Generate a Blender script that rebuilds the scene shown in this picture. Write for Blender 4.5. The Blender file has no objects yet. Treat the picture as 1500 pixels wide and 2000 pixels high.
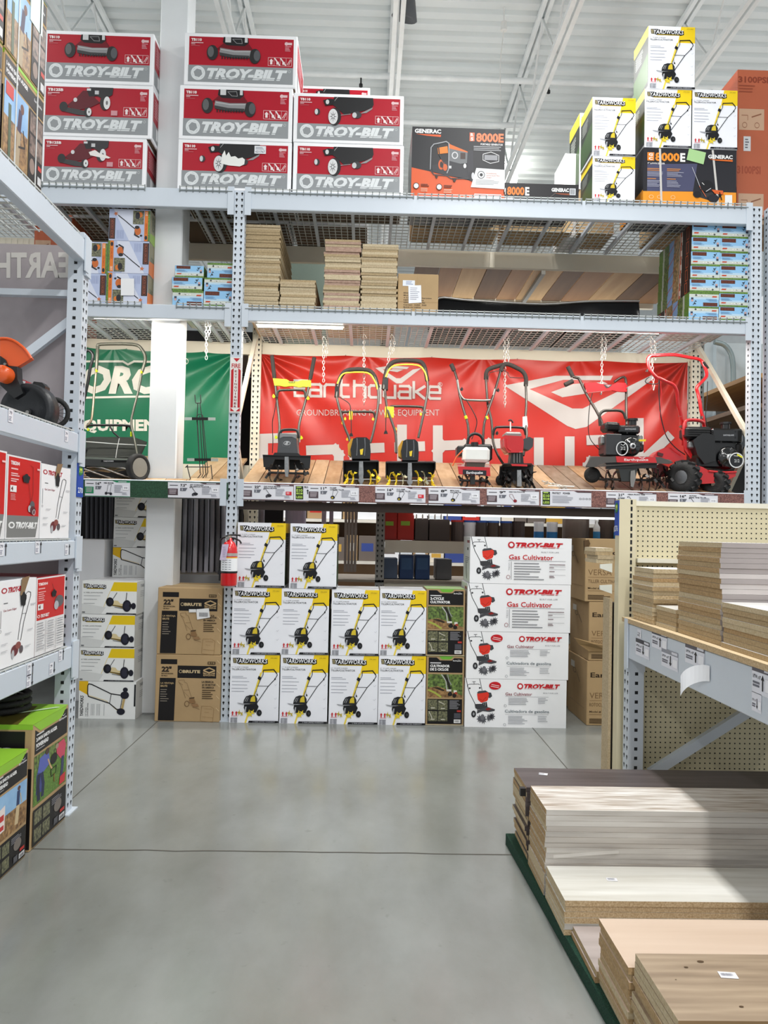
import bpy, math, random
from mathutils import Vector, Matrix
random.seed(7)
SC = bpy.context.scene
COL = SC.collection
PI = math.pi

# ---------------------------------------------------------------- camera
FPX = 1500.0; CH = 1.335
YAW, PITCH, ROLL = 0.0227, 0.0267, 0.021
_F = Vector((math.sin(YAW)*math.cos(PITCH), math.cos(YAW)*math.cos(PITCH), math.sin(PITCH)))
_R0 = Vector((math.cos(YAW), -math.sin(YAW), 0.0)); _U0 = _R0.cross(_F)
_R = _R0*math.cos(ROLL) + _U0*math.sin(ROLL); _U = _U0*math.cos(ROLL) - _R0*math.sin(ROLL)
cam = bpy.data.cameras.new('camera'); cam_o = bpy.data.objects.new('camera', cam); COL.objects.link(cam_o)
cam.sensor_fit = 'VERTICAL'; cam.sensor_height = 24.0; cam.lens = 24.0*FPX/2000.0
cam.clip_start = 0.05; cam.clip_end = 100
cam_o.matrix_world = Matrix(((_R.x, _U.x, -_F.x, 0), (_R.y, _U.y, -_F.y, 0), (_R.z, _U.z, -_F.z, CH), (0, 0, 0, 1)))
SC.camera = cam_o

# ---------------------------------------------------------------- light
SC.view_settings.view_transform = 'Standard'; SC.view_settings.look = 'None'
SC.view_settings.exposure = 0.22; SC.view_settings.gamma = 1.0; SC.view_settings.use_curve_mapping = False
w = bpy.data.worlds.new('world'); SC.world = w; w.use_nodes = True
w.node_tree.nodes['Background'].inputs[0].default_value = (0.93, 0.97, 1.0, 1)
w.node_tree.nodes['Background'].inputs[1].default_value = 0.62
def area(name, loc, sx, sy, power, rot=(0, 0, 0), col=(1, 0.99, 0.97), spread=PI):
    l = bpy.data.lights.new(name, 'AREA'); l.shape = 'RECTANGLE'; l.size = sx; l.size_y = sy; l.energy = power; l.color = col; l.spread = spread
    o = bpy.data.objects.new(name, l); COL.objects.link(o); o.location = loc; o.rotation_euler = rot; return o
for lx, pw in ((1.12, 112), (-3.0, 28), (5.3, 24)):
    for ly in (-1.6, 2.2, 5.8):
        area('ceiling_lamp_light', (lx, ly, 5.55), 0.30, 2.4, pw)
for lx in (-3.0, 1.12, 5.3): area('ceiling_lamp_light', (lx, -5.4, 5.55), 0.30, 2.4, 110)  # extra row behind the camera, added to brighten the carton fronts
for lx in (-4.5, 0.2, 4.5):
    for ly in (4.5, 9.0, 13.5):
        area('ceiling_fill_light', (lx, ly, 4.7), 0.6, 2.4, 10, (PI, 0, 0))  # unseen upward fills hung in mid-air, added to brighten the ceiling
area('shelf_lamp_light', (-0.30, 5.53, 2.80), 2.1, 0.05, 21, (math.radians(24), 0, 0), (1, 0.95, 0.86))
area('shelf_lamp_light', (1.75, 5.53, 2.80), 1.7, 0.05, 16, (math.radians(24), 0, 0), (1, 0.95, 0.86))
area('shelf_lamp_light', (-1.75, 5.53, 2.80), 1.4, 0.05, 14, (math.radians(24), 0, 0), (1, 0.95, 0.86))

# ---------------------------------------------------------------- pixel rays -> places in the room (metres)
def ray(u, v): return _F + _R*((u-750.0)/FPX) + _U*((1000.0-v)/FPX)
def P(u, v, D):
    d = ray(u, v); t = D/d.y; return Vector((d.x*t, D, CH+d.z*t))
def PX(u, v, X):
    d = ray(u, v); t = X/d.x; return Vector((X, d.y*t, CH+d.z*t))

# ---------------------------------------------------------------- materials
def lin(c):
    if isinstance(c, str): c = tuple(int(c[i:i+2], 16)/255 for i in (1, 3, 5))
    return tuple((x/12.92 if x <= 0.04045 else ((x+0.055)/1.055)**2.4) for x in c[:3]) + (1.0,)
_M = {}
def mat(key, col='#808080', rough=0.5, metal=0.0, var=0.05, scale=6.0, bump=0.0, bscale=60.0, emit=0.0, alpha=1.0, trans=0.0, coat=0.0, stretch=(1, 1, 1), col2=None, detail=3.0):
    if key in _M: return _M[key]
    m = bpy.data.materials.new(key); m.use_nodes = True; nt = m.node_tree; b = nt.nodes['Principled BSDF']
    b.inputs['Roughness'].default_value = rough; b.inputs['Metallic'].default_value = metal
    c = lin(col)
    geo = nt.nodes.new('ShaderNodeNewGeometry'); mp = nt.nodes.new('ShaderNodeMapping'); mp.inputs['Scale'].default_value = stretch
    nt.links.new(geo.outputs['Position'], mp.inputs['Vector'])
    nz = nt.nodes.new('ShaderNodeTexNoise'); nz.inputs['Scale'].default_value = scale; nz.inputs['Detail'].default_value = detail
    nt.links.new(mp.outputs[0], nz.inputs['Vector'])
    rp = nt.nodes.new('ShaderNodeValToRGB'); rp.color_ramp.elements[0].position = 0.3; rp.color_ramp.elements[1].position = 0.7
    if col2: a, z = lin(col2), c
    else: a, z = tuple(x*(1-var) for x in c[:3])+(1,), tuple(min(1, x*(1+var)) for x in c[:3])+(1,)
    rp.color_ramp.elements[0].color = a; rp.color_ramp.elements[1].color = z
    nt.links.new(nz.outputs['Fac'], rp.inputs[0]); nt.links.new(rp.outputs[0], b.inputs['Base Color'])
    if bump:
        n2 = nt.nodes.new('ShaderNodeTexNoise'); n2.inputs['Scale'].default_value = bscale; n2.inputs['Detail'].default_value = 2
        nt.links.new(mp.outputs[0], n2.inputs['Vector'])
        bp = nt.nodes.new('ShaderNodeBump'); bp.inputs['Strength'].default_value = bump; bp.inputs['Distance'].default_value = 0.01
        nt.links.new(n2.outputs['Fac'], bp.inputs['Height']); nt.links.new(bp.outputs[0], b.inputs['Normal'])
    if emit:
        b.inputs['Emission Color'].default_value = c; b.inputs['Emission Strength'].default_value = emit
    if key.startswith('ink_'): b.inputs['Specular IOR Level'].default_value = 0.3
    if alpha < 1: b.inputs['Alpha'].default_value = alpha
    if trans: b.inputs['Transmission Weight'].default_value = trans
    if coat: b.inputs['Coat Weight'].default_value = coat
    _M[key] = m; return m
def ink(c): return c if not isinstance(c, str) else mat('ink_'+c[1:], c, 0.42, var=0.015, scale=9)
def wood(key, c1, c2, axis='x', rough=0.55, s=1.0, bump=0.1):
    st = {'x': (0.7, 9, 9), 'y': (9, 0.7, 9), 'z': (9, 9, 0.7)}[axis]
    return mat(key, c2, rough, scale=3.0*s, stretch=st, col2=c1, bump=bump, bscale=12, detail=6)
STEEL = mat('painted_rack_steel', '#c9d2dc', 0.38, var=0.03, scale=3, bump=0.03)
CREAMSTEEL = mat('cream_rack_steel', '#ddd6c4', 0.42, var=0.03, scale=3)
WIRE = mat('deck_wire', '#c6cac8', 0.4)
DARK = mat('dark_hole', '#14161a', 0.8)
BLACK = mat('black_plastic', '#151618', 0.35, var=0.1)
GLOSS = mat('glossy_black_paint', '#0d0e10', 0.18, coat=0.5)
RUBBER = mat('black_rubber', '#1b1b1c', 0.75, bump=0.3, bscale=150)
FOAM = mat('handle_foam', '#2a2523', 0.9, bump=0.3, bscale=200)
CHROME = mat('bright_metal', '#8f8d8a', 0.38, 1.0)
TUBEM = mat('grey_handle_tube', '#3c3a36', 0.35, 0.4)
YEL = mat('yellow_plastic', '#f0cf2a', 0.4); LIME = mat('lime_plastic', '#d9ea1f', 0.4)
REDP = mat('red_paint', '#c4141b', 0.25, coat=0.5); WHITE = mat('white_paint', '#e9e9e6', 0.4)
ORANGE = mat('orange_paint', '#e0591a', 0.3, coat=0.3); ALU = mat('cast_aluminium', '#8d8f90', 0.4, 0.8, var=0.2, scale=40)
KRAFT = mat('kraft_cardboard', '#b0946c', 0.8, var=0.07, scale=5, bump=0.05)
KRAFT2 = mat('dark_kraft_cardboard', '#9c8058', 0.8, var=0.08, scale=5, bump=0.05)
PAPER = mat('white_carton', '#f0f1f4', 0.45, var=0.02, scale=3)
PRINTW = mat('white_print', '#eceef2', 0.42, var=0.01)
CHIP = mat('particle_board_core', '#cdb693', 0.85, scale=190, stretch=(1, 1, 1), col2='#a68b63', bump=0.2, bscale=200)
CHIPP = mat('pale_particle_board', '#d8c4a0', 0.85, scale=120, col2='#b59a70', bump=0.2, bscale=160)
ZINC = mat('zinc_chain', '#d8d6d0', 0.3, 0.7)

# ---------------------------------------------------------------- mesh building
class MB:
    def __init__(s): s.v = []; s.f = []; s.m = []; s.sm = []; s.mats = []
    def mi(s, m):
        if m not in s.mats: s.mats.append(m)
        return s.mats.index(m)
    def add(s, vs, fs, m, smooth=False):
        n = len(s.v); s.v += [tuple(v) for v in vs]; k = s.mi(m)
        for f in fs: s.f.append(tuple(i+n for i in f)); s.m.append(k); s.sm.append(smooth)
    def box(s, x0, y0, z0, x1, y1, z1, m, top=None, front=None):
        s.add([(x0,y0,z0),(x1,y0,z0),(x1,y1,z0),(x0,y1,z0),(x0,y0,z1),(x1,y0,z1),(x1,y1,z1),(x0,y1,z1)],
              [(0,3,2,1),(4,5,6,7),(0,1,5,4),(1,2,6,5),(2,3,7,6),(3,0,4,7)], m)
        if top: s.m[-5] = s.mi(top)
        if front: s.m[-4] = s.mi(front)
    def cbox(s, x0, y0, z0, x1, y1, z1, m, c=0.004):
        xs, ys, zs = (x0, x1), (y0, y1), (z0, z1); vs = []; idx = {}
        for i in (0, 1):
            for j in (0, 1):
                for k in (0, 1):
                    X, Y, Z = xs[i], ys[j], zs[k]; a = c*(1-2*i); b = c*(1-2*j); d = c*(1-2*k)
                    idx[i,j,k] = len(vs); vs += [(X, Y+b, Z+d), (X+a, Y, Z+d), (X+a, Y+b, Z)]
        I = lambda i, j, k, q: idx[i,j,k]+q
        fs = []
        for i in (0, 1):
            f = [I(i,0,0,0), I(i,1,0,0), I(i,1,1,0), I(i,0,1,0)]; fs.append(f if i else f[::-1])
            f = [I(0,i,0,1), I(1,i,0,1), I(1,i,1,1), I(0,i,1,1)]; fs.append(f if not i else f[::-1])
            f = [I(0,0,i,2), I(1,0,i,2), I(1,1,i,2), I(0,1,i,2)]; fs.append(f if i else f[::-1])
        for i in (0, 1):
            for j in (0, 1):
                fs.append([I(i,j,0,0), I(i,j,1,0), I(i,j,1,1), I(i,j,0,1)])
                fs.append([I(i,0,j,0), I(i,1,j,0), I(i,1,j,2), I(i,0,j,2)])
                fs.append([I(0,i,j,1), I(1,i,j,1), I(1,i,j,2), I(0,i,j,2)])
                for k in (0, 1): fs.append([I(i,j,k,0), I(i,j,k,1), I(i,j,k,2)])
        s.add(vs, fs, m)
    def bar(s, a, b, w, h, m, up=(0, 0, 1)):
        a, b = Vector(a), Vector(b); d = (b-a).normalized(); u = Vector(up)
        if abs(d.dot(u)) > 0.98: u = Vector((0, 1, 0))
        r = d.cross(u).normalized()*w/2; t = r.cross(d).normalized()*h/2
        s.add([a-r-t, a+r-t, a+r+t, a-r+t, b-r-t, b+r-t, b+r+t, b-r+t],
              [(0,1,2,3),(7,6,5,4),(0,4,5,1),(1,5,6,2),(2,6,7,3),(3,7,4,0)], m)
    def tube(s, pts, r, m, seg=8, smooth=0, caps=True, closed=False):
        pts = [Vector(p) for p in pts]
        if smooth: pts = spline(pts, smooth, closed)
        rs = r if isinstance(r, (list, tuple)) else None
        n = len(pts); prev = None; rings = []
        for i, p in enumerate(pts):
            if closed: t = pts[(i+1) % n]-pts[i-1]
            else: t = pts[min(i+1, n-1)]-pts[max(i-1, 0)]
            t = t.normalized() if t.length > 1e-9 else Vector((0, 0, 1))
            if prev is None:
                q = Vector((0, 0, 1)) if abs(t.z) < 0.9 else Vector((0, 1, 0)); prev = (q-t*q.dot(t)).normalized()
            else:
                prev = prev-t*prev.dot(t); prev = prev.normalized() if prev.length > 1e-6 else t.orthogonal().normalized()
            bn = t.cross(prev); rr = rs[min(len(rs)-1, int(i*len(rs)/n))] if rs else r
            rings.append([p+prev*math.cos(k*2*PI/seg)*rr+bn*math.sin(k*2*PI/seg)*rr for k in range(seg)])
        vs = [v for g in rings for v in g]; fs = []
        for i in range(n if closed else n-1):
            j = (i+1) % n
            for k in range(seg): fs.append((i*seg+k, i*seg+(k+1) % seg, j*seg+(k+1) % seg, j*seg+k))
        s.add(vs, fs, m, True)
        if caps and not closed:
            s.add(rings[0], [tuple(range(seg))[::-1]], m); s.add(rings[-1], [tuple(range(seg))], m)
    def rod(s, a, b, r, m, seg=6): s.tube([a, b], r, m, seg)
    def lathe(s, prof, o, ax, m, seg=20, smooth=True):
        o = Vector(o); ax = Vector(ax).normalized(); e = ax.orthogonal().normalized(); g = ax.cross(e); vs = []
        for (r, h) in prof:
            for k in range(seg):
                a = k*2*PI/seg; vs.append(o+ax*h+(e*math.cos(a)+g*math.sin(a))*r)
        fs = [(i*seg+k, i*seg+(k+1) % seg, (i+1)*seg+(k+1) % seg, (i+1)*seg+k) for i in range(len(prof)-1) for k in range(seg)]
        s.add(vs, fs, m, smooth)
    def cyl(s, a, b, r, m, seg=16):
        a, b = Vector(a), Vector(b); L = (b-a).length
        s.lathe([(0.0001, 0), (r, 0), (r, 0), (r, L), (r, L), (0.0001, L)], a, b-a, m, seg, False)
    def prism(s, pts, D, m, bm=None):
        """outline of world points pushed back by the vector D"""
        a = [Vector(p) for p in pts]; n = len(a); b = [p+Vector(D) for p in a]
        s.add(a, [tuple(range(n))], m); s.add(b, [tuple(range(n))[::-1]], bm or m)
        s.add(a+b, [(i, (i+1) % n, n+(i+1) % n, n+i) for i in range(n)], bm or m)
    def ell(s, c, rx, ry, rz, m, seg=14, rings=8):
        vs = []; c = Vector(c)
        for i in range(rings+1):
            t = PI*i/rings
            for k in range(seg):
                a = 2*PI*k/seg; vs.append(c+Vector((rx*math.sin(t)*math.cos(a), ry*math.sin(t)*math.sin(a), rz*math.cos(t))))
        s.add(vs, [(i*seg+k, i*seg+(k+1) % seg, (i+1)*seg+(k+1) % seg, (i+1)*seg+k) for i in range(rings) for k in range(seg)], m, True)
    def mesh(s, name):
        me = bpy.data.meshes.new(name); me.from_pydata(s.v, [], s.f)
        for m in s.mats: me.materials.append(m)
        me.polygons.foreach_set('material_index', s.m); me.polygons.foreach_set('use_smooth', s.sm); me.update(); return me
    def build(s, name, parent=None):
        o = bpy.data.objects.new(name, s.mesh(name)); COL.objects.link(o)
        if parent: o.parent = parent; o.matrix_parent_inverse = parent.matrix_basis.inverted()
        return o
def spline(p, n, closed=False):
    out = []; N = len(p)
    for i in range(N if closed else N-1):
        p0, p1, p2, p3 = (p[i-1] if (i > 0 or closed) else p[0]*2-p[1]), p[i], p[(i+1) % N], (p[(i+2) % N] if (closed or i+2 < N) else p[-1]*2-p[-2])
        for k in range(n):
            t = k/n; out.append(0.5*((2*p1)+(p2-p0)*t+(2*p0-5*p1+4*p2-p3)*t*t+(3*p1-p0-3*p2+p3)*t**3))
    if not closed: out.append(p[-1])
    return out
def tag(o, label, cat, group=None, kind=None):
    o['label'] = label; o['category'] = cat
    if group: o['group'] = group
    if kind: o['kind'] = kind
    return o
def struct(o): o['kind'] = 'structure'; return o
def empty(name, loc, label, cat, group=None):
    e = bpy.data.objects.new(name, None); e.empty_display_size = 0.1; COL.objects.link(e); e.location = loc
    return tag(e, label, cat, group)
class Part:
    """with Part('seat', root) as m: m.box(...)"""
    def __init__(s, name, root, label=None): s.n, s.r, s.l = name, root, label
    def __enter__(s): s.mb = MB(); return s.mb
    def __exit__(s, *a):
        if a[0]: return False
        s.o = s.mb.build(s.n, s.r)
        if s.l: s.o['label'] = s.l
def copy_tree(o, parent=None):
    c = o.copy(); COL.objects.link(c)
    if parent: c.parent = parent
    for ch in list(o.children): copy_tree(ch, c)
    return c

# ---------------------------------------------------------------- lettering and flat print
_T = {}
def glyphs(s, bold, shear, space=1.0):
    k = (s, bold, shear, space)
    if k in _T: return _T[k]
    c = bpy.data.curves.new('t', 'FONT'); c.body = s; c.resolution_u = 2; c.offset = bold; c.shear = shear; c.space_character = space; c.fill_mode = 'FRONT'
    o = bpy.data.objects.new('t', c); me = bpy.data.meshes.new_from_object(o)
    vs = [(v.co.x, v.co.y) for v in me.vertices]; fs = [tuple(p.vertices) for p in me.polygons]
    bpy.data.objects.remove(o); bpy.data.curves.remove(c); bpy.data.meshes.remove(me)
    x0 = min(v[0] for v in vs); x1 = max(v[0] for v in vs); y0 = min(v[1] for v in vs); y1 = max(v[1] for v in vs)
    _T[k] = ([((x-x0)/(x1-x0), (y-y0)/(y1-y0)) for x, y in vs], fs); return _T[k]
class Face:
    """a flat printed face: art units (0..W, 0..H, y down) laid on the face whose top-left corner is o, axes u (right) and d (down)"""
    def __init__(s, mb, o, u, d, W, H, su, sd):
        s.mb, s.o = mb, Vector(o); s.u = Vector(u).normalized()*(su/W); s.d = Vector(d).normalized()*(sd/H)
        s.n = s.d.cross(s.u).normalized(); s.k = 0
        s.ox = s.oy = 0; s.q = 1.0
    def pt(s, x, y): return s.o+s.u*(x*s.q+s.ox)+s.d*(y*s.q+s.oy)+s.n*(0.0006+s.k*0.00012)
    def p(s, c, *a): s.k += 1; s.mb.add([s.pt(a[i], a[i+1]) for i in range(0, len(a), 2)], [tuple(range(len(a)//2))], ink(c))
    def r(s, c, x0, y0, x1, y1): s.p(c, x0, y0, x1, y0, x1, y1, x0, y1)
    def e(s, c, x, y, rx, ry=None, n=18):
        ry = ry or rx; s.p(c, *[q for i in range(n) for q in (x+rx*math.cos(i*2*PI/n), y+ry*math.sin(i*2*PI/n))])
    def ring(s, c, x, y, rx, ry, w, n=20):
        s.k += 1; vs = []
        for i in range(n):
            a = i*2*PI/n; vs += [s.pt(x+rx*math.cos(a), y+ry*math.sin(a)), s.pt(x+(rx-w)*math.cos(a), y+(ry-w)*math.sin(a))]
        s.mb.add(vs, [(2*i, 2*i+1, (2*i+3) % (2*n), (2*i+2) % (2*n)) for i in range(n)], ink(c))
    def l(s, c, w, *a, ext=.5):
        s.k += 1; pts = [Vector((a[i], a[i+1])) for i in range(0, len(a), 2)]
        for A, B in zip(pts, pts[1:]):
            d = B-A
            if d.length < 1e-6: continue
            d = d.normalized()*w/2; nn = Vector((-d.y, d.x)); s.k += .2; q = [A-d*ext+nn, B+d*ext+nn, B+d*ext-nn, A-d*ext-nn]
            s.mb.add([s.pt(p.x, p.y) for p in q], [(0, 1, 2, 3)], ink(c))
    def t(s, c, txt, x0, y0, x1, y1, b=0.0, sh=0.0, rot=0, sp=1.0):
        s.k += 1; vs, fs = glyphs(txt, b, sh, sp); out = []
        for a, bb in vs:
            if rot == 0: x, y = x0+a*(x1-x0), y1-bb*(y1-y0)
            elif rot == 90: x, y = x1-bb*(x1-x0), y1-a*(y1-y0)
            elif rot == 180: x, y = x1-a*(x1-x0), y0+bb*(y1-y0)
            else: x, y = x0+bb*(x1-x0), y0+a*(y1-y0)
            out.append(s.pt(x, y))
        s.mb.add(out, fs, ink(c))
    def lines(s, c, x0, y0, x1, y1, n, h=None):
        """rows of small print too fine to read, as the camera sees them"""
        rnd = random.Random(int(x0*7+y0*13+n)); st = (y1-y0)/n; h = h or st*0.4
        for i in range(n):
            s.r(c, x0, y0+i*st, x0+(x1-x0)*(rnd.uniform(0.65, 1)), y0+i*st+h)
    def bars(s, c, x0, y0, x1, y1, n):
        rnd = random.Random(n); st = (x1-x0)/n
        for i in range(n): s.r(c, x0+i*st, y0, x0+i*st+st*rnd.uniform(0.3, 0.7), y1)
def photo(key, c1, c2, scale=60): return mat('photo_'+key, c1, 0.4, col2=c2, scale=scale, detail=4)
FOL = photo('foliage', '#7d9a4a', '#1f2a17', 70); SOIL = photo('soil', '#b08a58', '#5a3b22', 60); SKYP = photo('sky', '#9cc4e6', '#6f9fd0', 8)
DIMP = photo('dim_garden', '#8a8a68', '#20221c', 90); GRASSP = photo('grass', '#6f9a35', '#38561c', 150); ROCK = photo('mulch', '#a06a62', '#4a2926', 130)
# ---------------------------------------------------------------- carton artwork (art units, y down)
def hexlogo(F, c, bg, x, y, r):
    F.ring(c, x, y, r, r, r*0.22, 24)
    F.p(c, *[q for i in range(6) for q in (x+r*0.86*math.cos(i*PI/3+0.25), y+r*0.86*math.sin(i*PI/3+0.25))])
    F.p(bg, *[q for i in range(6) for q in (x+r*0.62*math.cos(i*PI/3+0.25), y+r*0.62*math.sin(i*PI/3+0.25))])
def troy(F, c, bg, x0, y0, x1, y1, r=None, line=True):
    """hexagon mark and heavy slanted word"""
    h = y1-y0; r = r or h*0.62
    hexlogo(F, c, bg, x0+r, (y0+y1)/2, r)
    a = x0+2*r+h*0.15
    F.t(c, 'TROY-BILT', a, y0, x1, y1, 0.06, 0.28, sp=0.99)
    if line: F.r(bg, a, y1-h*0.16, x1, y1-h*0.11)
def star(F, c, x, y, r, n=7, a0=0.0, rx=1.0, inner=0.42):
    F.p(c, *[q for i in range(2*n) for q in (x+rx*(r if i % 2 == 0 else r*inner)*math.cos(a0+i*PI/n), y+(r if i % 2 == 0 else r*inner)*math.sin(a0+i*PI/n))])
def yardlogo(F, x0, y0, x1, y1):
    w = x1-x0; h = y1-y0; K = '#15161a'; d = h*.12
    F.p(K, x0, y0-d, x0+w*.2, y0-d*1.4, x0+w*.3, y0+h*.02, x1+d*.3, y0+h*.02, x1+d, y1+d*.3, x1-w*.08, y1+h*.28, x0+w*.2, y1+h*.28, x0+w*.12, y1+d*.3, x0+w*.02, y1)
    for i in range(3): F.l('#e9d9a0', h*.055, x0+w*(.012+.025*i), y0, x0+w*(.04+.025*i), y0+h*.5, x0+w*(.03+.025*i), y1-h*.06)
    F.t('#f8f9fd', 'YARDWORKS', x0+w*.09, y0, x1-w*.005, y1-h*.03, .012, .15, sp=1.06)
    F.r('#e8c62c', x0+w*.2, y1+h*.12, x1-w*.12, y1+h*.22)
def draw_tiller(F):
    K = '#17181b'
    F.l(K, 6, 283, 172, 285, 134, 300, 130, 374, 126, 402, 160, 405, 175, 384, 212, 330, 272, 224, 436)
    F.l(K, 9, 286, 132, 374, 126, 400, 158)
    F.l(K, 5, 283, 172, 262, 215, 236, 285, 215, 350, 208, 400)
    F.l('#e8cf3c', 5, 250, 225, 232, 290, 216, 330); F.l(K, 4, 236, 270, 333, 271); F.p(K, 246, 182, 268, 195, 258, 222, 236, 206); F.e(K, 387, 208, 6, 9)
    F.l(K, 2, 228, 300, 236, 345); F.p(K, 232, 338, 240, 338, 246, 356, 232, 354)
    F.p('#222428', 120, 425, 124, 395, 142, 362, 175, 350, 222, 352, 238, 380, 240, 425)
    F.p('#d8bf33', 178, 408, 184, 376, 200, 358, 218, 358, 222, 408); F.l('#c9cbd0', 3, 134, 405, 150, 370); F.l('#b8b9bd', 3, 148, 408, 162, 372)
    F.p('#9fa1a6', 66, 418, 120, 424, 190, 436, 190, 444, 120, 436, 80, 428)
    F.p(K, 128, 432, 236, 424, 252, 450, 232, 500, 140, 500, 124, 460)
    F.e(K, 258, 504, 22, 28); F.e('#3c3d42', 262, 504, 8, 12)
    for x, y, r, a in ((86, 505, 30, .2), (108, 515, 26, .7)): star(F, '#b9a437', x, y, r, 4, a, .6, .35)
    for x, y, r, a in ((170, 508, 34, .1), (200, 500, 30, .5), (184, 520, 28, .9)): star(F, '#e2cb34', x, y, r, 4, a, .8, .35)
    F.p('#a9acb2', 136, 452, 148, 450, 142, 505, 132, 505)
def art_yard(F, amp='11" 10-AMP CORDED', dark=False):
    F.r('#f1f3fa', 0, 0, 423, 593)
    F.p('#f2cf1f', 297, 0, 423, 0, 423, 152, 268, 152); F.p('#efd65a', 258, 152, 276, 152, 148, 593, 132, 593)
    yardlogo(F, 18, 34, 318, 74)
    F.t('#3a3c44', amp, 12, 104, 156, 113); F.t('#2b2d33', 'TILLER/CULTIVATOR', 12, 120, 222, 136, .01)
    for y, a in ((188, 96), (201, 128), (232, 150), (262, 132), (292, 138), (318, 108)): F.r('#9da0ac', 16, y, 16+a, y+4)
    draw_tiller(F)
    for x in (30, 62): F.p('#c4232b', x-11, 508, x, 490, x+11, 508, x+5, 508, x+5, 528, x-5, 528, x-5, 508)
    F.r('#c4232b', 18, 532, 74, 535); F.bars('#6e707a', 14, 552, 72, 590, 12); F.r('#6e707a', 14, 548, 72, 552)
    F.p('#17181c', 172, 572, 423, 572, 423, 590, 164, 590); F.t('#c8cad2', '2 YEAR LIMITED WARRANTY', 205, 576, 395, 586)
    F.t('#6b5a22', '270-2463', 345, 20, 402, 30)
    for y in (255, 375, 455): F.l('#b9bcc6', 2, 385, y, 395, y+8, 405, y-6)
def art_yard_side(F):
    F.r('#1c231c', 0, 0, 423, 593); F.r('#e6c622', 0, 0, 423, 90); F.p('#2f4a22', 0, 330, 423, 250, 423, 520, 0, 560); F.lines('#8f948f', 60, 130, 300, 260, 6); F.r('#c9ccd0', 0, 570, 423, 593)
def draw_reel(F):
    K = '#191a20'
    F.l(K, 5, 318, 100, 282, 158); F.l(K, 6, 408, 100, 400, 190)
    F.p('#d9c89a', 270, 195, 300, 168, 330, 172, 350, 195, 400, 200, 400, 232, 290, 218); F.p('#55482a', 276, 205, 400, 222, 400, 236, 280, 216)
    F.l('#8a7434', 6, 262, 205, 400, 238); F.l(K, 4, 300, 228, 420, 245)
    F.e(K, 256, 182, 36, 40); F.e('#2b2b38', 264, 180, 20, 24); F.e('#20202c', 412, 215, 40, 52); F.e('#2d2e3d', 415, 215, 26, 36); F.e('#20202c', 472, 215, 22, 28); F.e(K, 446, 212, 14, 16)
def art_reel(F):
    F.r('#e9ebea', 0, 0, 498, 290); F.p('#e5c51f', 288, 8, 498, 8, 498, 88, 256, 88); F.l('#e0c860', 4, 256, 88, 178, 284); F.p('#d6d8d7', 0, 200, 220, 230, 180, 290, 0, 290)
    yardlogo(F, 10, 30, 215, 62)
    F.t('#3c3e44', '16" REEL LAWN MOWER', 16, 98, 190, 108)
    for y, a in ((128, 150), (160, 120), (196, 100)): F.r('#a5a7ab', 18, y, 18+a, y+4)
    draw_reel(F); F.p('#191a1e', 230, 278, 498, 280, 498, 290, 222, 290); F.t('#9a9ca2', '2 YEAR LIMITED WARRANTY', 270, 281, 470, 288); F.r('#6a6c70', 8, 270, 34, 280)
def art_reel_end(F):
    F.r('#cfd1cf', 0, 0, 200, 290); F.t('#55575c', 'YARDWORKS', 40, 30, 170, 58, .03, .15); F.lines('#9ea0a2', 40, 90, 165, 150, 4); F.e('#1d1e24', 160, 215, 22, 30)
def art_reel_up(F):
    K = '#191a1e'
    F.r('#e9ebea', 0, 0, 498, 290); F.p('#e5b71f', 0, 0, 78, 0, 78, 108, 0, 70); F.l('#d9c27a', 4, 75, 108, 240, 150, 360, 240)
    F.t(K, 'YARDWORKS', 12, 112, 42, 272, .03, .15, rot=90); F.t('#3c3e44', '16" REEL', 60, 200, 70, 272, .01, rot=90); F.t('#3c3e44', 'LAWN MOWER', 76, 168, 86, 272, .01, rot=90)
    for x in (110, 122, 134, 160, 172, 184, 222): F.r('#a5a7ab', x, 175, x+4, 265)
    F.l(K, 8, 84, 20, 76, 34, 76, 92, 84, 118, 268, 168, 335, 215, 360, 215); F.l(K, 8, 84, 20, 110, 24, 282, 95, 372, 105); F.l(K, 5, 284, 95, 272, 165)
    F.e('#20202c', 402, 104, 38, 30); F.e('#20202c', 406, 62, 22, 18); F.e('#20202c', 372, 232, 36, 26); F.p('#b9a06a', 372, 205, 388, 132, 408, 134, 392, 212); F.l(K, 5, 380, 130, 366, 210)
    F.r(K, 484, 20, 498, 190)
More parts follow.
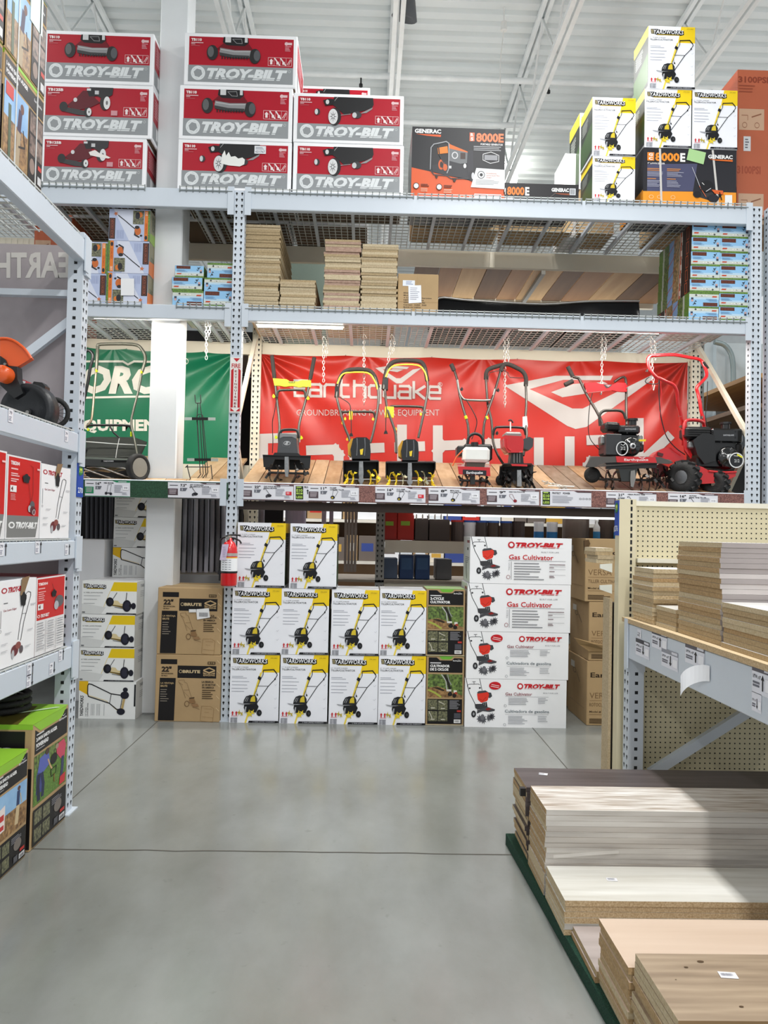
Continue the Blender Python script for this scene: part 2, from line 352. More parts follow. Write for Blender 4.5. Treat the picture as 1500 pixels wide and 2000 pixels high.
def art_brute(F, stick=True):
    K = '#1c1a1b'; B = KRAFT
    F.r(K, 100, 92, 430, 190); F.p(K, 442, 215, 1225, 215, 1225, 460, 442, 460); F.p(K, 90, 465, 410, 465, 395, 1310, 72, 1310)
    F.t('#2a2320', '22"', 120, 235, 320, 345, .05); F.t('#3a2e22', 'RECORTADORA', 118, 365, 360, 392, .03); F.t('#3a2e22', 'DE HILO', 116, 408, 240, 435, .03)
    F.ring('#c9b48e', 505, 330, 34, 34, 9); F.t('#c9b48e', 'BRUTE', 545, 300, 900, 362, .05)
    F.p('#c0a47a', 960, 290, 1080, 240, 1200, 290, 1200, 320, 1080, 365, 960, 320); F.p(K, 990, 300, 1080, 268, 1170, 300, 1080, 335); F.p('#c0a47a', 960, 340, 1080, 378, 1200, 340, 1200, 368, 960, 368); F.t('#c0a47a', 'ENGINE', 965, 380, 1200, 415, .03, sp=1.1)
    F.t('#b9a078', 'LA VENTAJA', 110, 550, 375, 592, .03); F.t('#b9a078', 'BRUTE', 108, 605, 245, 645, .03)
    F.lines('#8d8478', 108, 690, 280, 960, 6, 14)
    F.lines('#4a3a28', 950, 690, 1220, 890, 5, 16)
    if stick: F.t('#2a2320', 'ICA', 1100, 530, 1170, 565, .03)
    else: F.t('#2a2320', 'LA MARCA', 940, 510, 1180, 548, .03)
    F.t('#2a2320', '#1 DE MOTOR', 950, 570, 1220, 610, .03); F.t('#2a2320', 'EN AMERICA', 950, 625, 1190, 660, .03)
    c = '#6d5238'
    F.l(c, 5, 560, 600, 470, 545, 475, 505, 585, 495, 590, 540, 640, 560, 690, 700, 740, 840); F.l(c, 5, 480, 545, 540, 640, 620, 860); F.l(c, 5, 580, 700, 690, 695); F.l(c, 4, 580, 735, 690, 830)
    F.ring(c, 650, 970, 50, 60, 12); F.p('#4a3827', 690, 850, 800, 835, 800, 855, 700, 870); F.p('#8a6a48', 690, 880, 790, 860, 830, 940, 800, 965, 710, 955); F.p('#937250', 730, 975, 860, 965, 900, 1020, 780, 1030); F.l(c, 6, 770, 1030, 910, 1075)
    F.l('#8f7048', 6, 950, 1010, 930, 1300, 1180, 1330, 1200, 1060, 1130, 1010, 950, 1010); F.l('#8f7048', 5, 1000, 1060, 1160, 1070); F.l('#8f7048', 5, 1010, 1130, 1100, 1135); F.l('#8f7048', 5, 960, 1220, 1190, 1240)
    F.r('#4a3a28', 1050, 125, 1205, 180); F.t('#c8ab7c', 'D V E', 1070, 138, 1185, 168, .02)
    for y in (95, 300, 560, 800, 1040): F.l('#dcc59c', 8, 1240, y, 1300, y+60)
def art_quake(F, es=False):
    K = '#151416'
    F.p('#6fb33c', 330, 0, 680, 0, 640, 50, 590, 75, 400, 75, 350, 40)
    F.p(K, 55, 30, 260, 30, 340, 100, 640, 100, 700, 40, 905, 40, 915, 60, 915, 400, 55, 400)
    F.t('#e9e9ea', 'Earthquake', 670, 88, 880, 128, .03); F.l('#d8d8da', 5, 790, 70, 812, 82, 835, 70); F.r('#cfcfd2', 95, 150, 370, 178)
    if es: F.t('#f2f2f2', 'CULTIVADOR', 95, 205, 590, 270, .045); F.t('#f2f2f2', 'DE 2 CICLOS', 95, 290, 560, 355, .045)
    else: F.t('#f2f2f2', '2-CYCLE', 95, 205, 430, 275, .045); F.t('#f2f2f2', 'CULTIVATOR', 95, 295, 590, 362, .045)
    F.r(FOL, 45, 440, 920, 1010); F.p(SOIL, 45, 780, 300, 740, 920, 960, 920, 1010, 45, 1010); F.p('#2f271f', 150, 770, 300, 760, 480, 830, 440, 860)
    F.l('#a6b04e', 46, 60, 830, 230, 900, 380, 1000); F.l('#b7b9b4', 26, 390, 450, 500, 600, 530, 850); F.l('#26241f', 60, 470, 470, 560, 640, 620, 880); F.l('#9b9da0', 18, 540, 445, 580, 600, 640, 700)
    F.r('#d7d4cc', 520, 810, 640, 860); F.r('#e0ddd5', 700, 830, 780, 890); F.e('#201d1b', 610, 930, 60, 50); F.e('#221d1a', 720, 960, 50, 55); F.e('#a43c30', 760, 900, 40, 28)
    F.r(K, 45, 1050, 920, 1660)
    for x, y in ((60, 1070), (315, 1080), (60, 1350), (315, 1350)): F.r(DIMP, x, y, x+235, y+245); F.r('#c9c7b8', x+70, y+190, x+170, y+212)
    F.l('#c2bfae', 22, 85, 1360, 150, 1480, 160, 1530); F.l('#c2bfae', 20, 330, 1110, 470, 1180)
    F.lines('#77777c', 600, 1080, 880, 1300, 7, 20); F.p('#c23a33', 790, 1320, 890, 1320, 890, 1365, 790, 1360); F.r('#4c4d55', 720, 1390, 885, 1520); F.r('#e4e4e4', 715, 1545, 885, 1635); F.bars('#777777', 740, 1565, 850, 1615, 10)
    F.r('#c9bfa2', 0, 1672, 960, 1690)
def draw_gas(F):
    K = '#3d3e42'
    F.l(K, 9, 10, 0, 30, 90, 60, 190, 120, 300, 150, 360, 175, 410); F.l(K, 8, 190, 0, 225, 150); F.l(K, 7, 25, 100, 40, 78, 60, 72, 175, 68, 190, 78); F.l(K, 7, 95, 40, 135, 38); F.l(K, 6, 115, 40, 118, 68)
    F.e(K, 60, 125, 12, 12); F.e(K, 195, 118, 12, 12)
    F.p('#43454a', 160, 180, 180, 160, 270, 150, 310, 175, 345, 178, 360, 225, 330, 250, 170, 200); F.p('#e0392b', 158, 195, 300, 172, 318, 200, 305, 270, 290, 290, 215, 312, 170, 270); F.l('#a32018', 5, 190, 260, 235, 285, 280, 240)
    F.p('#2c2d30', 230, 310, 290, 300, 300, 365, 235, 372); F.l('#b2b4b8', 5, 250, 310, 250, 370); F.l('#b2b4b8', 5, 272, 305, 272, 368)
    F.p(K, 130, 330, 235, 325, 300, 375, 180, 400, 140, 385); F.p('#4a4a4f', 165, 410, 300, 365, 400, 395, 395, 415, 330, 430, 240, 420, 160, 455); F.p('#8c1d1d', 270, 395, 320, 372, 350, 395, 300, 410)
    F.e('#2e2f33', 118, 460, 32, 45); F.e('#9a9ca0', 118, 460, 12, 20)
    for x, y, r, rx in ((205, 520, 62, .8), (250, 530, 66, .7), (320, 505, 60, .6), (362, 490, 60, .75)): star(F, '#55565c', x, y, r, 9, x*.1, rx, .5)
    F.e('#6d6e74', 235, 500, 26, 40); F.e('#303136', 350, 490, 20, 30)
def art_gas(F, two=False):
    R = '#c6202b'; F.r('#f4f5f8', 0, 0, 1350, 630)
    F.q = 1.0; draw_gas(F)
    if not two:
        troy(F, R, '#f4f5f8', 500, 65, 1235, 138); F.t('#77787d', 'BUILT FOR LIFE', 945, 185, 1180, 202); F.t(R, 'Gas Cultivator', 515, 232, 1108, 300, .012)
        F.r('#6a6b70', 508, 312, 1270, 316); F.r('#8a8b90', 546, 330, 552, 570); F.ring('#8c2b34', 510, 538, 25, 27, 5); F.t('#b3b4b8', 'TB225', 510, 340, 532, 450, rot=90)
        for y, a in ((345, 330), (385, 340), (418, 360), (455, 345), (488, 210), (525, 330), (560, 400)): F.r('#808288', 585, y, 585+a, y+11)
        for y in (385, 422, 500): F.r('#8a8b90', 1055, y, 1270, y+3)
        for y, a in ((355, 210), (396, 60), (448, 70), (512, 60), (530, 70)): F.r('#7f6b70', 1055, y, 1055+a, y+9)
    else:
        troy(F, R, '#f4f5f8', 690, 55, 1262, 120); F.t('#77787d', 'BUILT FOR LIFE', 1040, 165, 1235, 180)
        F.e(R, 395, 85, 80, 52); F.l('#f2dada', 8, 350, 70, 450, 88); F.l('#f2dada', 8, 340, 92, 445, 110)
        F.t(R if False else '#8c3a44', 'Gas Cultivator', 535, 170, 890, 210, .01); F.r('#8a8b90', 535, 222, 1110, 225); F.lines('#a2a4aa', 575, 240, 850, 340, 5, 8); F.lines('#a2a4aa', 970, 240, 1110, 320, 4, 7); F.ring('#8a8b90', 535, 345, 17, 18, 4)
        F.t('#5f6a72', 'Cultivadora de gasolina', 530, 395, 1120, 445, .01); F.r('#8a8b90', 535, 455, 1110, 458); F.lines('#a2a4aa', 575, 475, 850, 590, 6, 8); F.lines('#a2a4aa', 970, 475, 1110, 560, 4, 7); F.ring('#8a8b90', 530, 590, 17, 18, 4)
def icons(F, x, y):
    W = '#e9c9cb'; F.l(W, 4, x, y, x+290, y, x+290, y+100, x, y+100, x, y)
    for i in (1, 2, 3): F.l(W, 3, x+i*74, y, x+i*74, y+100)
    F.p('#e8d8d8', x+12, y+45, x+38, y+15, x+64, y+45, x+52, y+45, x+52, y+85, x+24, y+85, x+24, y+45)
    for i in (1, 2): F.l('#e8d8d8', 15, x+i*74+5, y+8, x+i*74+68, y+92); F.r('#e8d8d8', x+i*74+28, y+50, x+i*74+58, y+85)
    F.l('#d9b0b3', 10, x+235, y+85, x+275, y+20); F.l('#d9b0b3', 8, x+255, y+88, x+282, y+30)
def art_mower(F, kind='front'):
    F.r('#aa1428', 55, 45, 1345, 395); F.r('#8f9396', 50, 395, 1345, 600)
    troy(F, '#d8dcde', '#8f9396', 85, 425, 1275, 560, 88)
    F.ring('#c3c7c9', 1300, 440, 16, 16, 4); F.e('#d9b7ba', 1255, 100, 22, 22); F.r('#d9b7ba', 1262, 85, 1325, 115); F.lines('#cf8f97', 1240, 130, 1315, 200, 4, 9)
    icons(F, 1035, 275)
    F.t('#f0e4e4', 'TB125B' if kind == 'side' else 'TB110', 80, 70, 80+(195 if kind == 'side' else 130), 105, .045)
    F.r('#e0b8bc', 82, 120, 230, 130); F.r('#e0b8bc', 82, 138, 130, 146); F.r('#c9787f', 82, 160, 190, 164)
    if kind == 'front':
        F.p('#6b0d1c', 400, 190, 480, 120, 790, 120, 850, 200, 700, 220, 500, 215); F.p('#1e1d20', 480, 45, 780, 45, 790, 110, 740, 150, 520, 145, 470, 110); F.r('#c9cacb', 500, 45, 570, 110); F.r('#c9cacb', 740, 45, 775, 105); F.l('#8a8a8c', 7, 590, 70, 700, 65, 710, 120, 640, 118, 590, 70)
        F.e('#2a2a2b', 345, 240, 70, 92); F.e('#5e5f60', 325, 230, 38, 66); F.e('#2a2a2b', 870, 270, 70, 92); F.e('#55565a', 895, 262, 40, 66)
        F.p('#88898b', 440, 180, 620, 205, 820, 200, 800, 290, 600, 280, 430, 250); F.p('#3a3a3c', 430, 235, 600, 262, 800, 265, 800, 300, 600, 300, 440, 275); F.l('#c8c9ca', 6, 450, 200, 620, 222, 810, 216)
        for x in range(460, 800, 34): F.r('#202022', x, 285, x+14, 315)
    elif kind == 'side':
        F.p('#2c2b2e', 600, 45, 900, 45, 890, 130, 790, 190, 640, 120); F.p('#5a0c1b', 330, 270, 440, 180, 520, 90, 620, 90, 680, 180, 740, 230, 600, 300, 420, 330); F.p('#1f1d20', 560, 60, 650, 70, 700, 150, 600, 160); F.r('#cfd0d2', 570, 62, 620, 88); F.r('#bfc0c2', 670, 85, 720, 130)
        F.p('#3a393b', 290, 290, 540, 330, 580, 390, 470, 385, 280, 345); F.e('#29282a', 285, 290, 52, 60); F.e('#2a292b', 590, 350, 50, 58); F.e('#d9dadb', 605, 345, 30, 48); F.e('#4b4b4d', 605, 345, 8, 14)
        F.e('#2d2c2e', 800, 230, 62, 90); F.e('#d9dadb', 825, 230, 42, 78); F.e('#6d6d70', 825, 230, 14, 26); F.r('#c98f97', 880, 320, 960, 380)
        F.e('#cfd0d2', 430, 205, 24, 26)
    else:
        F.p('#232325', 510, 45, 1000, 45, 1010, 130, 990, 170, 900, 210, 640, 270, 560, 200, 480, 140); F.p('#8d8d8f', 860, 240, 1000, 165, 990, 190, 920, 240, 850, 250); F.l('#a7a7aa', 6, 555, 45, 480, 140)
        F.e('#2a292b', 520, 300, 82, 115); F.e('#d4d5d6', 500, 300, 60, 100); star(F, '#4b4b4d', 500, 300, 78, 8, 0, .62, .25); F.e('#d4d5d6', 500, 300, 12, 18)
        F.e('#3a3a3c', 300, 245, 36, 42); F.e('#c9cacc', 288, 245, 20, 36); F.e('#3c3c3f', 800, 270, 60, 45); F.e('#bfc0c2', 770, 275, 28, 36); F.l('#8d8d90', 8, 600, 280, 720, 262)
        F.p('#1f1e20', 370, 95, 440, 70, 520, 80, 500, 150, 400, 165); F.e('#c9cacb', 425, 115, 22, 30)
def art_mower_torn(F):
    art_mower(F, 'rear')
    F.p('#e6e7e4', 540, 190, 570, 130, 590, 200, 620, 150, 650, 210, 700, 200, 740, 230, 790, 215, 820, 240, 815, 300, 760, 330, 620, 320, 530, 300)
    F.r('#dfe2e6', 935, 60, 1075, 160); F.t('#6b6e78', '621767', 948, 118, 1062, 148, .02); F.lines('#8f93a0', 950, 75, 1060, 110, 3, 6)
def art_mower_side_torn(F):
    art_mower(F, 'side'); F.p('#e6e2dd', 640, 200, 720, 170, 790, 215, 880, 240, 930, 265, 900, 275, 780, 262, 660, 240)
def art_mower_end(F):
    F.r('#9c1426', 40, 45, 660, 395); F.r('#8f9396', 40, 395, 660, 600); F.lines('#d9a0a8', 90, 100, 500, 330, 7); F.r('#dfe0e1', 150, 420, 400, 560)
def art_generac(F):
    F.r('#232428', 0, 0, 1420, 570); F.p('#d4592b', 0, 590, 300, 630, 900, 720, 1420, 800, 1420, 1030, 0, 1030); F.p('#232428', 0, 560, 1420, 560, 1420, 800, 900, 760, 320, 650, 0, 592)
    F.t('#e8e9ea', 'GENERAC', 38, 30, 438, 92, .04); F.p('#d4592b', 50, 105, 440, 108, 435, 140, 220, 128)
    F.r('#d96a48', 875, 62, 950, 185); F.t('#f0e8e4', 'R', 890, 70, 935, 115, .04); F.t('#f0e8e4', 'S', 890, 130, 935, 178, .04); F.t('#e07a52', '8000E', 975, 62, 1395, 195, .04)
    F.t('#e2e2e4', 'PORTABLE GENERATOR', 1045, 212, 1385, 240, .02); F.lines('#a5a6aa', 940, 256, 1385, 330, 3, 11)
    F.l('#e4e4e6', 7, 1085, 370, 1205, 335, 1325, 380, 1325, 470, 1200, 500, 1085, 455, 1085, 370); F.r('#8c8d92', 1105, 380, 1305, 455)
    F.p('#6a6d70', 560, 270, 870, 350, 920, 500, 730, 520, 560, 480); F.p('#d8692a', 560, 230, 600, 250, 850, 340, 850, 355, 560, 300); F.p('#d87a28', 390, 300, 540, 270, 550, 370, 400, 390); F.ring('#c9cacc', 655, 400, 48, 52, 14); F.r('#3c2a26', 740, 360, 815, 450)
    F.p('#2c2d33', 300, 560, 560, 480, 930, 560, 930, 740, 560, 700, 320, 650); F.e('#c45a2a', 450, 540, 45, 75); F.e('#2a201c', 450, 540, 20, 45); F.e('#c45a2a', 510, 580, 34, 50)
    F.l('#9a9ca0', 14, 285, 620, 290, 300, 330, 250, 520, 205, 560, 230, 565, 600, 540, 660); F.l('#2a2b2f', 16, 400, 250, 420, 400, 480, 500, 470, 590); F.l('#3a3b40', 16, 285, 620, 340, 690, 540, 700, 600, 740, 880, 730)
    F.p('#2b2c33', 850, 330, 930, 320, 945, 700, 870, 740, 840, 560); F.e('#24252b', 920, 690, 50, 80); F.e('#c4c5c9', 935, 690, 22, 50); F.e('#d6d7da', 810, 550, 22, 34); F.r('#c9cacc', 568, 555, 605, 595)
    F.p('#2a1c16', 355, 700, 405, 710, 390, 745, 370, 740); F.p('#2a1c16', 620, 730, 690, 735, 665, 790, 640, 785)
    F.p('#d9dcde', 985, 575, 1420, 590, 1420, 870, 905, 855); F.ring('#3a3b40', 1060, 672, 56, 56, 10); F.e('#2a2b2f', 1062, 672, 24, 24); F.t('#c07a66', 'POWERDIAL', 1140, 640, 1300, 660, .01); F.t('#c07a66', 'WITH ELECTRIC', 1140, 672, 1350, 690, .01); F.t('#c07a66', 'START', 1140, 702, 1220, 720, .01); F.lines('#9a9ca0', 980, 745, 1370, 825, 4, 6)
    for x, y in ((75, 860), (425, 868)): F.e('#2a1a14', x, y, 46, 46); F.e('#e6e2e0', x, y, 36, 36); F.lines('#6b2d18', x+70, y-30, x+220, y+15, 2, 14); F.lines('#eab59c', x+70, y+30, x+220, y+90, 3, 9)
    F.r('#d9dcde', 960, 950, 1370, 1030); F.r('#b34a3a', 965, 962, 1150, 972); F.r('#b34a3a', 1165, 962, 1365, 972); F.e('#e0a080', 735, 1010, 26, 26); F.e('#e0a080', 810, 1012, 26, 26); F.p('#f0e4dc', 885, 995, 895, 975, 905, 995, 900, 995, 900, 1025, 890, 1025, 890, 995); F.p('#f0e4dc', 915, 995, 925, 975, 935, 995, 930, 995, 930, 1025, 920, 1025, 920, 995)
def art_edger(F):
    F.r('#26262c', 0, 0, 1380, 640); F.p('#4a4c68', 60, 250, 800, 220, 740, 640, 60, 660); F.p('#e8952a', 0, 660, 740, 645, 740, 700, 1080, 800, 1200, 640, 1380, 640, 1380, 850, 0, 850)
    F.r('#dd8430', 60, 70, 160, 195); F.t('#f0ece6', 'G', 80, 80, 140, 125, .04); F.t('#f0ece6', 'C', 80, 140, 140, 185, .04)
    F.t('#e8902f', '8000', 175, 68, 535, 200, .04); F.t('#eceae8', 'E', 545, 68, 620, 200, .04); F.t('#e4e4e6', '9" LAWN EDGER', 62, 222, 320, 248, .02)
    for x in (60, 350):
        F.r('#c9874e', x, 310, x+200, 322); F.r('#c9874e', x, 336, x+180, 346); F.lines('#9b9db0', x, 362, x+250, 440, 4, 9); F.r('#c9874e', x, 462, x+130, 474); F.lines('#9b9db0', x, 492, x+220, 600, 5, 10)
    F.t('#eeeeee', 'GENERAC', 955, 80, 1320, 140, .04); F.p('#d4692b', 960, 150, 1320, 150, 1320, 178, 1080, 168)
    F.l('#c2c4cc', 7, 720, 280, 780, 420, 850, 600); F.l('#d0693c', 8, 830, 560, 930, 720); F.e('#1a1a1e', 940, 560, 100, 90); F.l('#dedede', 9, 870, 510, 900, 540); F.l('#cfcfd2', 8, 930, 640, 1000, 590); F.p('#d25f2c', 1010, 610, 1180, 620, 1190, 680, 1060, 670); F.e('#22232c', 1040, 740, 80, 60); F.e('#1b1c22', 800, 690, 60, 50); F.l('#0e0e10', 16, 1130, 650, 1160, 760)
    for x in (120, 240, 440): F.ring('#f4d3a4', x, 745, 34, 28, 5)
def art_edger_low(F):
    F.r('#232225', 0, 0, 1000, 190); F.t('#f0ece6', 'M', 5, 55, 30, 125, .04); F.t('#e07a30', '8000', 50, 40, 280, 130, .04); F.t('#eceae8', 'E', 290, 40, 345, 130, .04); F.t('#e4e4e6', 'LAWN EDGER', 20, 150, 150, 172, .02); F.t('#eeeeee', 'GENERAC', 640, 40, 870, 80, .04); F.p('#8c4a30', 660, 95, 880, 95, 880, 112, 760, 108); F.r('#cfd2d6', 880, 40, 960, 110); F.bars('#33343a', 888, 48, 950, 102, 8); F.l('#55504c', 8, 560, 180, 700, 90)
def art_bd(F, flip=False):
    F.r('#b4bfdc', 0, 0, 380, 300); F.p('#d4d9e8', 40, 0, 250, 0, 300, 300, 190, 300)
    F.r('#26201f', 2, 85, 58, 285); F.l('#a1553c', 3, 16, 95, 46, 95, 46, 275, 16, 275, 16, 95); F.t('#a1553c', 'BLACK+DECKER', 22, 102, 40, 268, .02, rot=90)
    for x in (74, 84, 94, 108, 120, 132): F.r('#8e9ac0', x, 200, x+3, 280)
    F.l('#23232a', 8, 85, 60, 150, 110, 210, 160, 250, 190); star(F, '#c9754a', 62, 45, 24, 5, .4); F.e('#c76a33', 268, 205, 30, 40); F.e('#26262c', 262, 170, 22, 16); F.p('#26262c', 240, 205, 250, 240, 290, 260, 280, 270, 235, 245); F.e('#26262c', 300, 248, 12, 9)
    F.r(DIMP, 222, 12, 322, 140); F.e('#d4752f', 290, 50, 20, 26); F.e('#26262c', 265, 60, 22, 34)
    F.r('#e07a2c', 330, 12, 362, 300); F.t('#f4e3cf', '22CC', 337, 20, 355, 60, .03, rot=90); F.t('#b44e1c', 'CORDED', 338, 130, 355, 230, .03, rot=90); F.r(GRASSP, 362, 12, 380, 300); F.e('#2a2a30', 346, 268, 12, 20)
def art_bd_side(F): F.r('#8f8a70', 0, 0, 200, 300); F.r(DIMP, 20, 30, 180, 180); F.p('#d8773a', 60, 0, 200, 0, 200, 120, 120, 150); F.p('#8fb04a', 0, 220, 90, 180, 60, 300, 0, 300)
def art_sbd(F):
    F.r('#8fc0e6', 0, 0, 310, 150); F.r('#b7d3e6', 0, 75, 310, 100); F.r('#c9cfc8', 0, 96, 310, 130); F.r(GRASSP, 0, 130, 310, 150)
    F.r('#3b1d18', 14, 4, 165, 42); F.l('#8c4630', 3, 20, 10, 158, 10, 158, 36, 20, 36, 20, 10); F.t('#8c4630', 'BLACK+DECKER', 28, 16, 150, 30, .02)
    F.lines('#6f97bd', 20, 54, 140, 84, 4, 4); F.p('#c4431f', 24, 98, 72, 98, 66, 112, 18, 112)
    F.l('#24242c', 6, 270, 15, 255, 40, 245, 60, 235, 50); F.e('#24242c', 250, 28, 10, 6); F.r('#c9a09a', 268, 50, 292, 70); F.r('#3a3f50', 268, 72, 292, 92)
    for x in (120, 150, 180, 205): F.p('#e6e6e0', x, 118, x+12, 104, x+24, 118)
    star(F, '#1d1f1c', 240, 118, 14, 4, 0); F.l('#1d1f1c', 3, 175, 108, 190, 116)
def art_sbd_side(F):
    F.r('#b9bdb2', 0, 0, 1000, 150); F.r(GRASSP, 0, 0, 130, 150); F.r(FOL, 180, 0, 330, 150); F.r('#86a8d8', 330, 0, 480, 150); F.r(photo('people', '#c9a070', '#4c4a2a', 40), 480, 0, 660, 150); F.r('#c4532a', 680, 0, 720, 150); F.r('#e9d9cf', 700, 50, 740, 110); F.r('#2a1712', 740, 0, 1000, 150); F.l('#a34a28', 12, 860, 15, 920, 15, 920, 135, 860, 135, 860, 15); F.l('#c4532a', 10, 300, 120, 560, 30)
def art_versa(F, top='Earthquake', word='ROTOCULTEUR'):
    c = '#4d3b27'
    F.l(c, 5, 210, 50, 225, 62, 245, 50); F.t('#33261a', 'Earthquake', 22, 90, 330, 140, .02); F.t('#7d6244', 'VERSA', 18, 245, 165, 290, -.004); F.r('#8d7150', 18, 305, 500, 308)
    F.t('#6a5238', word, 18, 325, 18+len(word)*13, 352, 0); F.t('#4d3b27', 'Model # 20015', 18, 385, 150, 402, .01); F.r('#8d7150', 18, 412, 230, 415); F.lines(c, 18, 446, 160, 486, 4, 6)
def art_versa_side(F):
    c = '#4d3b27'; F.ring(c, 90, 130, 22, 22, 5); F.l(c, 5, 120, 140, 160, 200); F.r('#8d7150', 30, 380, 220, 384); F.r('#d4d2c8', 40, 60, 90, 110)
def art_carton_text(F):
    F.l('#9a7c52', 3, 0, 260, 360, 262); F.r('#a98c60', 170, 0, 174, 360)
    for i, s in enumerate(('BRAND NAME', 'Model RPM', '4 CUBE   36" Charcoaw', 'NET WT   56 lbs', 'GROSS WT  58 lbs', 'Carton  SIZE  500', 'MADE IN CHINA')):
        F.t('#4d3b27', s, 52, 172+i*22, 52+len(s)*12, 185+i*22, .015)
    F.r('#dfe4ea', 42, 62, 150, 115); F.lines('#6f80a8', 70, 70, 140, 108, 3, 5); F.p('#e6e8ee', 92, 110, 205, 105, 212, 265, 98, 275); F.lines('#8f94a2', 110, 130, 195, 250, 7, 5)
def art_psi(F):
    F.r('#bb6446', 0, 0, 600, 900); F.t('#8c3f2a', '3100PSI', 5, 40, 300, 80, .04); F.t('#a24e36', '3100PSI', 0, 590, 230, 640, .04)
    for y in (340, 860):
        F.r('#c9a58a', 15, y-100, 260, y+30); F.l('#8c5a42', 4, 40, y-60, 100, y-60, 100, y-30); F.l('#8c5a42', 8, 140, y-50, 230, y-70); F.ring('#8c5a42', 70, y, 24, 18, 4); F.ring('#8c5a42', 190, y, 24, 18, 4)
    F.r('#d9dadd', 60, 410, 130, 500); F.lines('#6b6d75', 75, 425, 115, 490, 4, 8); F.lines('#9c4d36', 10, 95, 200, 150, 3, 6)
def art_tbe(F):
    F.r('#e4e3e4', 0, 0, 270, 600); F.r('#c8201f', 10, 12, 262, 430); F.p('#7c7d7c', 10, 430, 262, 430, 240, 590, 10, 590)
    troy(F, '#eceded', '#7c7d7c', 22, 475, 252, 525, 24)
    F.t('#f1dede', 'TBE304', 24, 40, 92, 68, .05); F.r('#eebcbc', 28, 90, 80, 100); F.r('#eebcbc', 28, 125, 80, 133); F.r('#eebcbc', 28, 140, 92, 148); F.r('#eebcbc', 28, 165, 86, 173); F.r('#eebcbc', 28, 180, 70, 188)
    F.r('#e9e6e6', 24, 215, 72, 262); F.t('#5c2422', '4', 30, 222, 46, 254, .04); F.lines('#e8a0a0', 28, 275, 70, 325, 5, 4)
    F.l('#8e1616', 3, 175, 50, 200, 60, 205, 250, 192, 330); F.l('#8e1616', 3, 160, 130, 188, 320); F.e('#5c5c60', 200, 345, 20, 30); F.e('#b3b3b8', 178, 375, 12, 26); F.e('#5c2a30', 205, 385, 24, 32); F.ring('#d0d0d4', 215, 400, 12, 22, 4); F.r('#eebcbc', 232, 65, 256, 78)
def art_wedger(F, hole=True):
    F.r('#f0f0f2', 0, 0, 270, 600); troy(F, '#b11f30', '#f0f0f2', 14, 45, 190, 85, 20, False)
    F.t('#9b4a58', 'Gas Lawn Edger', 32, 195, 125, 215, .01); F.r('#55565a', 32, 150, 60, 156); F.l('#86878c', 3, 16, 200, 16, 320); F.ring('#86878c', 16, 340, 6, 10, 2)
    F.l('#3a3a3e', 4, 150, 330, 190, 110, 205, 96, 225, 105, 226, 130, 180, 310, 160, 440); F.l('#3a3a3e', 3, 168, 250, 196, 254); F.l('#3a3a3e', 3, 150, 330, 140, 430)
    F.e('#6a2a30', 118, 500, 26, 40); F.e('#8a4a44', 142, 470, 20, 26); F.e('#b8b8bc', 105, 525, 10, 32); F.e('#5a5055', 165, 505, 14, 28)
    for x, y in ((225, 190), (45, 360), (205, 375), (20, 430), (20, 480), (190, 490)): F.r('#a6a7ac', x, y, x+44, y+3); F.r('#a6a7ac', x, y+8, x+34, y+11)
def art_back(F):
    F.r('#e4e3e4', 0, 0, 250, 600); F.r('#c8201f', 8, 12, 242, 330); F.t('#f1dede', 'TBE304', 14, 40, 92, 62, .05); F.r('#eebcbc', 16, 82, 70, 90)
    F.lines('#eebcbc', 16, 110, 80, 190, 5, 6); F.r('#e9e6e6', 14, 205, 58, 250); F.t('#5c2422', '4', 20, 212, 36, 242, .04); troy(F, '#f1dede', '#c8201f', 10, 285, 110, 312, 12, False)
    F.e('#5c5c60', 195, 210, 40, 48); F.e('#b3b3b8', 170, 240, 20, 36); F.l('#8e1616', 3, 130, 60, 175, 190)
    for x in (0, 84, 166): F.lines('#8a8c92', x+10, 350, x+76, 570, 11, 5); F.r('#55565c', x+80, 340, x+82, 590)
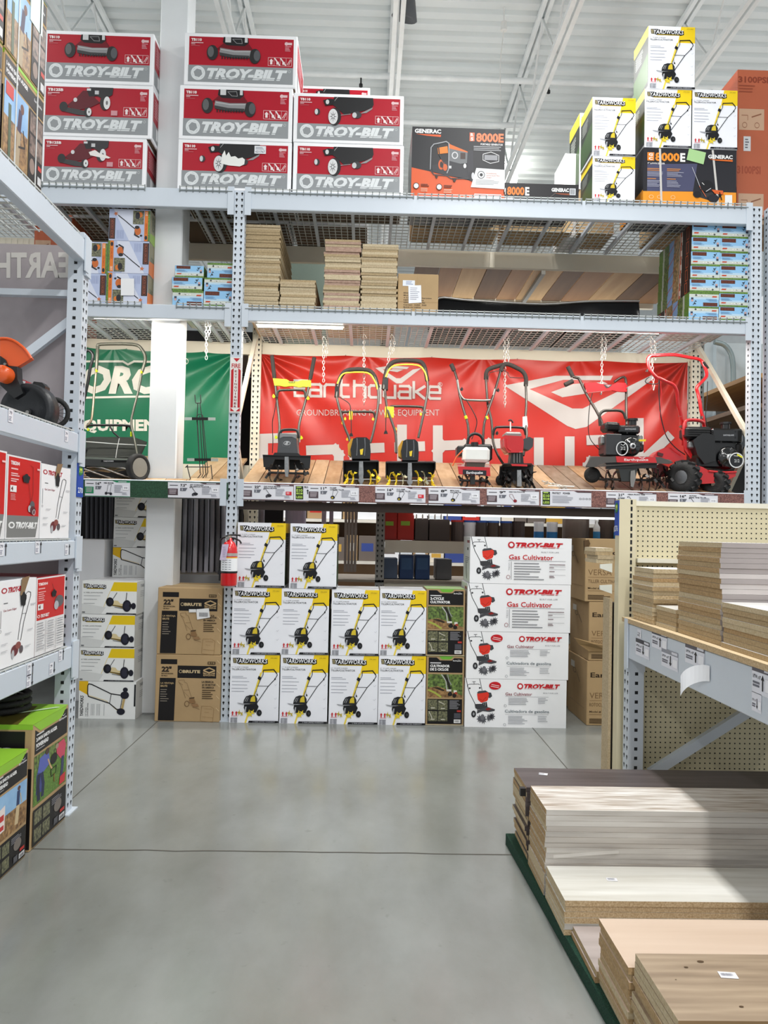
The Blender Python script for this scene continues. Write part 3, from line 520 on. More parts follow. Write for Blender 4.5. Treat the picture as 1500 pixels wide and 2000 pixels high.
def art_auger(F, man='2'):
    K = '#1c1a1b'; G = '#8fc23a'
    F.p(G, 0, 0, 290, 0, 270, 40, 230, 60, 60, 60, 30, 30); F.p(K, 18, 40, 55, 72, 235, 72, 275, 20, 300, 20, 300, 180, 18, 190)
    F.r('#cfcfd2', 30, 72, 90, 80); F.t('#f2f2f2', man+'-MAN EARTH AUGER', 28, 92, 205, 116, .04); F.t('#f2f2f2', 'POWERHEAD', 28, 128, 130, 154, .04); F.lines('#a6a6aa', 28, 164, 110, 172, 1, 5); F.t('#e0e0e2', 'Earthquake', 222, 60, 292, 78, .02); F.l('#e0e0e2', 3, 250, 46, 262, 54, 276, 46)
    if man == '2':
        F.r(FOL, 16, 200, 300, 300); F.r(GRASSP, 16, 290, 300, 500); F.l('#3f4a86', 46, 90, 250, 60, 330, 60, 430); F.p('#5a66b0', 60, 230, 130, 215, 150, 300, 90, 330, 45, 310); F.l('#232842', 26, 55, 330, 50, 400, 60, 480); F.l('#2a3050', 22, 80, 330, 95, 400, 90, 470); F.l('#caa37c', 10, 130, 270, 150, 320, 165, 345)
        F.p('#c84a62', 200, 215, 270, 205, 290, 250, 280, 330, 240, 320, 205, 270); F.l('#3a3f60', 24, 262, 320, 260, 400, 250, 450); F.e('#4a3a34', 120, 215, 16, 20); F.e('#a08c78', 205, 225, 15, 16); F.e('#1d1c1e', 180, 290, 30, 34); F.l('#1d1c1e', 5, 155, 350, 205, 345, 200, 390, 160, 395, 155, 350); F.l('#8a5a30', 6, 185, 390, 188, 440); F.p('#c8333c', 240, 440, 290, 430, 285, 490, 235, 490)
    else:
        F.r(SKYP, 16, 200, 300, 360); F.r(SOIL, 16, 350, 300, 500); F.l('#2f3f66', 26, 225, 250, 222, 330, 220, 360); F.e('#5a3a30', 228, 228, 13, 15); F.l('#c9b48e', 30, 222, 350, 212, 460); F.l('#c9b48e', 6, 240, 270, 255, 340); F.p('#e8dcd8', 30, 300, 110, 275, 110, 440, 30, 450); F.r('#c43a3a', 36, 330, 102, 370); F.r('#c43a3a', 36, 400, 102, 430)
    F.r(K, 16, 520, 300, 740)
    for x, y in ((26, 535), (96, 540), (26, 640), (96, 640)): F.r(DIMP, x, y, x+60, y+80)
    F.lines('#8a8a90', 170, 545, 260, 590, 4, 5); F.e('#77706a', 225, 610, 34, 40); F.r('#c9cacc', 240, 690, 290, 725); F.bars('#55565c', 246, 700, 284, 720, 8); F.r('#55565c', 190, 680, 225, 720); F.r('#b8332f', 245, 655, 285, 675)
def art_auger_front(F):
    F.r('#8fc23a', 0, 0, 300, 30); F.p('#151416', 0, 60, 170, 60, 200, 40, 285, 40, 285, 240, 0, 240); F.t('#c4c6cc', 'Earthquake', 60, 130, 260, 160, .02); F.l('#c4c6cc', 4, 170, 105, 190, 120, 215, 105); F.r('#151416', 0, 262, 300, 740)
def art_plain(F): pass

# ---------------------------------------------------------------- cartons
_C = {}
def carton_mesh(key, w, d, h, body, front=None, fs=(100, 100), left=None, right=None, ls=(100, 100), top=None, c=0.004, back=None):
    m = MB(); m.cbox(-w/2, 0, 0, w/2, d, h, body, c)
    if front: front(Face(m, (-w/2, 0, h), (1, 0, 0), (0, 0, -1), fs[0], fs[1], w, h))
    if left: left(Face(m, (-w/2, d, h), (0, -1, 0), (0, 0, -1), ls[0], ls[1], d, h))
    if right: right(Face(m, (w/2, 0, h), (0, 1, 0), (0, 0, -1), ls[0], ls[1], d, h))
    if top: top(Face(m, (-w/2, d, h), (1, 0, 0), (0, -1, 0), 100, 100, w, d))
    if key.startswith('m_'): m.box(-w/2+.01, .01, -.0008, w/2-.01, d-.01, -.0002, mat('carton_bottom', '#5e4f3f', .9))
    _C[key] = (m.mesh(key), w, d, h)
def tapetop(F): F.r('#c9b68c', 0, 44, 100, 56)
def tapegrey(F): F.r('#c6c9cd', 0, 45, 100, 55); F.r('#8c8f94', 0, 49.6, 100, 50.4); F.lines('#9a9ca2', 12, 10, 60, 35, 5); F.r('#f0f1f2', 62, 62, 92, 90)
def tapegreen(F): F.r('#9cc36a', 0, 0, 100, 100); F.r('#cfd8c0', 0, 45, 100, 55)
carton_mesh('yard11', .345, .30, .465, PAPER, art_yard, (423, 593), art_yard_side, art_yard_side, (423, 593), tapegrey)
carton_mesh('yard16', .345, .38, .465, PAPER, lambda F: art_yard(F, '16" 13.5-AMP CORDED'), (423, 593), art_yard_side, art_yard_side, (423, 593), tapegrey)
carton_mesh('reel', .385, .42, .225, PAPER, art_reel, (498, 290), art_reel_end, art_reel_end, (200, 290), tapegrey)
carton_mesh('reelup', .385, .42, .225, PAPER, art_reel_up, (498, 290), art_reel_end, art_reel_end, (200, 290), tapegrey)
carton_mesh('brute', .46, .5, .465, KRAFT, art_brute, (1310, 1330), None, None, (100, 100), tapetop)
carton_mesh('brute_plain', .46, .5, .465, KRAFT, lambda F: art_brute(F, False), (1310, 1330), None, None, (100, 100), tapetop)
carton_mesh('quake', .27, .30, .475, KRAFT, art_quake, (960, 1700), None, None, (100, 100), tapegreen)
carton_mesh('quake_es', .27, .30, .475, KRAFT, lambda F: art_quake(F, True), (960, 1700), None, None, (100, 100), tapegreen)
carton_mesh('gas', .715, .36, .345, PAPER, art_gas, (1350, 630), lambda F: (F.t('#b3202b', 'TROY-BILT', 55, 8, 92, 14, .04, .2), F.r('#2a2b2e', 60, 24, 75, 30), F.lines('#8f9196', 30, 45, 90, 60, 4), F.l('#3a4a3c', 4, 45, 60, 55, 92)), None, (100, 100))
carton_mesh('gas2', .715, .36, .345, PAPER, lambda F: art_gas(F, True), (1350, 630), lambda F: (F.t('#b3202b', 'TROY-BILT', 55, 8, 92, 14, .04, .2), F.l('#3a4a3c', 4, 45, 60, 55, 92)), None, (100, 100))
for k, f in (('m_front', lambda F: art_mower(F, 'front')), ('m_side', lambda F: art_mower(F, 'side')), ('m_rear', lambda F: art_mower(F, 'rear')), ('m_torn', art_mower_torn), ('m_sidetorn', art_mower_side_torn)):
    carton_mesh(k, .775, .52, .37, PAPER, f, (1390, 640), None, art_mower_end, (700, 640))
carton_mesh('generac', .66, .5, .50, mat('black_carton', '#26262a', .3, coat=.4), art_generac, (1420, 1030), art_plain, None)
carton_mesh('edger', .66, .5, .38, mat('black_carton'), art_edger, (1380, 850), lambda F: (F.r('#26262c', 0, 0, 100, 75), F.r('#e8952a', 0, 75, 100, 100)), None)
carton_mesh('edger_low', .54, .45, .11, mat('black_carton'), art_edger_low, (1000, 190))
carton_mesh('bd', .30, .42, .24, mat('lilac_carton', '#c3cadf', .4), art_bd, (380, 300), art_bd_side, art_bd_side, (200, 300))
carton_mesh('sbd', .22, .62, .105, mat('pale_carton', '#c9ccc6', .35, coat=.3), art_sbd, (310, 150), art_sbd_side, art_sbd_side, (1000, 150))
carton_mesh('versa', .55, .5, .47, KRAFT, lambda F: art_versa(F, word='TILLER CULTIVATOR'), (500, 500), art_versa_side, None, (250, 500), tapetop)
carton_mesh('rotoc', .55, .5, .47, KRAFT, art_versa, (500, 500), art_versa_side, None, (250, 500), tapetop)
carton_mesh('brown', .29, .3, .27, KRAFT, art_carton_text, (360, 360), None, None, (100, 100), tapetop)
carton_mesh('psi', .60, .6, .9, mat('orange_wrapped_carton', '#b35c40', .35, coat=.3), art_psi, (600, 900), lambda F: F.r('#a5543a', 0, 0, 100, 100), None)
carton_mesh('tbe', .34, .5, .54, PAPER, art_tbe, (270, 600)); carton_mesh('wedger', .34, .5, .54, PAPER, art_wedger, (270, 600)); carton_mesh('tbe_back', .34, .5, .54, mat('red_carton', '#a3202a', .4), art_back, (250, 600))
carton_mesh('auger2', .46, .62, .80, KRAFT, art_auger, (310, 755), lambda F: art_auger_front(F), None, (300, 755), lambda F: (F.r('#8fc23a', 0, 0, 100, 100), F.p('#5c5522', 0, 20, 60, 20, 90, 80, 0, 90), F.r('#c6d86a', 0, 55, 100, 62)))
carton_mesh('auger1', .44, .5, .62, KRAFT, lambda F: art_auger(F, '1'), (310, 755), art_auger_front, None, (300, 755), lambda F: (F.r('#8fc23a', 0, 0, 100, 100), F.r('#e6d8d4', 10, 30, 50, 70)))
carton_mesh('white', .24, .35, .36, PAPER, None, c=.004)
carton_mesh('kraft', .24, .35, .36, KRAFT, None, c=.004)

def carton(key, name, u0, v0, u1, v1, D, label, cat='box', group=None, z=None, rz=0.0, dy=1.0):
    """carton seen at pixels u0..u1, v0..v1 on the depth plane D; z puts its base on what carries it; returns (object, top z)"""
    me, w_, d_, h_ = _C[key]; vm = (v0+v1)/2
    X0, X1 = P(u0, vm, D).x, P(u1, vm, D).x; uc = (u0+u1)/2
    zt, zb = P(uc, v0, D).z, P(uc, v1, D).z
    if z is None: z = zb
    H = zt-z
    o = bpy.data.objects.new(name, me); COL.objects.link(o); o.location = ((X0+X1)/2, D, z); o.scale = ((X1-X0)/w_, dy, H/h_); o.rotation_euler = (0, 0, rz)
    tag(o, label, cat, group); return o, z+H
def patch(parent, name, D_, pts, col, detail=None, label=None):
    """a sticker, strap or torn hole on a carton's front, world points"""
    m = MB(); m.prism(pts, D_, ink(col))
    if detail: detail(m)
    o = m.build(name, parent)
    bpy.context.view_layer.update(); o.matrix_parent_inverse = parent.matrix_world.inverted()
    if label: o['label'] = label
    return o
# ---------------------------------------------------------------- floor, ceiling, walls
def concrete():
    m = bpy.data.materials.new('polished_concrete'); m.use_nodes = True; nt = m.node_tree; b = nt.nodes['Principled BSDF']; L = nt.links.new
    g = nt.nodes.new('ShaderNodeNewGeometry')
    def nz(s, d, st=(1, 1, 1)):
        mp = nt.nodes.new('ShaderNodeMapping'); mp.inputs['Scale'].default_value = st; L(g.outputs['Position'], mp.inputs[0])
        n = nt.nodes.new('ShaderNodeTexNoise'); n.inputs['Scale'].default_value = s; n.inputs['Detail'].default_value = d; n.inputs['Roughness'].default_value = .6; L(mp.outputs[0], n.inputs['Vector']); return n
    a, c = nz(1.1, 10, (1, .5, 1)), nz(.5, 4)
    r = nt.nodes.new('ShaderNodeValToRGB'); e = r.color_ramp.elements; e[0].position = .32; e[1].position = .68; e[0].color = lin('#757773'); e[1].color = lin('#989c9b'); L(a.outputs['Fac'], r.inputs[0])
    r2 = nt.nodes.new('ShaderNodeValToRGB'); e = r2.color_ramp.elements; e[0].position = .35; e[1].position = .65; e[0].color = (.86, .855, .81, 1); e[1].color = (1.0, 1.0, 1.0, 1); L(c.outputs['Fac'], r2.inputs[0])
    mx = nt.nodes.new('ShaderNodeMix'); mx.data_type = 'RGBA'; mx.blend_type = 'MULTIPLY'; mx.inputs[0].default_value = 1; L(r.outputs[0], mx.inputs[6]); L(r2.outputs[0], mx.inputs[7])
    # pits and small dark scuffs
    v = nz(16, 6, (1, 1, 1)); r3 = nt.nodes.new('ShaderNodeValToRGB'); e = r3.color_ramp.elements; e[0].position = .27; e[1].position = .36; e[0].color = (.6, .6, .58, 1); e[1].color = (1, 1, 1, 1); L(v.outputs['Fac'], r3.inputs[0])
    m2 = nt.nodes.new('ShaderNodeMix'); m2.data_type = 'RGBA'; m2.blend_type = 'MULTIPLY'; m2.inputs[0].default_value = .4; L(mx.outputs[2], m2.inputs[6]); L(r3.outputs[0], m2.inputs[7])
    L(m2.outputs[2], b.inputs['Base Color'])
    rr = nt.nodes.new('ShaderNodeMapRange'); rr.inputs[3].default_value = .10; rr.inputs[4].default_value = .30; n4 = nz(2.2, 4); L(n4.outputs['Fac'], rr.inputs[0]); L(rr.outputs[0], b.inputs['Roughness'])
    b.inputs['Specular IOR Level'].default_value = .5
    return m
FLOORM = concrete(); JOINT = mat('joint_dirt', '#4f4c46', .9)
m = MB(); m.box(-9, -4, -.12, 9, 18, 0, FLOORM); struct(m.build('floor'))
m = MB()
JY = P(540, 1662, 1).z  # slab joints cut straight across and along the slab
rnd = random.Random(3)
def strip(m, pts, w):
    for a, b in zip(pts, pts[1:]):
        a, b = Vector(a), Vector(b); d = (b-a).normalized(); n = Vector((-d.y, d.x, 0))*w/2
        m.add([a-n, b-n, b+n, a+n], [(0, 1, 2, 3)], JOINT)
strip(m, [(-4+i*.12, 3.235+rnd.uniform(-.004, .004)-(.0 if i % 9 else .006), .0008) for i in range(70)], .009)
for x in (-1.41, 1.185): strip(m, [(x, 3.24, .0008), (x, 9, .0008)], .005)
o = m.build('trim_1'); struct(o)
# ceiling: white ribbed steel deck
CZ = 6.95; DECK = mat('white_roof_deck', '#e3e8e8', .5, var=.03, scale=1.5)
m = MB(); prof = []; y = -4.0
while y < 18.5:
    prof += [(y, CZ), (y+.055, CZ), (y+.075, CZ+.045), (y+.13, CZ+.045), (y+.15, CZ)]; y += .19
vs = [(x, a, b) for a, b in prof for x in (-9, 9)]
m.add(vs, [(2*i, 2*i+1, 2*i+3, 2*i+2) for i in range(len(prof)-1)], DECK); struct(m.build('ceiling'))
m = MB(); m.box(-9, 18, 0, 9, 18.2, CZ, mat('far_wall', '#cfd3d3', .7)); struct(m.build('wall_back'))
JM = mat('white_joist_steel', '#eef2f2', .5)
def joist(x, z0, label):
    r = empty('roof_joist', (x, 10, z0), label, 'joist', 'steel roof joists')
    with Part('bottom_chord', r) as q:
        for s in (-.035, .035): q.box(x+s-.022, 5.5, z0, x+s+.022, 17.8, z0+.05, JM)
    with Part('top_chord', r) as q:
        for s in (-.035, .035): q.box(x+s-.022, 5.5, CZ-.06, x+s+.022, 17.8, CZ-.01, JM)
    with Part('web_rod', r) as q:
        pts = [(x, 5.6+i*.62, z0+.04 if i % 2 else CZ-.05) for i in range(20)]; q.tube(pts, .014, JM, 6)
for x, l in ((-3.02, 'leftmost white open-web roof joist above the far-left mower cartons'), (-1.42, 'white open-web roof joist behind the steel column'), (.2, 'white open-web roof joist above the gap between mower cartons and generator'),
             (1.78, 'broad white open-web roof joist above the generator carton'), (3.32, 'rightmost white open-web roof joist by the tallest tiller carton')):
    joist(x, CZ-.86, l)
def pipe(y, z, lab):
    m = MB(); m.tube([(-8.5, y, z), (8.5, y, z)], .035, JM, 10); return tag(m.build('sprinkler_pipe'), lab, 'pipe')
pa = P(700, 152, 8.9); pipe(8.9, pa.z+.03, 'long white sprinkler pipe crossing the ceiling, the nearer one')
pb = P(1000, 245, 9.8); pipe(9.8, pb.z, 'long white sprinkler pipe crossing the ceiling, the farther one')
for u, v, D, zz, l in ((705, 152, 8.86, pa.z, 'small black sprinkler head left of the long joist'), (1073, 163, 8.86, pa.z, 'small black sprinkler head right of the broad joist'), (1393, 172, 8.86, pa.z, 'small black sprinkler head above the right tiller cartons')):
    p = P(u, v, D); m = MB(); m.cyl((p.x, 8.9, zz-.10), (p.x, 8.9, zz), .010, BLACK, 8); m.cyl((p.x, 8.9, zz-.105), (p.x, 8.9, zz-.075), .022, BLACK, 8); tag(m.build('ceiling_sprinkler'), l, 'sprinkler', 'sprinkler heads')
# hanging ceiling speaker / lamp parts at the top edge
p = P(798, 14, 7.4)
r = empty('ceiling_speaker', (p.x, 7.4, p.z), 'dark ceiling speaker hanging at the top edge of the view', 'speaker')
with Part('speaker_horn', r) as q: q.lathe([(.02, .18), (.05, .14), (.09, .02), (.13, -.10), (.12, -.11), (.0001, -.05)], (p.x-.02, 7.4, p.z), (.2, -.35, 1), mat('grey_horn', '#55585c', .5), 18)
with Part('bracket', r) as q: q.tube([(p.x-.05, 7.4, p.z+.12), (p.x-.05, 7.4, CZ)], .012, JM)
p = P(984, 60, 8.0)
r = empty('ceiling_sensor', (p.x, 8, p.z), 'small white ceiling sensor with a thin hanging wire', 'sensor')
with Part('sensor_body', r) as q: q.cyl((p.x, 8, p.z), (p.x, 8, p.z+.09), .035, WHITE, 12); q.cyl((p.x, 8, p.z+.09), (p.x, 8, CZ), .008, WHITE, 6)
with Part('wire', r) as q: q.tube([(p.x, 8, p.z), (p.x-.03, 8, p.z-.35), (p.x-.02, 8, p.z-.8)], .005, WHITE, 5, 3)
p = P(984, 348, 11.4)
r = empty('high_bay_lamp', (p.x, 11.4, p.z), 'round glowing high-bay lamp low behind the generator carton', 'lamp')
GLOW = mat('lamp_glow', '#fffdf4', .5, emit=9)
with Part('lamp_dome', r) as q: q.ell((p.x, 11.4, p.z), .21, .21, .19, GLOW, 20, 12)
with Part('lamp_cap', r) as q: q.cyl((p.x, 11.4, p.z+.2), (p.x, 11.4, CZ), .03, JM, 8)
# the white square column that runs up through the rack
cx1 = P(341, 1000, 5.58).x; cx0 = cx1-.205
m = MB(); m.cbox(cx0, 5.58, 0, cx1, 5.80, CZ, mat('white_column_paint', '#dfe2e4', .5, var=.02), .008); tag(m.build('square_column'), 'tall white square steel column rising through the rack to the ceiling', 'column')

# ---------------------------------------------------------------- pallet racks
TOPZ, MIDZ, LOWZ = 3.735, 2.905, 1.668
YF, YK = 5.40, 6.47
XC = (P(470, 400, YF).x+P(440, 1390, YF).x)/2; XR = P(1477, 600, YF).x
def drop(m, c, u, vv, s, col=DARK, sq=False, n=None):
    """one slot of an upright: centre c, across u, up vv"""
    c, u, vv = Vector(c), Vector(u), Vector(vv)
    if sq: pts = [(-1, -1), (1, -1), (1, 1), (-1, 1)]
    else: pts = [(-.45, -1.5), (.45, -1.5), (.5, -.4), (1, .1), (.95, .8), (.4, 1.3), (-.4, 1.3), (-.95, .8), (-1, .1), (-.5, -.4)]
    m.add([c+u*(a*s)+vv*(b*s) for a, b in pts], [tuple(range(len(pts)))], col)
def upright(root, x0, y0, x1, y1, z0, z1, tear, square, body=STEEL, foot=True, pitch=.0437):
    """tear/square: lists of faces '-y','+y','-x','+x' that carry slots"""
    with Part('upright', root) as m:
        m.box(x0, y0, z0, x1, y1, z1, body)
        for fc in tear+square:
            sq = fc in square; z = z0+.04; e = .0006
            while z < z1-.02:
                if fc[1] == 'y':
                    yy = y0-e if fc == '-y' else y1+e; w_ = x1-x0
                    for t in ((.22, .72) if not sq else (.5,)): drop(m, (x0+w_*t, yy, z), (1, 0, 0), (0, 0, 1), .0075, DARK, sq)
                else:
                    xx = x0-e if fc == '-x' else x1+e; w_ = y1-y0
                    for t in ((.25, .75) if not sq else (.5,)): drop(m, (xx, y0+w_*t, z), (0, 1, 0), (0, 0, 1), .0075, DARK, sq)
                z += pitch
        if foot: m.box(x0-.02, y0-.02, z0, x1+.02, y1+.02, z0+.006, body)
def beam(root, a, b, h, body=STEEL, label=None, t=.045):
    """step beam from a to b (top front edges), inner side +t given by direction"""
    with Part('beam', root, label) as m:
        a, b = Vector(a), Vector(b); d = (b-a).normalized(); n = Vector((d.y, -d.x, 0))*-1  # inner side
        prof = [(0, 0), (.004, .006), (t, .006), (t, 0), (t+.03, 0) if False else (t, -h), (0, -h)]
        prof = [(0, -.004), (.004, 0), (t, 0), (t, -h), (.004, -h), (0, -h+.004)]
        vs = [a+n*p+Vector((0, 0, q)) for p, q in prof]+[b+n*p+Vector((0, 0, q)) for p, q in prof]; k = len(prof)
        m.add(vs, [(i, (i+1) % k, k+(i+1) % k, k+i) for i in range(k)]+[tuple(range(k))[::-1], tuple(range(k, 2*k))], body)
        for e, sgn in ((a, 1), (b, -1)):
            c = e+d*(.02*sgn)-n*.004; m.bar(c+Vector((0, 0, .02)), c+Vector((0, 0, -h-.045)), .045, .006, body, up=tuple(n))
LIPW = mat('grey_lip_wire', '#7d8586', .4)
def deck(root, x0, x1, y0, y1, z, lip=True, sx=.048, sy=.06, name='wire_deck', wm=WIRE, chan=None):
    with Part(name, root) as m:
        r = .0028; n = int(round((x1-x0)/sx))
        for i in range(n+1):
            x = x0+(x1-x0)*i/n; m.bar((x, y0, z), (x, y1, z), 2*r, 2*r, wm)
            if lip: m.bar((x, y0, z+.012), (x, y0, z-.032), 2*r, 2*r, LIPW, up=(0, 1, 0))
        n = int(round((y1-y0)/sy))
        for i in range(n+1):
            y = y0+(y1-y0)*i/n; m.bar((x0, y, z+2*r), (x1, y, z+2*r), 2*r, 2*r, wm)
        if lip: m.bar((x0, y0-.003, z-.02), (x1, y0-.003, z-.02), 2*r, 2*r, LIPW)
    for k in range(4):
        x = x0+(x1-x0)*(k+.5)/4
        with Part('support_channel', root) as m: m.box(x-.012, y0+.06, z-.03, x+.012, y1-.06, z-.006, chan or STEEL)
rack = empty('pallet_rack', (0, YF, 0), 'long white pallet rack facing the aisle with wire shelves and hanging banners', 'rack')
def frame(root, x, zt, y0=YF, y1=YK, body=STEEL):
    upright(root, x-.038, y0, x+.038, y0+.07, 0, zt, ['-y'], ['-x', '+x'], body)
    upright(root, x-.038, y1-.07, x+.038, y1, 0, zt, ['-y'], ['-x', '+x'], CREAMSTEEL)
    z = .15; k = 0
    while z < zt-1.0:
        a, b = (x, y0+.06, z), (x, y1-.06, z+.95)
        if k % 2: a, b = (x, y0+.06, z+.95), (x, y1-.06, z)
        with Part('brace', root) as m: m.bar(a, b, .03, .035, CREAMSTEEL)
        z += .95; k += 1
frame(rack, XC, TOPZ-.0); frame(rack, XR, TOPZ)
XL = XC-3.66
frame(rack, XL, TOPZ)
for xa, xb in ((XL+.04, XC-.04), (XC+.04, XR-.04)):
    for z, h in ((TOPZ, .135), (MIDZ, .10), (LOWZ, .125)):
        beam(rack, (xa, YF-.008, z), (xb, YF-.008, z), h)
        if z != LOWZ: beam(rack, (xb, YK+.008, z), (xa, YK+.008, z), h, CREAMSTEEL)
# wire decks with their turned-down front lip
def decks(z, spans):
    for a, b in spans: deck(rack, a, b, YF-.012, YK-.05, z+.004)
w3 = (XR-XC-.10)/3
right_spans = [(XC+.06+i*w3, XC+.05+(i+1)*w3-.02) for i in range(3)]
left_spans = [(XL+.06, cx0-.9), (cx0-.88, cx0-.02), (cx1+.02, XC-.05)]
decks(TOPZ, right_spans+left_spans); decks(MIDZ, right_spans+left_spans)
with Part('dark_stringer', rack) as m: m.box(XC+.04, YF+.06, LOWZ-.19, XR-.04, YF+.11, LOWZ-.13, mat('dark_stringer_wood', '#3c312c', .8))
with Part('deck_rail', rack) as m: m.box(XC+.04, YK-.09, LOWZ-.02, XR-.04, YK-.05, LOWZ+.20, CREAMSTEEL)
with Part('deck_rail', rack) as m: m.box(XL+.04, YK-.09, LOWZ-.02, XC-.04, YK-.05, LOWZ+.20, CREAMSTEEL)
# neighbouring rack's upright at the far right
nb = empty('neighbouring_rack', (XR+.12, YF, 0), 'pale uprights of the next rack at the right edge', 'rack')
for dx in (.125, .24): upright(nb, XR+dx-.038, YF, XR+dx+.038, YF+.07, 0, TOPZ, ['-y'], ['-x'])

# planks of the sloped display shelf
def ZS(D): return LOWZ-.012+(D-5.44)*.292
PL = [wood('pale_pine_plank', '#bda283', '#a88a66', 'y'), wood('warm_pine_plank', '#ad9070', '#987650', 'y'), wood('grey_pine_plank', '#8f8070', '#776551', 'y')]
def plank(x0, x1, mt, label, group, dz=0, y0=5.42, y1=6.36):
    m = MB(); a, b = ZS(y0)+dz, ZS(y1)+dz; t = .019
    m.add([(x0, y0, a-t), (x1, y0, a-t), (x1, y1, b-t), (x0, y1, b-t), (x0, y0, a), (x1, y0, a), (x1, y1, b), (x0, y1, b)], [(0,3,2,1),(4,5,6,7),(0,1,5,4),(1,2,6,5),(2,3,7,6),(3,0,4,7)], mt)
    return tag(m.build('deck_plank'), label, 'plank', group)
x = XC+.05; i = 0
while x < XR-.16:
    w_ = random.choice((.115, .12, .135)); far = x > 1.05
    plank(x, x+w_-.006, PL[2] if far and i % 3 else PL[i*7 % 2], 'wooden plank of the sloped display shelf under the tillers', 'planks of the sloped shelf before the red banner', random.uniform(-.002, .002)); x += w_; i += 1
x = XC-.05
while x > XC-2.3:
    w_ = random.choice((.14, .15, .16))
    if x-w_ < cx1+.01 and x > cx0-.01:
        plank(x-w_+.006, x, PL[i % 2], 'wooden plank of the sloped shelf before the green banner', 'planks of the sloped shelf before the green banner', 0, 5.42, 5.565)
    else: plank(x-w_+.006, x, PL[i % 2], 'wooden plank of the sloped shelf before the green banner', 'planks of the sloped shelf before the green banner')
    x -= w_; i += 1

# shelf lamps: tubes clipped behind the front beam
TUBE = mat('lit_tube', '#fff6e6', .4, emit=14)
def tubelamp(u0, u1, lab, dz=.03):
    a, b = P(u0, 640, 5.47).x, P(u1, 640, 5.47).x
    r = empty('tube_lamp', ((a+b)/2, 5.47, MIDZ-.11+dz), lab, 'lamp', 'tube lamps behind the shelf beam')
    with Part('lamp_housing', r) as m: m.box(a, 5.452, MIDZ-.105+dz, b, 5.50, MIDZ-.085+dz, WHITE)
    with Part('lamp_tube', r) as m: m.tube([(a+.01, 5.476, MIDZ-.113+dz), (b-.01, 5.476, MIDZ-.113+dz)], .0075, TUBE, 8)
tubelamp(500, 672, 'lit tube lamp behind the beam above the grey electric tiller', 0)
tubelamp(180, 300, 'lit tube lamp behind the beam left of the white column')
tubelamp(1010, 1290, 'lit tube lamp behind the beam above the red tillers')

# ---------------------------------------------------------------- banners
def fabric(key, c, ties):
    """vinyl with folds that radiate from the points it is tied at"""
    m = mat(key, c, .36, var=.03, scale=2); nt = m.node_tree; b = nt.nodes['Principled BSDF']; L = nt.links.new
    g = nt.nodes.new('ShaderNodeNewGeometry')
    def mth(op, x, y=None):
        n = nt.nodes.new('ShaderNodeMath'); n.operation = op
        for i, v in enumerate((x, y)):
            if v is None: continue
            if isinstance(v, (int, float)): n.inputs[i].default_value = v
            else: L(v, n.inputs[i])
        return n.outputs[0]
    sp = nt.nodes.new('ShaderNodeSeparateXYZ'); L(g.outputs['Position'], sp.inputs[0]); tot = None
    for (tx, tz, k, ph, amp, R) in ties:
        dx, dz = mth('SUBTRACT', sp.outputs[0], tx), mth('SUBTRACT', tz+.02, sp.outputs[2])
        r = mth('SQRT', mth('ADD', mth('MULTIPLY', dx, dx), mth('MULTIPLY', dz, dz)))
        h = mth('MULTIPLY', mth('SINE', mth('ADD', mth('MULTIPLY', mth('ARCTAN2', dz, dx), k), ph)), mth('MULTIPLY', mth('EXPONENT', mth('MULTIPLY', r, -1/R)), amp))
        h = mth('MULTIPLY', h, mth('MINIMUM', mth('MULTIPLY', r, 4.0), 1.0)); tot = h if tot is None else mth('ADD', tot, h)
    bp = nt.nodes.new('ShaderNodeBump'); bp.inputs['Strength'].default_value = 1.0; bp.inputs['Distance'].default_value = 1.0
    L(tot, bp.inputs['Height']); L(bp.outputs[0], b.inputs['Normal']); return m
DB = 6.425
def tz(u, v): p = P(u, v, DB); return p.x, p.z
RT = [(*tz(507, 692), 13, .4, .034, .8), (*tz(714, 694), 9, 1.0, .011, .4), (*tz(945, 697), 9, 2.0, .014, .5), (*tz(1130, 701), 9, .3, .006, .3), (*tz(1342, 708), 13, 1.3, .034, .8)]
GT = [(*tz(222, 682), 9, .6, .008, .3), (*tz(470, 690), 12, .9, .028, .7)]
RB = fabric('red_banner_vinyl', '#bf281c', RT); GB = fabric('green_banner_vinyl', '#15714f', GT); GW = fabric('grey_banner_print', '#c2bcba', RT); WW = fabric('cream_banner_print', '#e9e6da', GT)
class PF(Face):
    """printed face whose art units are photo pixels on the plane y = D"""
    def __init__(s, mb, D): s.mb = mb; s.D = D; s.k = 0; s.q = 1; s.ox = s.oy = 0
    def pt(s, x, y): p = P(x, y, s.D); return Vector((p.x, p.y-.0015-s.k*.0003, p.z))
def banner(u0, v0, u1, v1, zb, m0, name, label):
    r = empty(name, P((u0+u1)/2, v0, DB), label, 'banner')
    a, b = P(u0, v0, DB), P(u1, v1, DB); n = 40
    with Part('banner_sheet', r) as m:
        top = [(a.x+(b.x-a.x)*i/n, DB, a.z+(b.z-a.z)*i/n-.012*abs(math.sin(i/n*PI*5))) for i in range(n+1)]; bot = [(p[0], DB, zb) for p in top]
        m.add(top+bot, [(n+1+i, n+2+i, i+1, i) for i in range(n)], m0); m.add([(x_, y_+.003, z_) for x_, y_, z_ in top+bot], [(i, i+1, n+2+i, n+1+i) for i in range(n)], m0)
    with Part('banner_hem', r) as m: m.box(a.x, DB-.002, zb, a.x+.012, DB, a.z-.01, m0)
    for i in range(6):
        t = i/5; q = a.lerp(b, t)
        with Part('tie', r) as m: m.tube([(q.x, DB, q.z-.01), (q.x, DB+.03, q.z+.045), (q.x, DB+.045, q.z+.09)], .0025, BLACK, 5)
    return r
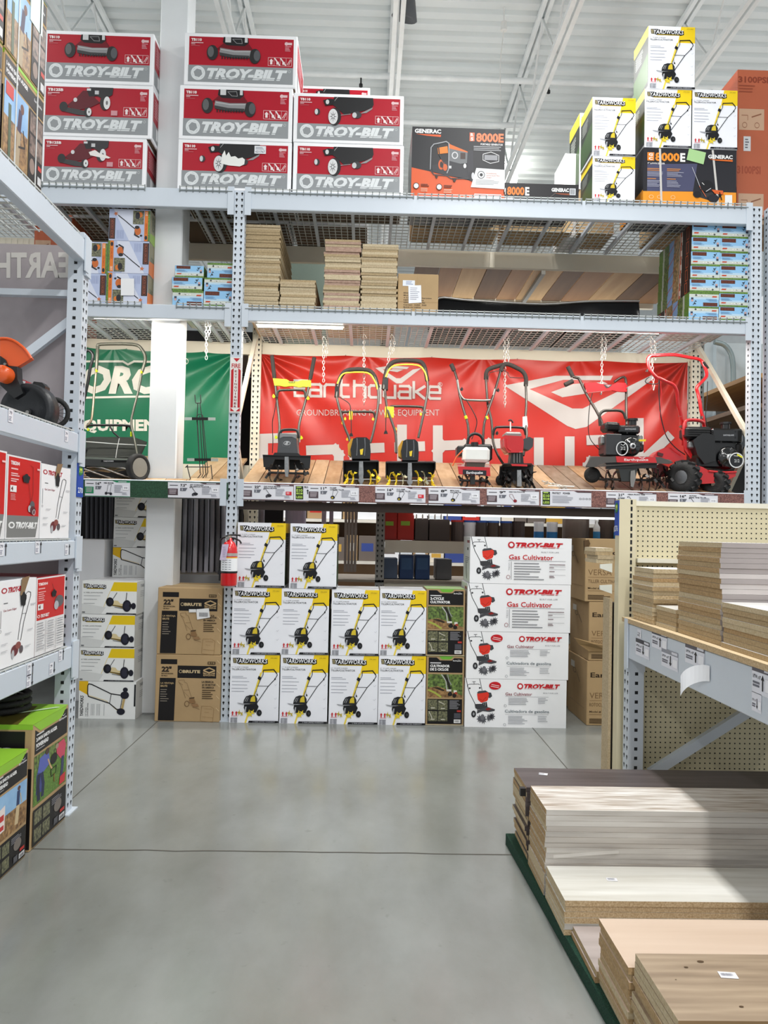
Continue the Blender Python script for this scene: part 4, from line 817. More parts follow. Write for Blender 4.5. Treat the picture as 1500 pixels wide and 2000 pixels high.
rb = banner(506, 691, 1343, 708, LOWZ+.08, RB, 'red_banner', 'large red vinyl banner with pale lettering behind the row of tillers')
with Part('printed_lettering', rb) as m:
    F = PF(m, DB); G = GW
    GL = {'E': [(.95, .1, 0, .1, 0, 1.4, .95, 1.4), (0, .72, .8, .72)], 'a': [(.1, .4, .8, .4, .92, .52, .92, 1.4, .1, 1.4, 0, 1.28, 0, 1.0, .1, .88, .92, .88)], 'r': [(0, 1.4, 0, .55, .15, .4, .75, .4)], 't': [(.15, 0, .15, 1.28, .3, 1.4, .75, 1.4), (0, .4, .75, .4)],
          'h': [(0, 0, 0, 1.4), (0, .52, .15, .4, .75, .4, .9, .55, .9, 1.4)], 'q': [(.9, 1.85, .9, .4, .15, .4, 0, .55, 0, 1.25, .15, 1.4, .9, 1.4)], 'u': [(0, .4, 0, 1.25, .15, 1.4, .9, 1.4, .9, .4)],
          'k': [(0, 0, 0, 1.4), (.85, .4, .2, .85, .85, 1.4), (0, .85, .2, .85)], 'e': [(.9, 1.4, .15, 1.4, 0, 1.25, 0, .55, .15, .4, .8, .4, .92, .55, .92, .9, .05, .9)]}
    def quake(word, x0, y0, pitch, w, h, sw, slope, cut=None):
        q = PF(m, DB); base = q.pt
        if cut: q.pt = lambda x, y: base(x, min(y, cut+(x-500)*.02))
        for i, ch in enumerate(word):
            gx = pitch[i] if isinstance(pitch, list) else x0+i*pitch
            for st in GL[ch]:
                pp = []
                for j in range(0, len(st), 2): X = gx+st[j]*w; pp += [X, y0+st[j+1]*h/1.4+(X-x0)*slope]
                q.l(G, sw, *pp, ext=.92 if len(pp) > 4 else .5)
    quake('Earthquake', 576, 741, 29, 24, 32, 5.2, .021)
    quake('Earthquak', 514, 848, [514, 600, 692, 775, 855, 946, 1052, 1147, 1247], 67, 122, 19, -.036, 940)
    F.t(G, 'R', 857, 748, 862, 754, .01); F.ring(G, 859.5, 751, 4.5, 4.5, .8, 16)
    F.t(G, 'GROUNDBREAKING POWER EQUIPMENT', 579, 800, 858, 814, -.006)
    F.p(G, 985, 753, 1084, 734, 1197, 734, 1192, 743, 1100, 742, 1034, 760, 1118, 798, 1138, 798, 1225, 756, 1276, 731, 1276, 740, 1145, 834, 1124, 838, 1108, 832)
    F.p(G, 1076, 766, 1120, 750, 1180, 746, 1188, 751, 1150, 768, 1098, 776)
    F.p(G, 733, 719, 762, 714, 799, 717, 795, 721, 762, 720, 748, 722, 774, 739, 782, 739, 806, 722, 823, 719, 784, 749, 774, 749); F.p(G, 757, 724, 768, 721, 788, 722, 776, 727)
gb = banner(95, 676, 472, 690, LOWZ+.08, GB, 'green_banner', 'green vinyl banner with white lettering behind the reel mower and column')
with Part('printed_lettering', gb) as m:
    F = PF(m, DB)
    F.t(WW, 'FORCE', 122, 714, 350, 770, .05, .22, sp=.98); F.t(WW, 'EQUIPMENT', 147, 819, 327, 846, .045)
    F.l(WW, 4, 165, 706, 240, 706, 250, 712, 262, 706, 345, 708); F.l(WW, 4, 160, 777, 250, 775, 345, 774)
    F.t(WW, 'R', 359, 702, 365, 710, .02); F.ring(WW, 362, 706, 6.3, 6.3, 1)

# ---------------------------------------------------------------- price signs on the lower beam
DS = YF-.0105
def sy(u):  # top and bottom pixel rows of the lower beam face
    return 941.5+(u-440)*.0222, 976.5+(u-440)*.0215
MULB = mat('mulch_print', '#a06f66', .5, col2='#4c2a28', scale=150, detail=5); TURF = mat('turf_print', '#2f5a40', .5, col2='#12301f', scale=160, detail=5)
def strip_card(u0, u1, mt, label, cat='card', name='printed_shelf_strip', group=None):
    m = MB(); t0, b0 = sy(u0); t1, b1 = sy(u1)
    a, b, c, d = P(u0, t0+1, DS), P(u1, t1+1, DS), P(u1, b1-1, DS), P(u0, b0-1, DS); m.prism([d, c, b, a], (0, .0015, 0), mt); return tag(m.build(name), label, cat, group)
def price_sign(u0, u1, size, title, label, head='#5d4a50', pic=0, red=False, boxc='#55464c', price='112'):
    m = MB(); t0, b0 = sy(u0); t1, b1 = sy(u1); D = DS-.0025
    a, b, c, d = P(u0, t0+2.5, D), P(u1, t1+2.5, D), P(u1, b1-2, D), P(u0, b0-2, D)
    m.prism([d, c, b, a], (0, .0015, 0), ink('#e2e3ea'))
    F = Face(m, a, b-a, d-a, 230, 80, (b-a).length, (d-a).length); F.n = Vector((0, -1, 0))
    F.p(head, 140, 0, 230, 0, 230, 8, 160, 8); F.r('#d8d9e2', 170, 2, 212, 5); F.t('#222226', size, 55, 8, 82, 22, .04); F.r('#55555c', 8, 14, 44, 18)
    for i, t in enumerate(title): F.t('#2a2a30', t, 97, 8+i*9, 97+len(t)*5, 15+i*9, .03)
    F.r(boxc, 0, 32, 44, 66); F.lines('#b9b0b6', 6, 37, 38, 62, 4, 3); F.p('#6b6e78', 54, 28, 86, 28, 78, 44, 54, 44); F.t('#e8e8ee', '2', 60, 31, 66, 41, .02)
    K = '#2b2b32'
    if pic == 0: F.l(K, 2, 100, 28, 96, 24, 104, 22, 122, 50, 116, 56); F.e(K, 120, 58, 12, 8); F.e('#4a4a52', 110, 62, 5, 7)
    elif pic == 1: F.l(K, 1.6, 112, 26, 126, 22, 134, 30, 122, 54); F.l(K, 1.6, 112, 26, 108, 54); F.e(K, 110, 60, 10, 9); F.e('#c9b234', 108, 62, 4, 4)
    elif pic == 2: F.l(K, 1.6, 118, 20, 136, 18, 128, 58); F.l(K, 1.6, 118, 20, 112, 58); F.e(K, 108, 64, 7, 7); F.e(K, 132, 66, 7, 7); F.r(K, 106, 60, 132, 65)
    else: F.l('#8a6068', 1.6, 100, 24, 112, 24, 124, 54); F.l('#8a6068', 1.6, 100, 24, 100, 36, 118, 58); F.e('#8c2a34', 124, 58, 8, 8)
    F.lines('#a4a6b0', 150, 22, 192, 62, 6, 3); 
    if red: F.r('#d5303a', 196, 36, 222, 54); F.lines('#f0c4c8', 200, 40, 218, 50, 2, 3)
    else: F.r('#f2f3f8', 194, 26, 222, 46); F.t('#55555e', price, 200, 31, 217, 40, .02)
    F.lines('#9a9ca8', 190, 58, 222, 72, 3, 2); F.r(head, 0, 78, 230, 80)
    return tag(m.build('price_sign'), label, 'price sign')
strip_card(160, 446, TURF, 'dark green turf-print strip along the shelf edge left of the upright')
strip_card(463, 1462, MULB, 'brown mulch-print strip along the shelf edge below the tillers')
price_sign(166, 254, '16"', ['REEL MOWER'], 'green-edged price sign for the 16 inch reel mower', '#1f8a5c', 2, boxc='#2b8a5e', price='99')
price_sign(328, 430, '7.5"', ['20V CORDLESS', 'TILLER/CULTIVATOR'], 'price sign for the 7.5 inch cordless tiller below the wire rack', pic=0, price='99')
price_sign(473, 573, '22"', ['GAS WALK BEHIND', 'STRING MOWER'], 'price sign for the 22 inch string mower with a red price', pic=0, red=True)
def e10(u0, u1, label, extra=True):
    m = MB(); t0, b0 = sy(u0); t1, b1 = sy(u1); D = DS-.0025
    a, b, c, d = P(u0, t0+2.5, D), P(u1, t1+2.5, D), P(u1, b1-2, D), P(u0, b0-2, D); m.prism([d, c, b, a], (0, .0015, 0), ink('#dfe0e8'))
    W_ = (u1-u0)*2.3; F = Face(m, a, b-a, d-a, W_, 80, (b-a).length, (d-a).length); F.n = Vector((0, -1, 0))
    F.r('#23301c', 8, 6, 42, 74); F.t('#b8d860', 'E10', 11, 20, 39, 36, .03); F.r('#b8d860', 11, 40, 39, 48); F.t('#23301c', 'OR', 17, 41, 33, 47, .03); F.t('#b8d860', 'LESS', 11, 56, 39, 68, .03); F.r('#b8d860', 12, 9, 34, 14)
    if extra:
        F.t('#2a2a30', 'PROTECT', 52, 8, 90, 18, .03); F.t('#2a2a30', 'POWER', 100, 8, 132, 18, .03); F.p('#5d4a50', 150, 0, W_, 0, W_, 8, 166, 8); F.lines('#a4a6b0', 52, 26, 150, 66, 6, 3)
        for i in range(4): F.ring('#33343c', 178+i*14, 40, 5, 5, 1.5, 12)
    else: F.t('#2a2a30', 'PRO', 46, 6, 64, 16, .03); F.p('#222226', 56, 30, 62, 22, 68, 30, 64, 30, 64, 46, 60, 46, 60, 30)
    return tag(m.build('fuel_sign'), label, 'sign')
e10(574, 603, 'small green fuel sign beside the string mower price sign', False)
price_sign(603, 701, '11"', ['10-AMP', 'CORDED TILLER'], 'price sign for the 11 inch corded tiller', pic=1)
price_sign(733, 831, '16"', ['13.5-AMP', 'CORDED TILLER'], 'price sign for the 16 inch corded tiller with a red tag', pic=1, red=True)
price_sign(837, 937, '8"', ['MINI GAS', 'CULTIVATOR'], 'price sign for the 8 inch mini gas cultivator', pic=1, price='199')
price_sign(951, 1053, '9"', ['GAS CULTIVATOR'], 'price sign for the 9 inch gas cultivator', pic=3, price='229')
e10(1056, 1155, 'wide green and grey fuel advice sign right of the cultivator price signs')
price_sign(1184, 1282, '21"', ['VERSA FRONT TINE'], 'price sign for the 21 inch front tine tiller', pic=0)
price_sign(1305, 1402, '16"', ['VICTORY', 'REAR TINE TILLER'], 'price sign for the 16 inch rear tine tiller, rightmost one', pic=0)
# ---------------------------------------------------------------- cartons on the top shelf
TZ = TOPZ+.012; MZ = MIDZ+.012; DT = 5.44
G1 = 'lawn mower cartons on the top shelf'
o, z = carton('m_sidetorn', 'mower_carton', 78, 268, 285, 361, DT, 'red and white mower carton with a torn white scrape, bottom of the far-left stack', 'box', G1, TZ)
o, z = carton('m_side', 'mower_carton', 80, 164, 297, 260, DT, 'red and white mower carton showing a mower from the side, middle of the far-left stack', 'box', G1, z+.002)
o, z = carton('m_front', 'mower_carton', 83, 62, 300, 157, DT, 'red and white mower carton showing a mower from the front, top of the far-left stack', 'box', G1, z+.002)
o, z = carton('m_torn', 'mower_carton', 347, 275, 569, 373, DT, 'mower carton with a torn white patch and a number sticker, bottom of the middle stack', 'box', G1, TZ)
o, z = carton('m_front', 'mower_carton', 350, 169, 571, 272, DT, 'mower carton showing a front view, between two others in the middle stack', 'box', G1, z+.002)
o, z = carton('m_front', 'mower_carton', 360, 67, 580, 170, DT, 'mower carton showing a front view, topmost of the middle stack by the column', 'box', G1, z+.002)
o, z = carton('m_rear', 'mower_carton', 572, 281, 788, 377, DT, 'mower carton showing the grass bag, on the wire shelf below another of its kind', 'box', G1, TZ)
o, z = carton('m_rear', 'mower_carton', 573, 184, 788, 281, DT, 'mower carton showing the grass bag, upper one of the shorter right stack', 'box', G1, z+.002)
o, z = carton('m_rear', 'mower_carton', 574, 250, 722, 330, 6.02, 'mower carton fully hidden low behind the shorter stack', 'box', G1, TZ)
o, z = carton('m_rear', 'mower_carton', 578, 169, 722, 250, 6.02, 'mower carton behind the shorter stack, only its top edge showing', 'box', G1, z+.002)
o, z = carton('generac', 'generator_carton', 804, 250, 986, 386, DT+.02, 'black and orange portable generator carton alone on the top shelf', 'box', None, TZ)
o, z = carton('edger_low', 'edger_carton', 983, 359, 1130, 389, DT+.02, 'low flat black edger carton lying beside the generator carton', 'box', None, TZ)
G2 = 'tiller cartons on the top shelf'
o, z = carton('yard11', 'tiller_carton', 1157, 306, 1240, 396, DT, 'tiller carton on the top shelf, lower one of the pair by the edger carton', 'box', G2, TZ)
o, z = carton('yard11', 'tiller_carton', 1157, 191, 1241, 306, DT, 'white and yellow tiller carton, upper one of the pair by the edger carton', 'box', G2, z+.002)
o, z = carton('yard11', 'tiller_carton', 1132, 222, 1200, 330, 6.0, 'tiller carton half hidden behind the pair on the top shelf', 'box', G2, TZ+.35)
b = carton('kraft', 'brown_carton', 1132, 330, 1200, 400, 6.0, 'dark carton under the half-hidden tiller carton on the top shelf', 'box', None, TZ)[0]
b.scale.z = .345/.36
o, zb = carton('edger', 'edger_carton', 1256, 291, 1438, 401, DT, 'big black and orange edger carton with a green note and white straps', 'box', None, TZ)
e = o
def pq(D, *a): return [P(a[i], a[i+1], D) for i in range(0, len(a), 2)]
patch(e, 'green_note', (0, .001, 0), pq(DT-.006, 1341, 312, 1374, 321, 1379, 298, 1346, 290), '#a8cf92')
patch(e, 'strap', (0, .001, 0), pq(DT-.004, 1290, 402, 1294, 402, 1291, 290, 1287, 290), '#c9c6c2'); patch(e, 'strap', (0, .001, 0), pq(DT-.004, 1401, 402, 1405, 402, 1394, 293, 1390, 293), '#c9c6c2')
patch(e, 'barcode_label', (0, .001, 0), pq(DT-.004, 1416, 401, 1430, 401, 1430, 381, 1416, 381), '#e6e6e6')
o, z = carton('yard11', 'tiller_carton', 1259, 175, 1350, 290, DT, 'tiller carton standing on the left half of the big black carton', 'box', G2, zb+.002)
zc = z
o, z = carton('yard11', 'tiller_carton', 1352, 176, 1440, 291, DT, 'tiller carton standing on the right half of the big black carton', 'box', G2, zb+.002)
o, z = carton('yard11', 'tiller_carton', 1266, 52, 1357, 175, DT, 'topmost tiller carton of the top shelf, standing alone on the tall stack', 'box', G2, zc+.002)
o, z = carton('psi', 'washer_carton', 1440, 138, 1560, 392, 5.72, 'shrink-wrapped orange pressure washer carton stack beyond the upright', 'box', None, TZ+.05)
m = MB(); a = P(1412, 395, 5.75).x
for i in range(5): m.box(a+.02+i*.16, 5.72, TZ+.035, a+.14+i*.16, 6.3, TZ+.05, PL[1])
for i in range(3): m.box(a+.02, 5.74+i*.24, TZ, a+.78, 5.80+i*.24, TZ+.035, PL[1])
tag(m.build('wooden_pallet'), 'low wooden pallet under the orange washer carton', 'pallet')
# far cartons behind the top row
o, z = carton('white', 'white_carton', 1103, 300, 1150, 392, 6.1, 'pale wrapped carton behind the low black edger carton', 'box', None, TZ)

# a second row stands behind the first, seen from below through the wire deck
for u0, u1, w_ in ((78, 296, 'far-left mower stack'), (346, 566, 'middle mower stack')):
    carton('m_rear', 'mower_carton', u0, 290, u1, 352, 6.0, 'mower carton behind the %s, seen only through the wire deck' % w_, 'box', G1, TZ)
for u0, u1, key, w_ in ((805, 975, 'brown', 'generator carton'), (985, 1120, 'brown', 'low edger carton'), (1275, 1420, 'brown', 'big edger carton')):
    carton(key, 'brown_carton', u0, 370, u1, 402, 6.0, 'low brown carton behind the %s, seen only through the wire deck' % w_, 'box', None, TZ)
# ---------------------------------------------------------------- middle shelf, left bay
def turn(o, z): o.rotation_euler = (0, PI, 0); o.location.z = z   # carton lying the other way up
G3 = 'string trimmer cartons on the middle shelf'
o, z = carton('bd', 'trimmer_carton', 208, 534, 288, 593, 5.46, 'trimmer carton with a white paper on its face, bottom of the stack beside the column', 'box', G3, MZ)
turn(o, z)
patch(o, 'white_paper', (0, .001, 0), pq(5.45, 236, 577, 262, 577, 262, 544, 236, 544), '#e9eaec')
o, z = carton('bd', 'trimmer_carton', 211, 471, 291, 534, 5.46, 'trimmer carton with its orange band on the left, middle of the stack beside the column', 'box', G3, z+.002); turn(o, z)
o, z = carton('bd', 'trimmer_carton', 213, 409, 293, 472, 5.46, 'trimmer carton with its orange band on the right, top of the stack beside the column', 'box', G3, z+.002)
o, z = carton('bd', 'trimmer_carton', 128, 534, 207, 592, 5.46, 'trimmer carton partly hidden by the left rack, lower one', 'box', G3, MZ); turn(o, z)
o, z = carton('bd', 'trimmer_carton', 130, 472, 210, 534, 5.46, 'trimmer carton partly hidden by the left rack, upper one', 'box', G3, z+.002)
o, z = carton('psi', 'orange_carton', 66, 412, 140, 592, 6.0, 'orange carton on the middle shelf behind the left rack beam', 'box', None, MZ)
G4 = 'small blue trimmer cartons left of the upright'
def small(rows, lab, grp, D=5.45):
    z = MZ
    for i, (u0, v0, u1, v1, flip) in enumerate(rows):
        o, z2 = carton('sbd', 'small_trimmer_carton', u0, v0, u1, v1, D, lab(i, len(rows)), 'box', grp, z)
        if flip:  # lying the other way up
            o.rotation_euler = (0, PI, 0); o.location.z = z2
        z = z2+.001
ordn = ['lowest', 'second lowest', 'third from the shelf', 'fourth from the shelf', 'fifth from the shelf', 'sixth from the shelf', 'topmost']
small([(337, 568, 397, 595, 1), (336, 542, 395, 568, 0), (342, 519, 398, 542, 0)], lambda i, n: 'small blue trimmer carton, %s of three next to the white column' % ('lowest', 'middle', 'top')[i], G4)
small([(398, 569, 455, 595, 0), (399, 543, 456, 569, 1), (405, 514, 456, 543, 1)], lambda i, n: 'small blue trimmer carton, %s of three touching the rack upright' % ('lowest', 'middle', 'top')[i], G4)
def col7(u0, u1, vs, flips, lab): small([(u0[0]+(u0[1]-u0[0])*i/6, vs[i+1], u1[0]+(u1[1]-u1[0])*i/6, vs[i], flips[i]) for i in range(7)], lab, 'small blue trimmer cartons stacked at the right end of the middle shelf', 5.45)
col7((1345, 1352), (1403, 1408), [625, 599, 571, 546, 520, 492, 464, 436], [1, 1, 0, 0, 0, 0, 0], lambda i, n: 'small blue trimmer carton, %s, inner column at the shelf end' % ordn[i])
col7((1404, 1408), (1461, 1464), [627, 600, 574, 547, 520, 495, 466, 439], [0]*7, lambda i, n: 'small blue trimmer carton, %s, outer column beside the right upright' % ordn[i])

# raw board stacks on the middle shelf
BT = .0185
_bm = {}
def board_mesh(w, d, t, side, top, front=None):
    k = (round(w, 3), round(d, 3), round(t, 4), side.name, top.name, front.name if front else '')
    if k not in _bm:
        m = MB(); m.box(0, 0, 0, w, d, t, side, top=top, front=front); _bm[k] = m.mesh('board')
    return _bm[k]
def nth(i, n):
    names = ['top', 'second', 'third', 'fourth', 'fifth', 'sixth', 'seventh', 'eighth', 'ninth', 'tenth', 'eleventh', 'twelfth', 'thirteenth', 'fourteenth', 'fifteenth', 'sixteenth', 'seventeenth', 'eighteenth', 'nineteenth', 'twentieth']
    k = n-1-i
    if k == 0: return 'topmost board'
    if i == 0: return 'bottom board'
    if k < 20: return names[k]+' board from the top'
    return names[i]+' board from the bottom'
def stack(x0, x1, y0, y1, z0, z1, side, top, lab, front=None, jx=.006, jy=.006, t=BT, name='shelf_board', seed=0, grp=None):
    rnd = random.Random(seed); n = max(1, int(round((z1-z0)/t))); t = (z1-z0)/n
    for i in range(n):
        s = side[rnd.randrange(len(side))] if isinstance(side, list) else side
        f = front[rnd.randrange(len(front))] if isinstance(front, list) else front
        o = bpy.data.objects.new(name, board_mesh(x1-x0, y1-y0, t-.0008, s, top, f)); COL.objects.link(o)
        o.location = (x0+rnd.uniform(-jx, jx), y0+rnd.uniform(-jy, jy), z0+i*t)
        tag(o, nth(i, n)+' of '+lab, 'board', grp or lab)
RAW = [mat('raw_board_tan', '#bfae90', .85, scale=110, col2='#a89677'), mat('raw_board_light', '#cbbc9f', .85, scale=110, col2='#b5a585'), mat('raw_board_brown', '#b5a07d', .85, scale=110, col2='#9a8766')]
PINK = mat('pink_edge_board', '#b59a88', .8, col2='#9d7f70', scale=60); PALT = mat('pale_melamine', '#d9d2c4', .5)
def shelfstack(u0, u1, v0, v1, D, d, lab, seed, side=RAW):
    vm = (v0+v1)/2; stack(P(u0, vm, D).x, P(u1, vm, D).x, D, D+d, MZ, P((u0+u1)/2, v0, D).z, side, PALT, lab, jx=.008, jy=.006, seed=seed)
shelfstack(478, 546, 439, 601, 5.47, .8, 'the tall tan board stack against the upright', 1)
shelfstack(547, 616, 546, 603, 5.47, .85, 'the low tan board stack', 2)
shelfstack(633, 703, 467, 606, 5.47, .8, 'the left one of the two matching tall board stacks', 3, RAW+[PINK])
shelfstack(706, 776, 477, 609, 5.47, .8, 'the right one of the two matching tall board stacks', 4)
o, z = carton('brown', 'brown_carton', 777, 535, 856, 611, 5.47, 'brown cardboard carton with two shipping labels beside the board stacks', 'box', None, MZ)
# big black basin with a shiny rim lying on the shelf behind
p0, p1 = P(845, 600, 5.85), P(1230, 600, 5.85)
r = empty('black_basin', ((p0.x+p1.x)/2, 6.0, MZ), 'wide black plastic basin with a shiny curved rim lying on the shelf', 'basin')
with Part('basin_body', r) as m:
    n = 24; pr = []; key = [(846, 606), (858, 584), (900, 587), (940, 590), (1060, 596), (1140, 591), (1200, 590), (1248, 590)]
    pr = [(p.x, p.z-MIDZ) for p in spline([P(u, v, 5.85) for u, v in key], 4)]; n = len(pr)-1
    fr = [(x, 5.80, MZ) for x, h in pr]; tp = [(x, 5.85, MIDZ+h) for x, h in pr]; bk = [(x, 6.35, MIDZ+h) for x, h in pr]; bb = [(x, 6.38, MZ) for x, h in pr]
    vs = fr+tp+bk+bb; k = n+1
    m.add(vs, [(j*k+i, j*k+i+1, (j+1)*k+i+1, (j+1)*k+i) for j in range(3) for i in range(n)]+[tuple(j*k for j in range(4))[::-1], tuple(j*k+n for j in range(4))], BLACK, True)
with Part('basin_rim', r) as m: m.tube([(x, 5.84, MIDZ+h+.004) for x, h in pr[3:]], .010, CHROME, 8)

# ---------------------------------------------------------------- cartons on the floor under the rack
DF = 5.37
G5 = 'reel mower cartons on the floor'
o, z = carton('reelup', 'reel_mower_carton', 154, 1331, 265, 1397, DF+.05, 'reel mower carton with its handle printed sideways, on the floor under the front stack', 'box', G5, 0)
o, z = carton('reel', 'reel_mower_carton', 155, 1265, 262, 1331, DF+.05, 'yellow and white reel mower carton, second from the floor in the front stack', 'box', G5, z+.002)
o, z = carton('reel', 'reel_mower_carton', 158, 1200, 263, 1264, DF+.05, 'yellow and white reel mower carton, third from the floor in the front stack', 'box', G5, z+.002)
o, z = carton('reel', 'reel_mower_carton', 160, 1135, 267, 1199, DF+.05, 'yellow and white reel mower carton, topmost of the front stack', 'box', G5, z+.002)
G6 = 'shaded reel mower cartons behind the column'; DK = 6.0
o, zz = carton('white', 'white_carton', 190, 1128, 300, 1350, DK, 'plain white carton low behind the front reel mower stack', 'box', None, 0)
o, z = carton('reelup', 'reel_mower_carton', 220, 1070, 322, 1126, DK, 'shaded reel mower carton with the handle printed sideways, lowest of the back stack', 'box', G6, zz+.002)
o, z = carton('reel', 'reel_mower_carton', 222, 1011, 324, 1068, DK, 'shaded reel mower carton, middle of the back stack by the column', 'box', G6, z+.002)
o, z = carton('reel', 'reel_mower_carton', 224, 954, 326, 1010, DK, 'shaded reel mower carton, top of the back stack, partly hidden by the shelf', 'box', G6, z+.002)
o, z = carton('white', 'plain_grey_carton', 120, 1053, 200, 1370, 5.95, 'tall plain pale carton standing behind the front reel mower stack', 'box', None, 0)
o, z = carton('brute_plain', 'string_mower_carton', 303, 1279, 430, 1406, DF, 'brown string mower carton with black panels, lower one standing on the floor', 'box', 'string mower cartons', 0, rz=-.01)
o, z = carton('brute', 'string_mower_carton', 307, 1148, 432, 1279, DF, 'brown string mower carton with a white shipping label, upper one', 'box', 'string mower cartons', z+.002, rz=-.005)
patch(o, 'shipping_label', (0, .001, 0), pq(DF-.008, 385, 1210, 410, 1206, 408, 1188, 383, 1190), '#e8e9ea', lambda m: [m.box(P(389+i*1.6, 1200, DF-.0085).x, DF-.0092, P(389, 1204, DF).z, P(389.8+i*1.6, 1200, DF-.0085).x, DF-.0085, P(389, 1196, DF).z, ink('#55565c')) for i in range(11)])
patch(o, 'barcode_label', (0, .001, 0), pq(DF-.008, 369, 1196, 384, 1196, 384, 1190, 369, 1190), '#dfe0e0')
G7 = 'tiller cartons stacked on the floor'
def yd(k, u0, v0, u1, v1, l, z, D=DF): return carton(k, 'tiller_carton', u0, v0, u1, v1, D, l, 'box', G7, z)[1]+.002
za = yd('yard11', 449, 1279, 545, 1409, '11 inch tiller carton on the floor beside the rack upright, first of the bottom row', 0)
zb = yd('yard11', 547, 1279, 640, 1409, '11 inch tiller carton on the floor, second from the upright in the bottom row', 0)
zc = yd('yard16', 643, 1281, 738, 1410, '16 inch tiller carton on the floor, third from the upright in the bottom row', 0)
zd = yd('yard16', 739, 1281, 831, 1411, '16 inch tiller carton on the floor, touching the brown cultivator cartons', 0)
za = yd('yard11', 453, 1148, 549, 1279, 'tiller carton in the middle row directly beside the rack upright', za)
zb = yd('yard11', 549, 1150, 642, 1279, 'tiller carton in the middle row, second from the upright', zb)
zc = yd('yard16', 647, 1152, 740, 1281, 'tiller carton in the upper row, third from the upright, with nothing on top', zc)
zd = yd('yard16', 741, 1153, 832, 1281, 'tiller carton in the upper row touching the brown cultivator cartons, with nothing on top', zd)
yd('yard11', 463, 1021, 557, 1147, 'topmost tiller carton right behind the red fire extinguisher', za)
yd('yard11', 566, 1023, 658, 1149, 'topmost tiller carton standing alone to the right of the other top one', zb)
o, z = carton('quake_es', 'cultivator_carton', 832, 1282, 906, 1412, DF+.01, 'brown and black cultivator carton lettered in Spanish, standing on the floor', 'box', 'cultivator cartons', 0)
o, z = carton('quake', 'cultivator_carton', 832, 1151, 908, 1281, DF+.01, 'brown and black cultivator carton lettered in English, upper one', 'box', 'cultivator cartons', z+.002)
G8 = 'gas cultivator cartons'
o, z = carton('gas2', 'gas_cultivator_carton', 908, 1327, 1106, 1417, DF-.02, 'white gas cultivator carton in two languages with a red oval, lowest of four', 'box', G8, 0)
o, z = carton('gas2', 'gas_cultivator_carton', 911, 1235, 1110, 1327, DF-.02, 'white gas cultivator carton in two languages with a red oval, second from the floor', 'box', G8, z+.002)
o, z = carton('gas', 'gas_cultivator_carton', 913, 1141, 1114, 1235, DF-.02, 'white gas cultivator carton with large red words, third from the floor', 'box', G8, z+.002)
o, z = carton('gas', 'gas_cultivator_carton', 918, 1050, 1116, 1142, DF-.02, 'white gas cultivator carton with large red words, topmost of four', 'box', G8, z+.002)
G9 = 'large brown tiller cartons'
o, z = carton('rotoc', 'large_brown_carton', 1146, 1292, 1300, 1414, 5.44, 'large brown tiller carton on the floor, lowest of three', 'box', G9, 0)
o, z = carton('rotoc', 'large_brown_carton', 1150, 1177, 1300, 1290, 5.44, 'large brown tiller carton, crumpled at its lower edge, middle of three', 'box', G9, z+.002)
patch(o, 'torn_flap', (0, .02, 0), [P(1122, 1246, 5.40), P(1160, 1258, 5.38), P(1186, 1262, 5.40), P(1190, 1272, 5.42), P(1150, 1272, 5.42), P(1130, 1258, 5.42)], KRAFT2)
o, z = carton('versa', 'large_brown_carton', 1143, 1053, 1300, 1176, 5.44, 'large brown tiller cultivator carton, topmost of three, with worn corner', 'box', G9, z+.002)
patch(o, 'torn_corner', (0, .02, 0), [P(1141, 1056, 5.43), P(1150, 1054, 5.42), P(1153, 1062, 5.42), P(1147, 1074, 5.42), P(1142, 1080, 5.43)], '#5b452c')
# small brown carton wedged behind
o, z = carton('kraft', 'narrow_brown_carton', 1112, 1270, 1160, 1385, 5.98, 'narrow brown carton wedged behind the white cultivator stack', 'box', None, 0)
# ---------------------------------------------------------------- left rack
XF = -1.358; YP = 3.615
lr = empty('pallet_rack', (XF, YP, 0), 'white pallet rack filling the left edge, seen end-on with red and white cartons', 'rack')
LZ = [2.684, 1.766, 1.268, .778]; LH = [.105, .09, .085, .10]
upright(lr, XF-.07, YP, XF, YP+.075, 0, 2.72, ['+x'], ['-y']); upright(lr, XF-1.1, YP, XF-1.03, YP+.075, 0, 2.72, [], ['-y'])
for z0, z1 in ((.25, .95), (1.55, 2.32)):
    with Part('brace', lr) as m: m.bar((XF-.98, YP+.04, z0), (XF-.05, YP+.04, z1), .03, .04, STEEL)
with Part('frame_rail', lr) as m: m.box(XF-1.03, YP+.02, 2.42, XF-.07, YP+.06, 2.45, STEEL)
for z, h in zip(LZ, LH):
    beam(lr, (XF+.008, .3, z), (XF+.008, YP+.03, z), h)
    beam(lr, (XF-1.10, YP+.03, z), (XF-1.10, .3, z), h, CREAMSTEEL)
    with Part('beam_end_plate', lr) as m: m.box(XF-.002, YP+.012, z-h-.06, XF+.012, YP+.07, z+.02, STEEL)
for z in LZ:
    with Part('wire_deck', lr) as m:
        for i in range(54): y = .5+i*.057; m.bar((XF-1.05, y, z+.004), (XF+.004, y, z+.004), .005, .005, WIRE); m.bar((XF+.004, y, z+.004), (XF+.004, y, z-.012), .005, .005, WIRE)
        for i in range(18): x = XF-1.05+i*.062; m.bar((x, .5, z+.008), (x, 3.55, z+.008), .005, .005, WIRE)
    for k in range(3):
        with Part('support_channel', lr) as m: m.box(XF-1.05, 1.0+k*1.0, z-.04, XF-.05, 1.05+k*1.0, z-.006, STEEL)
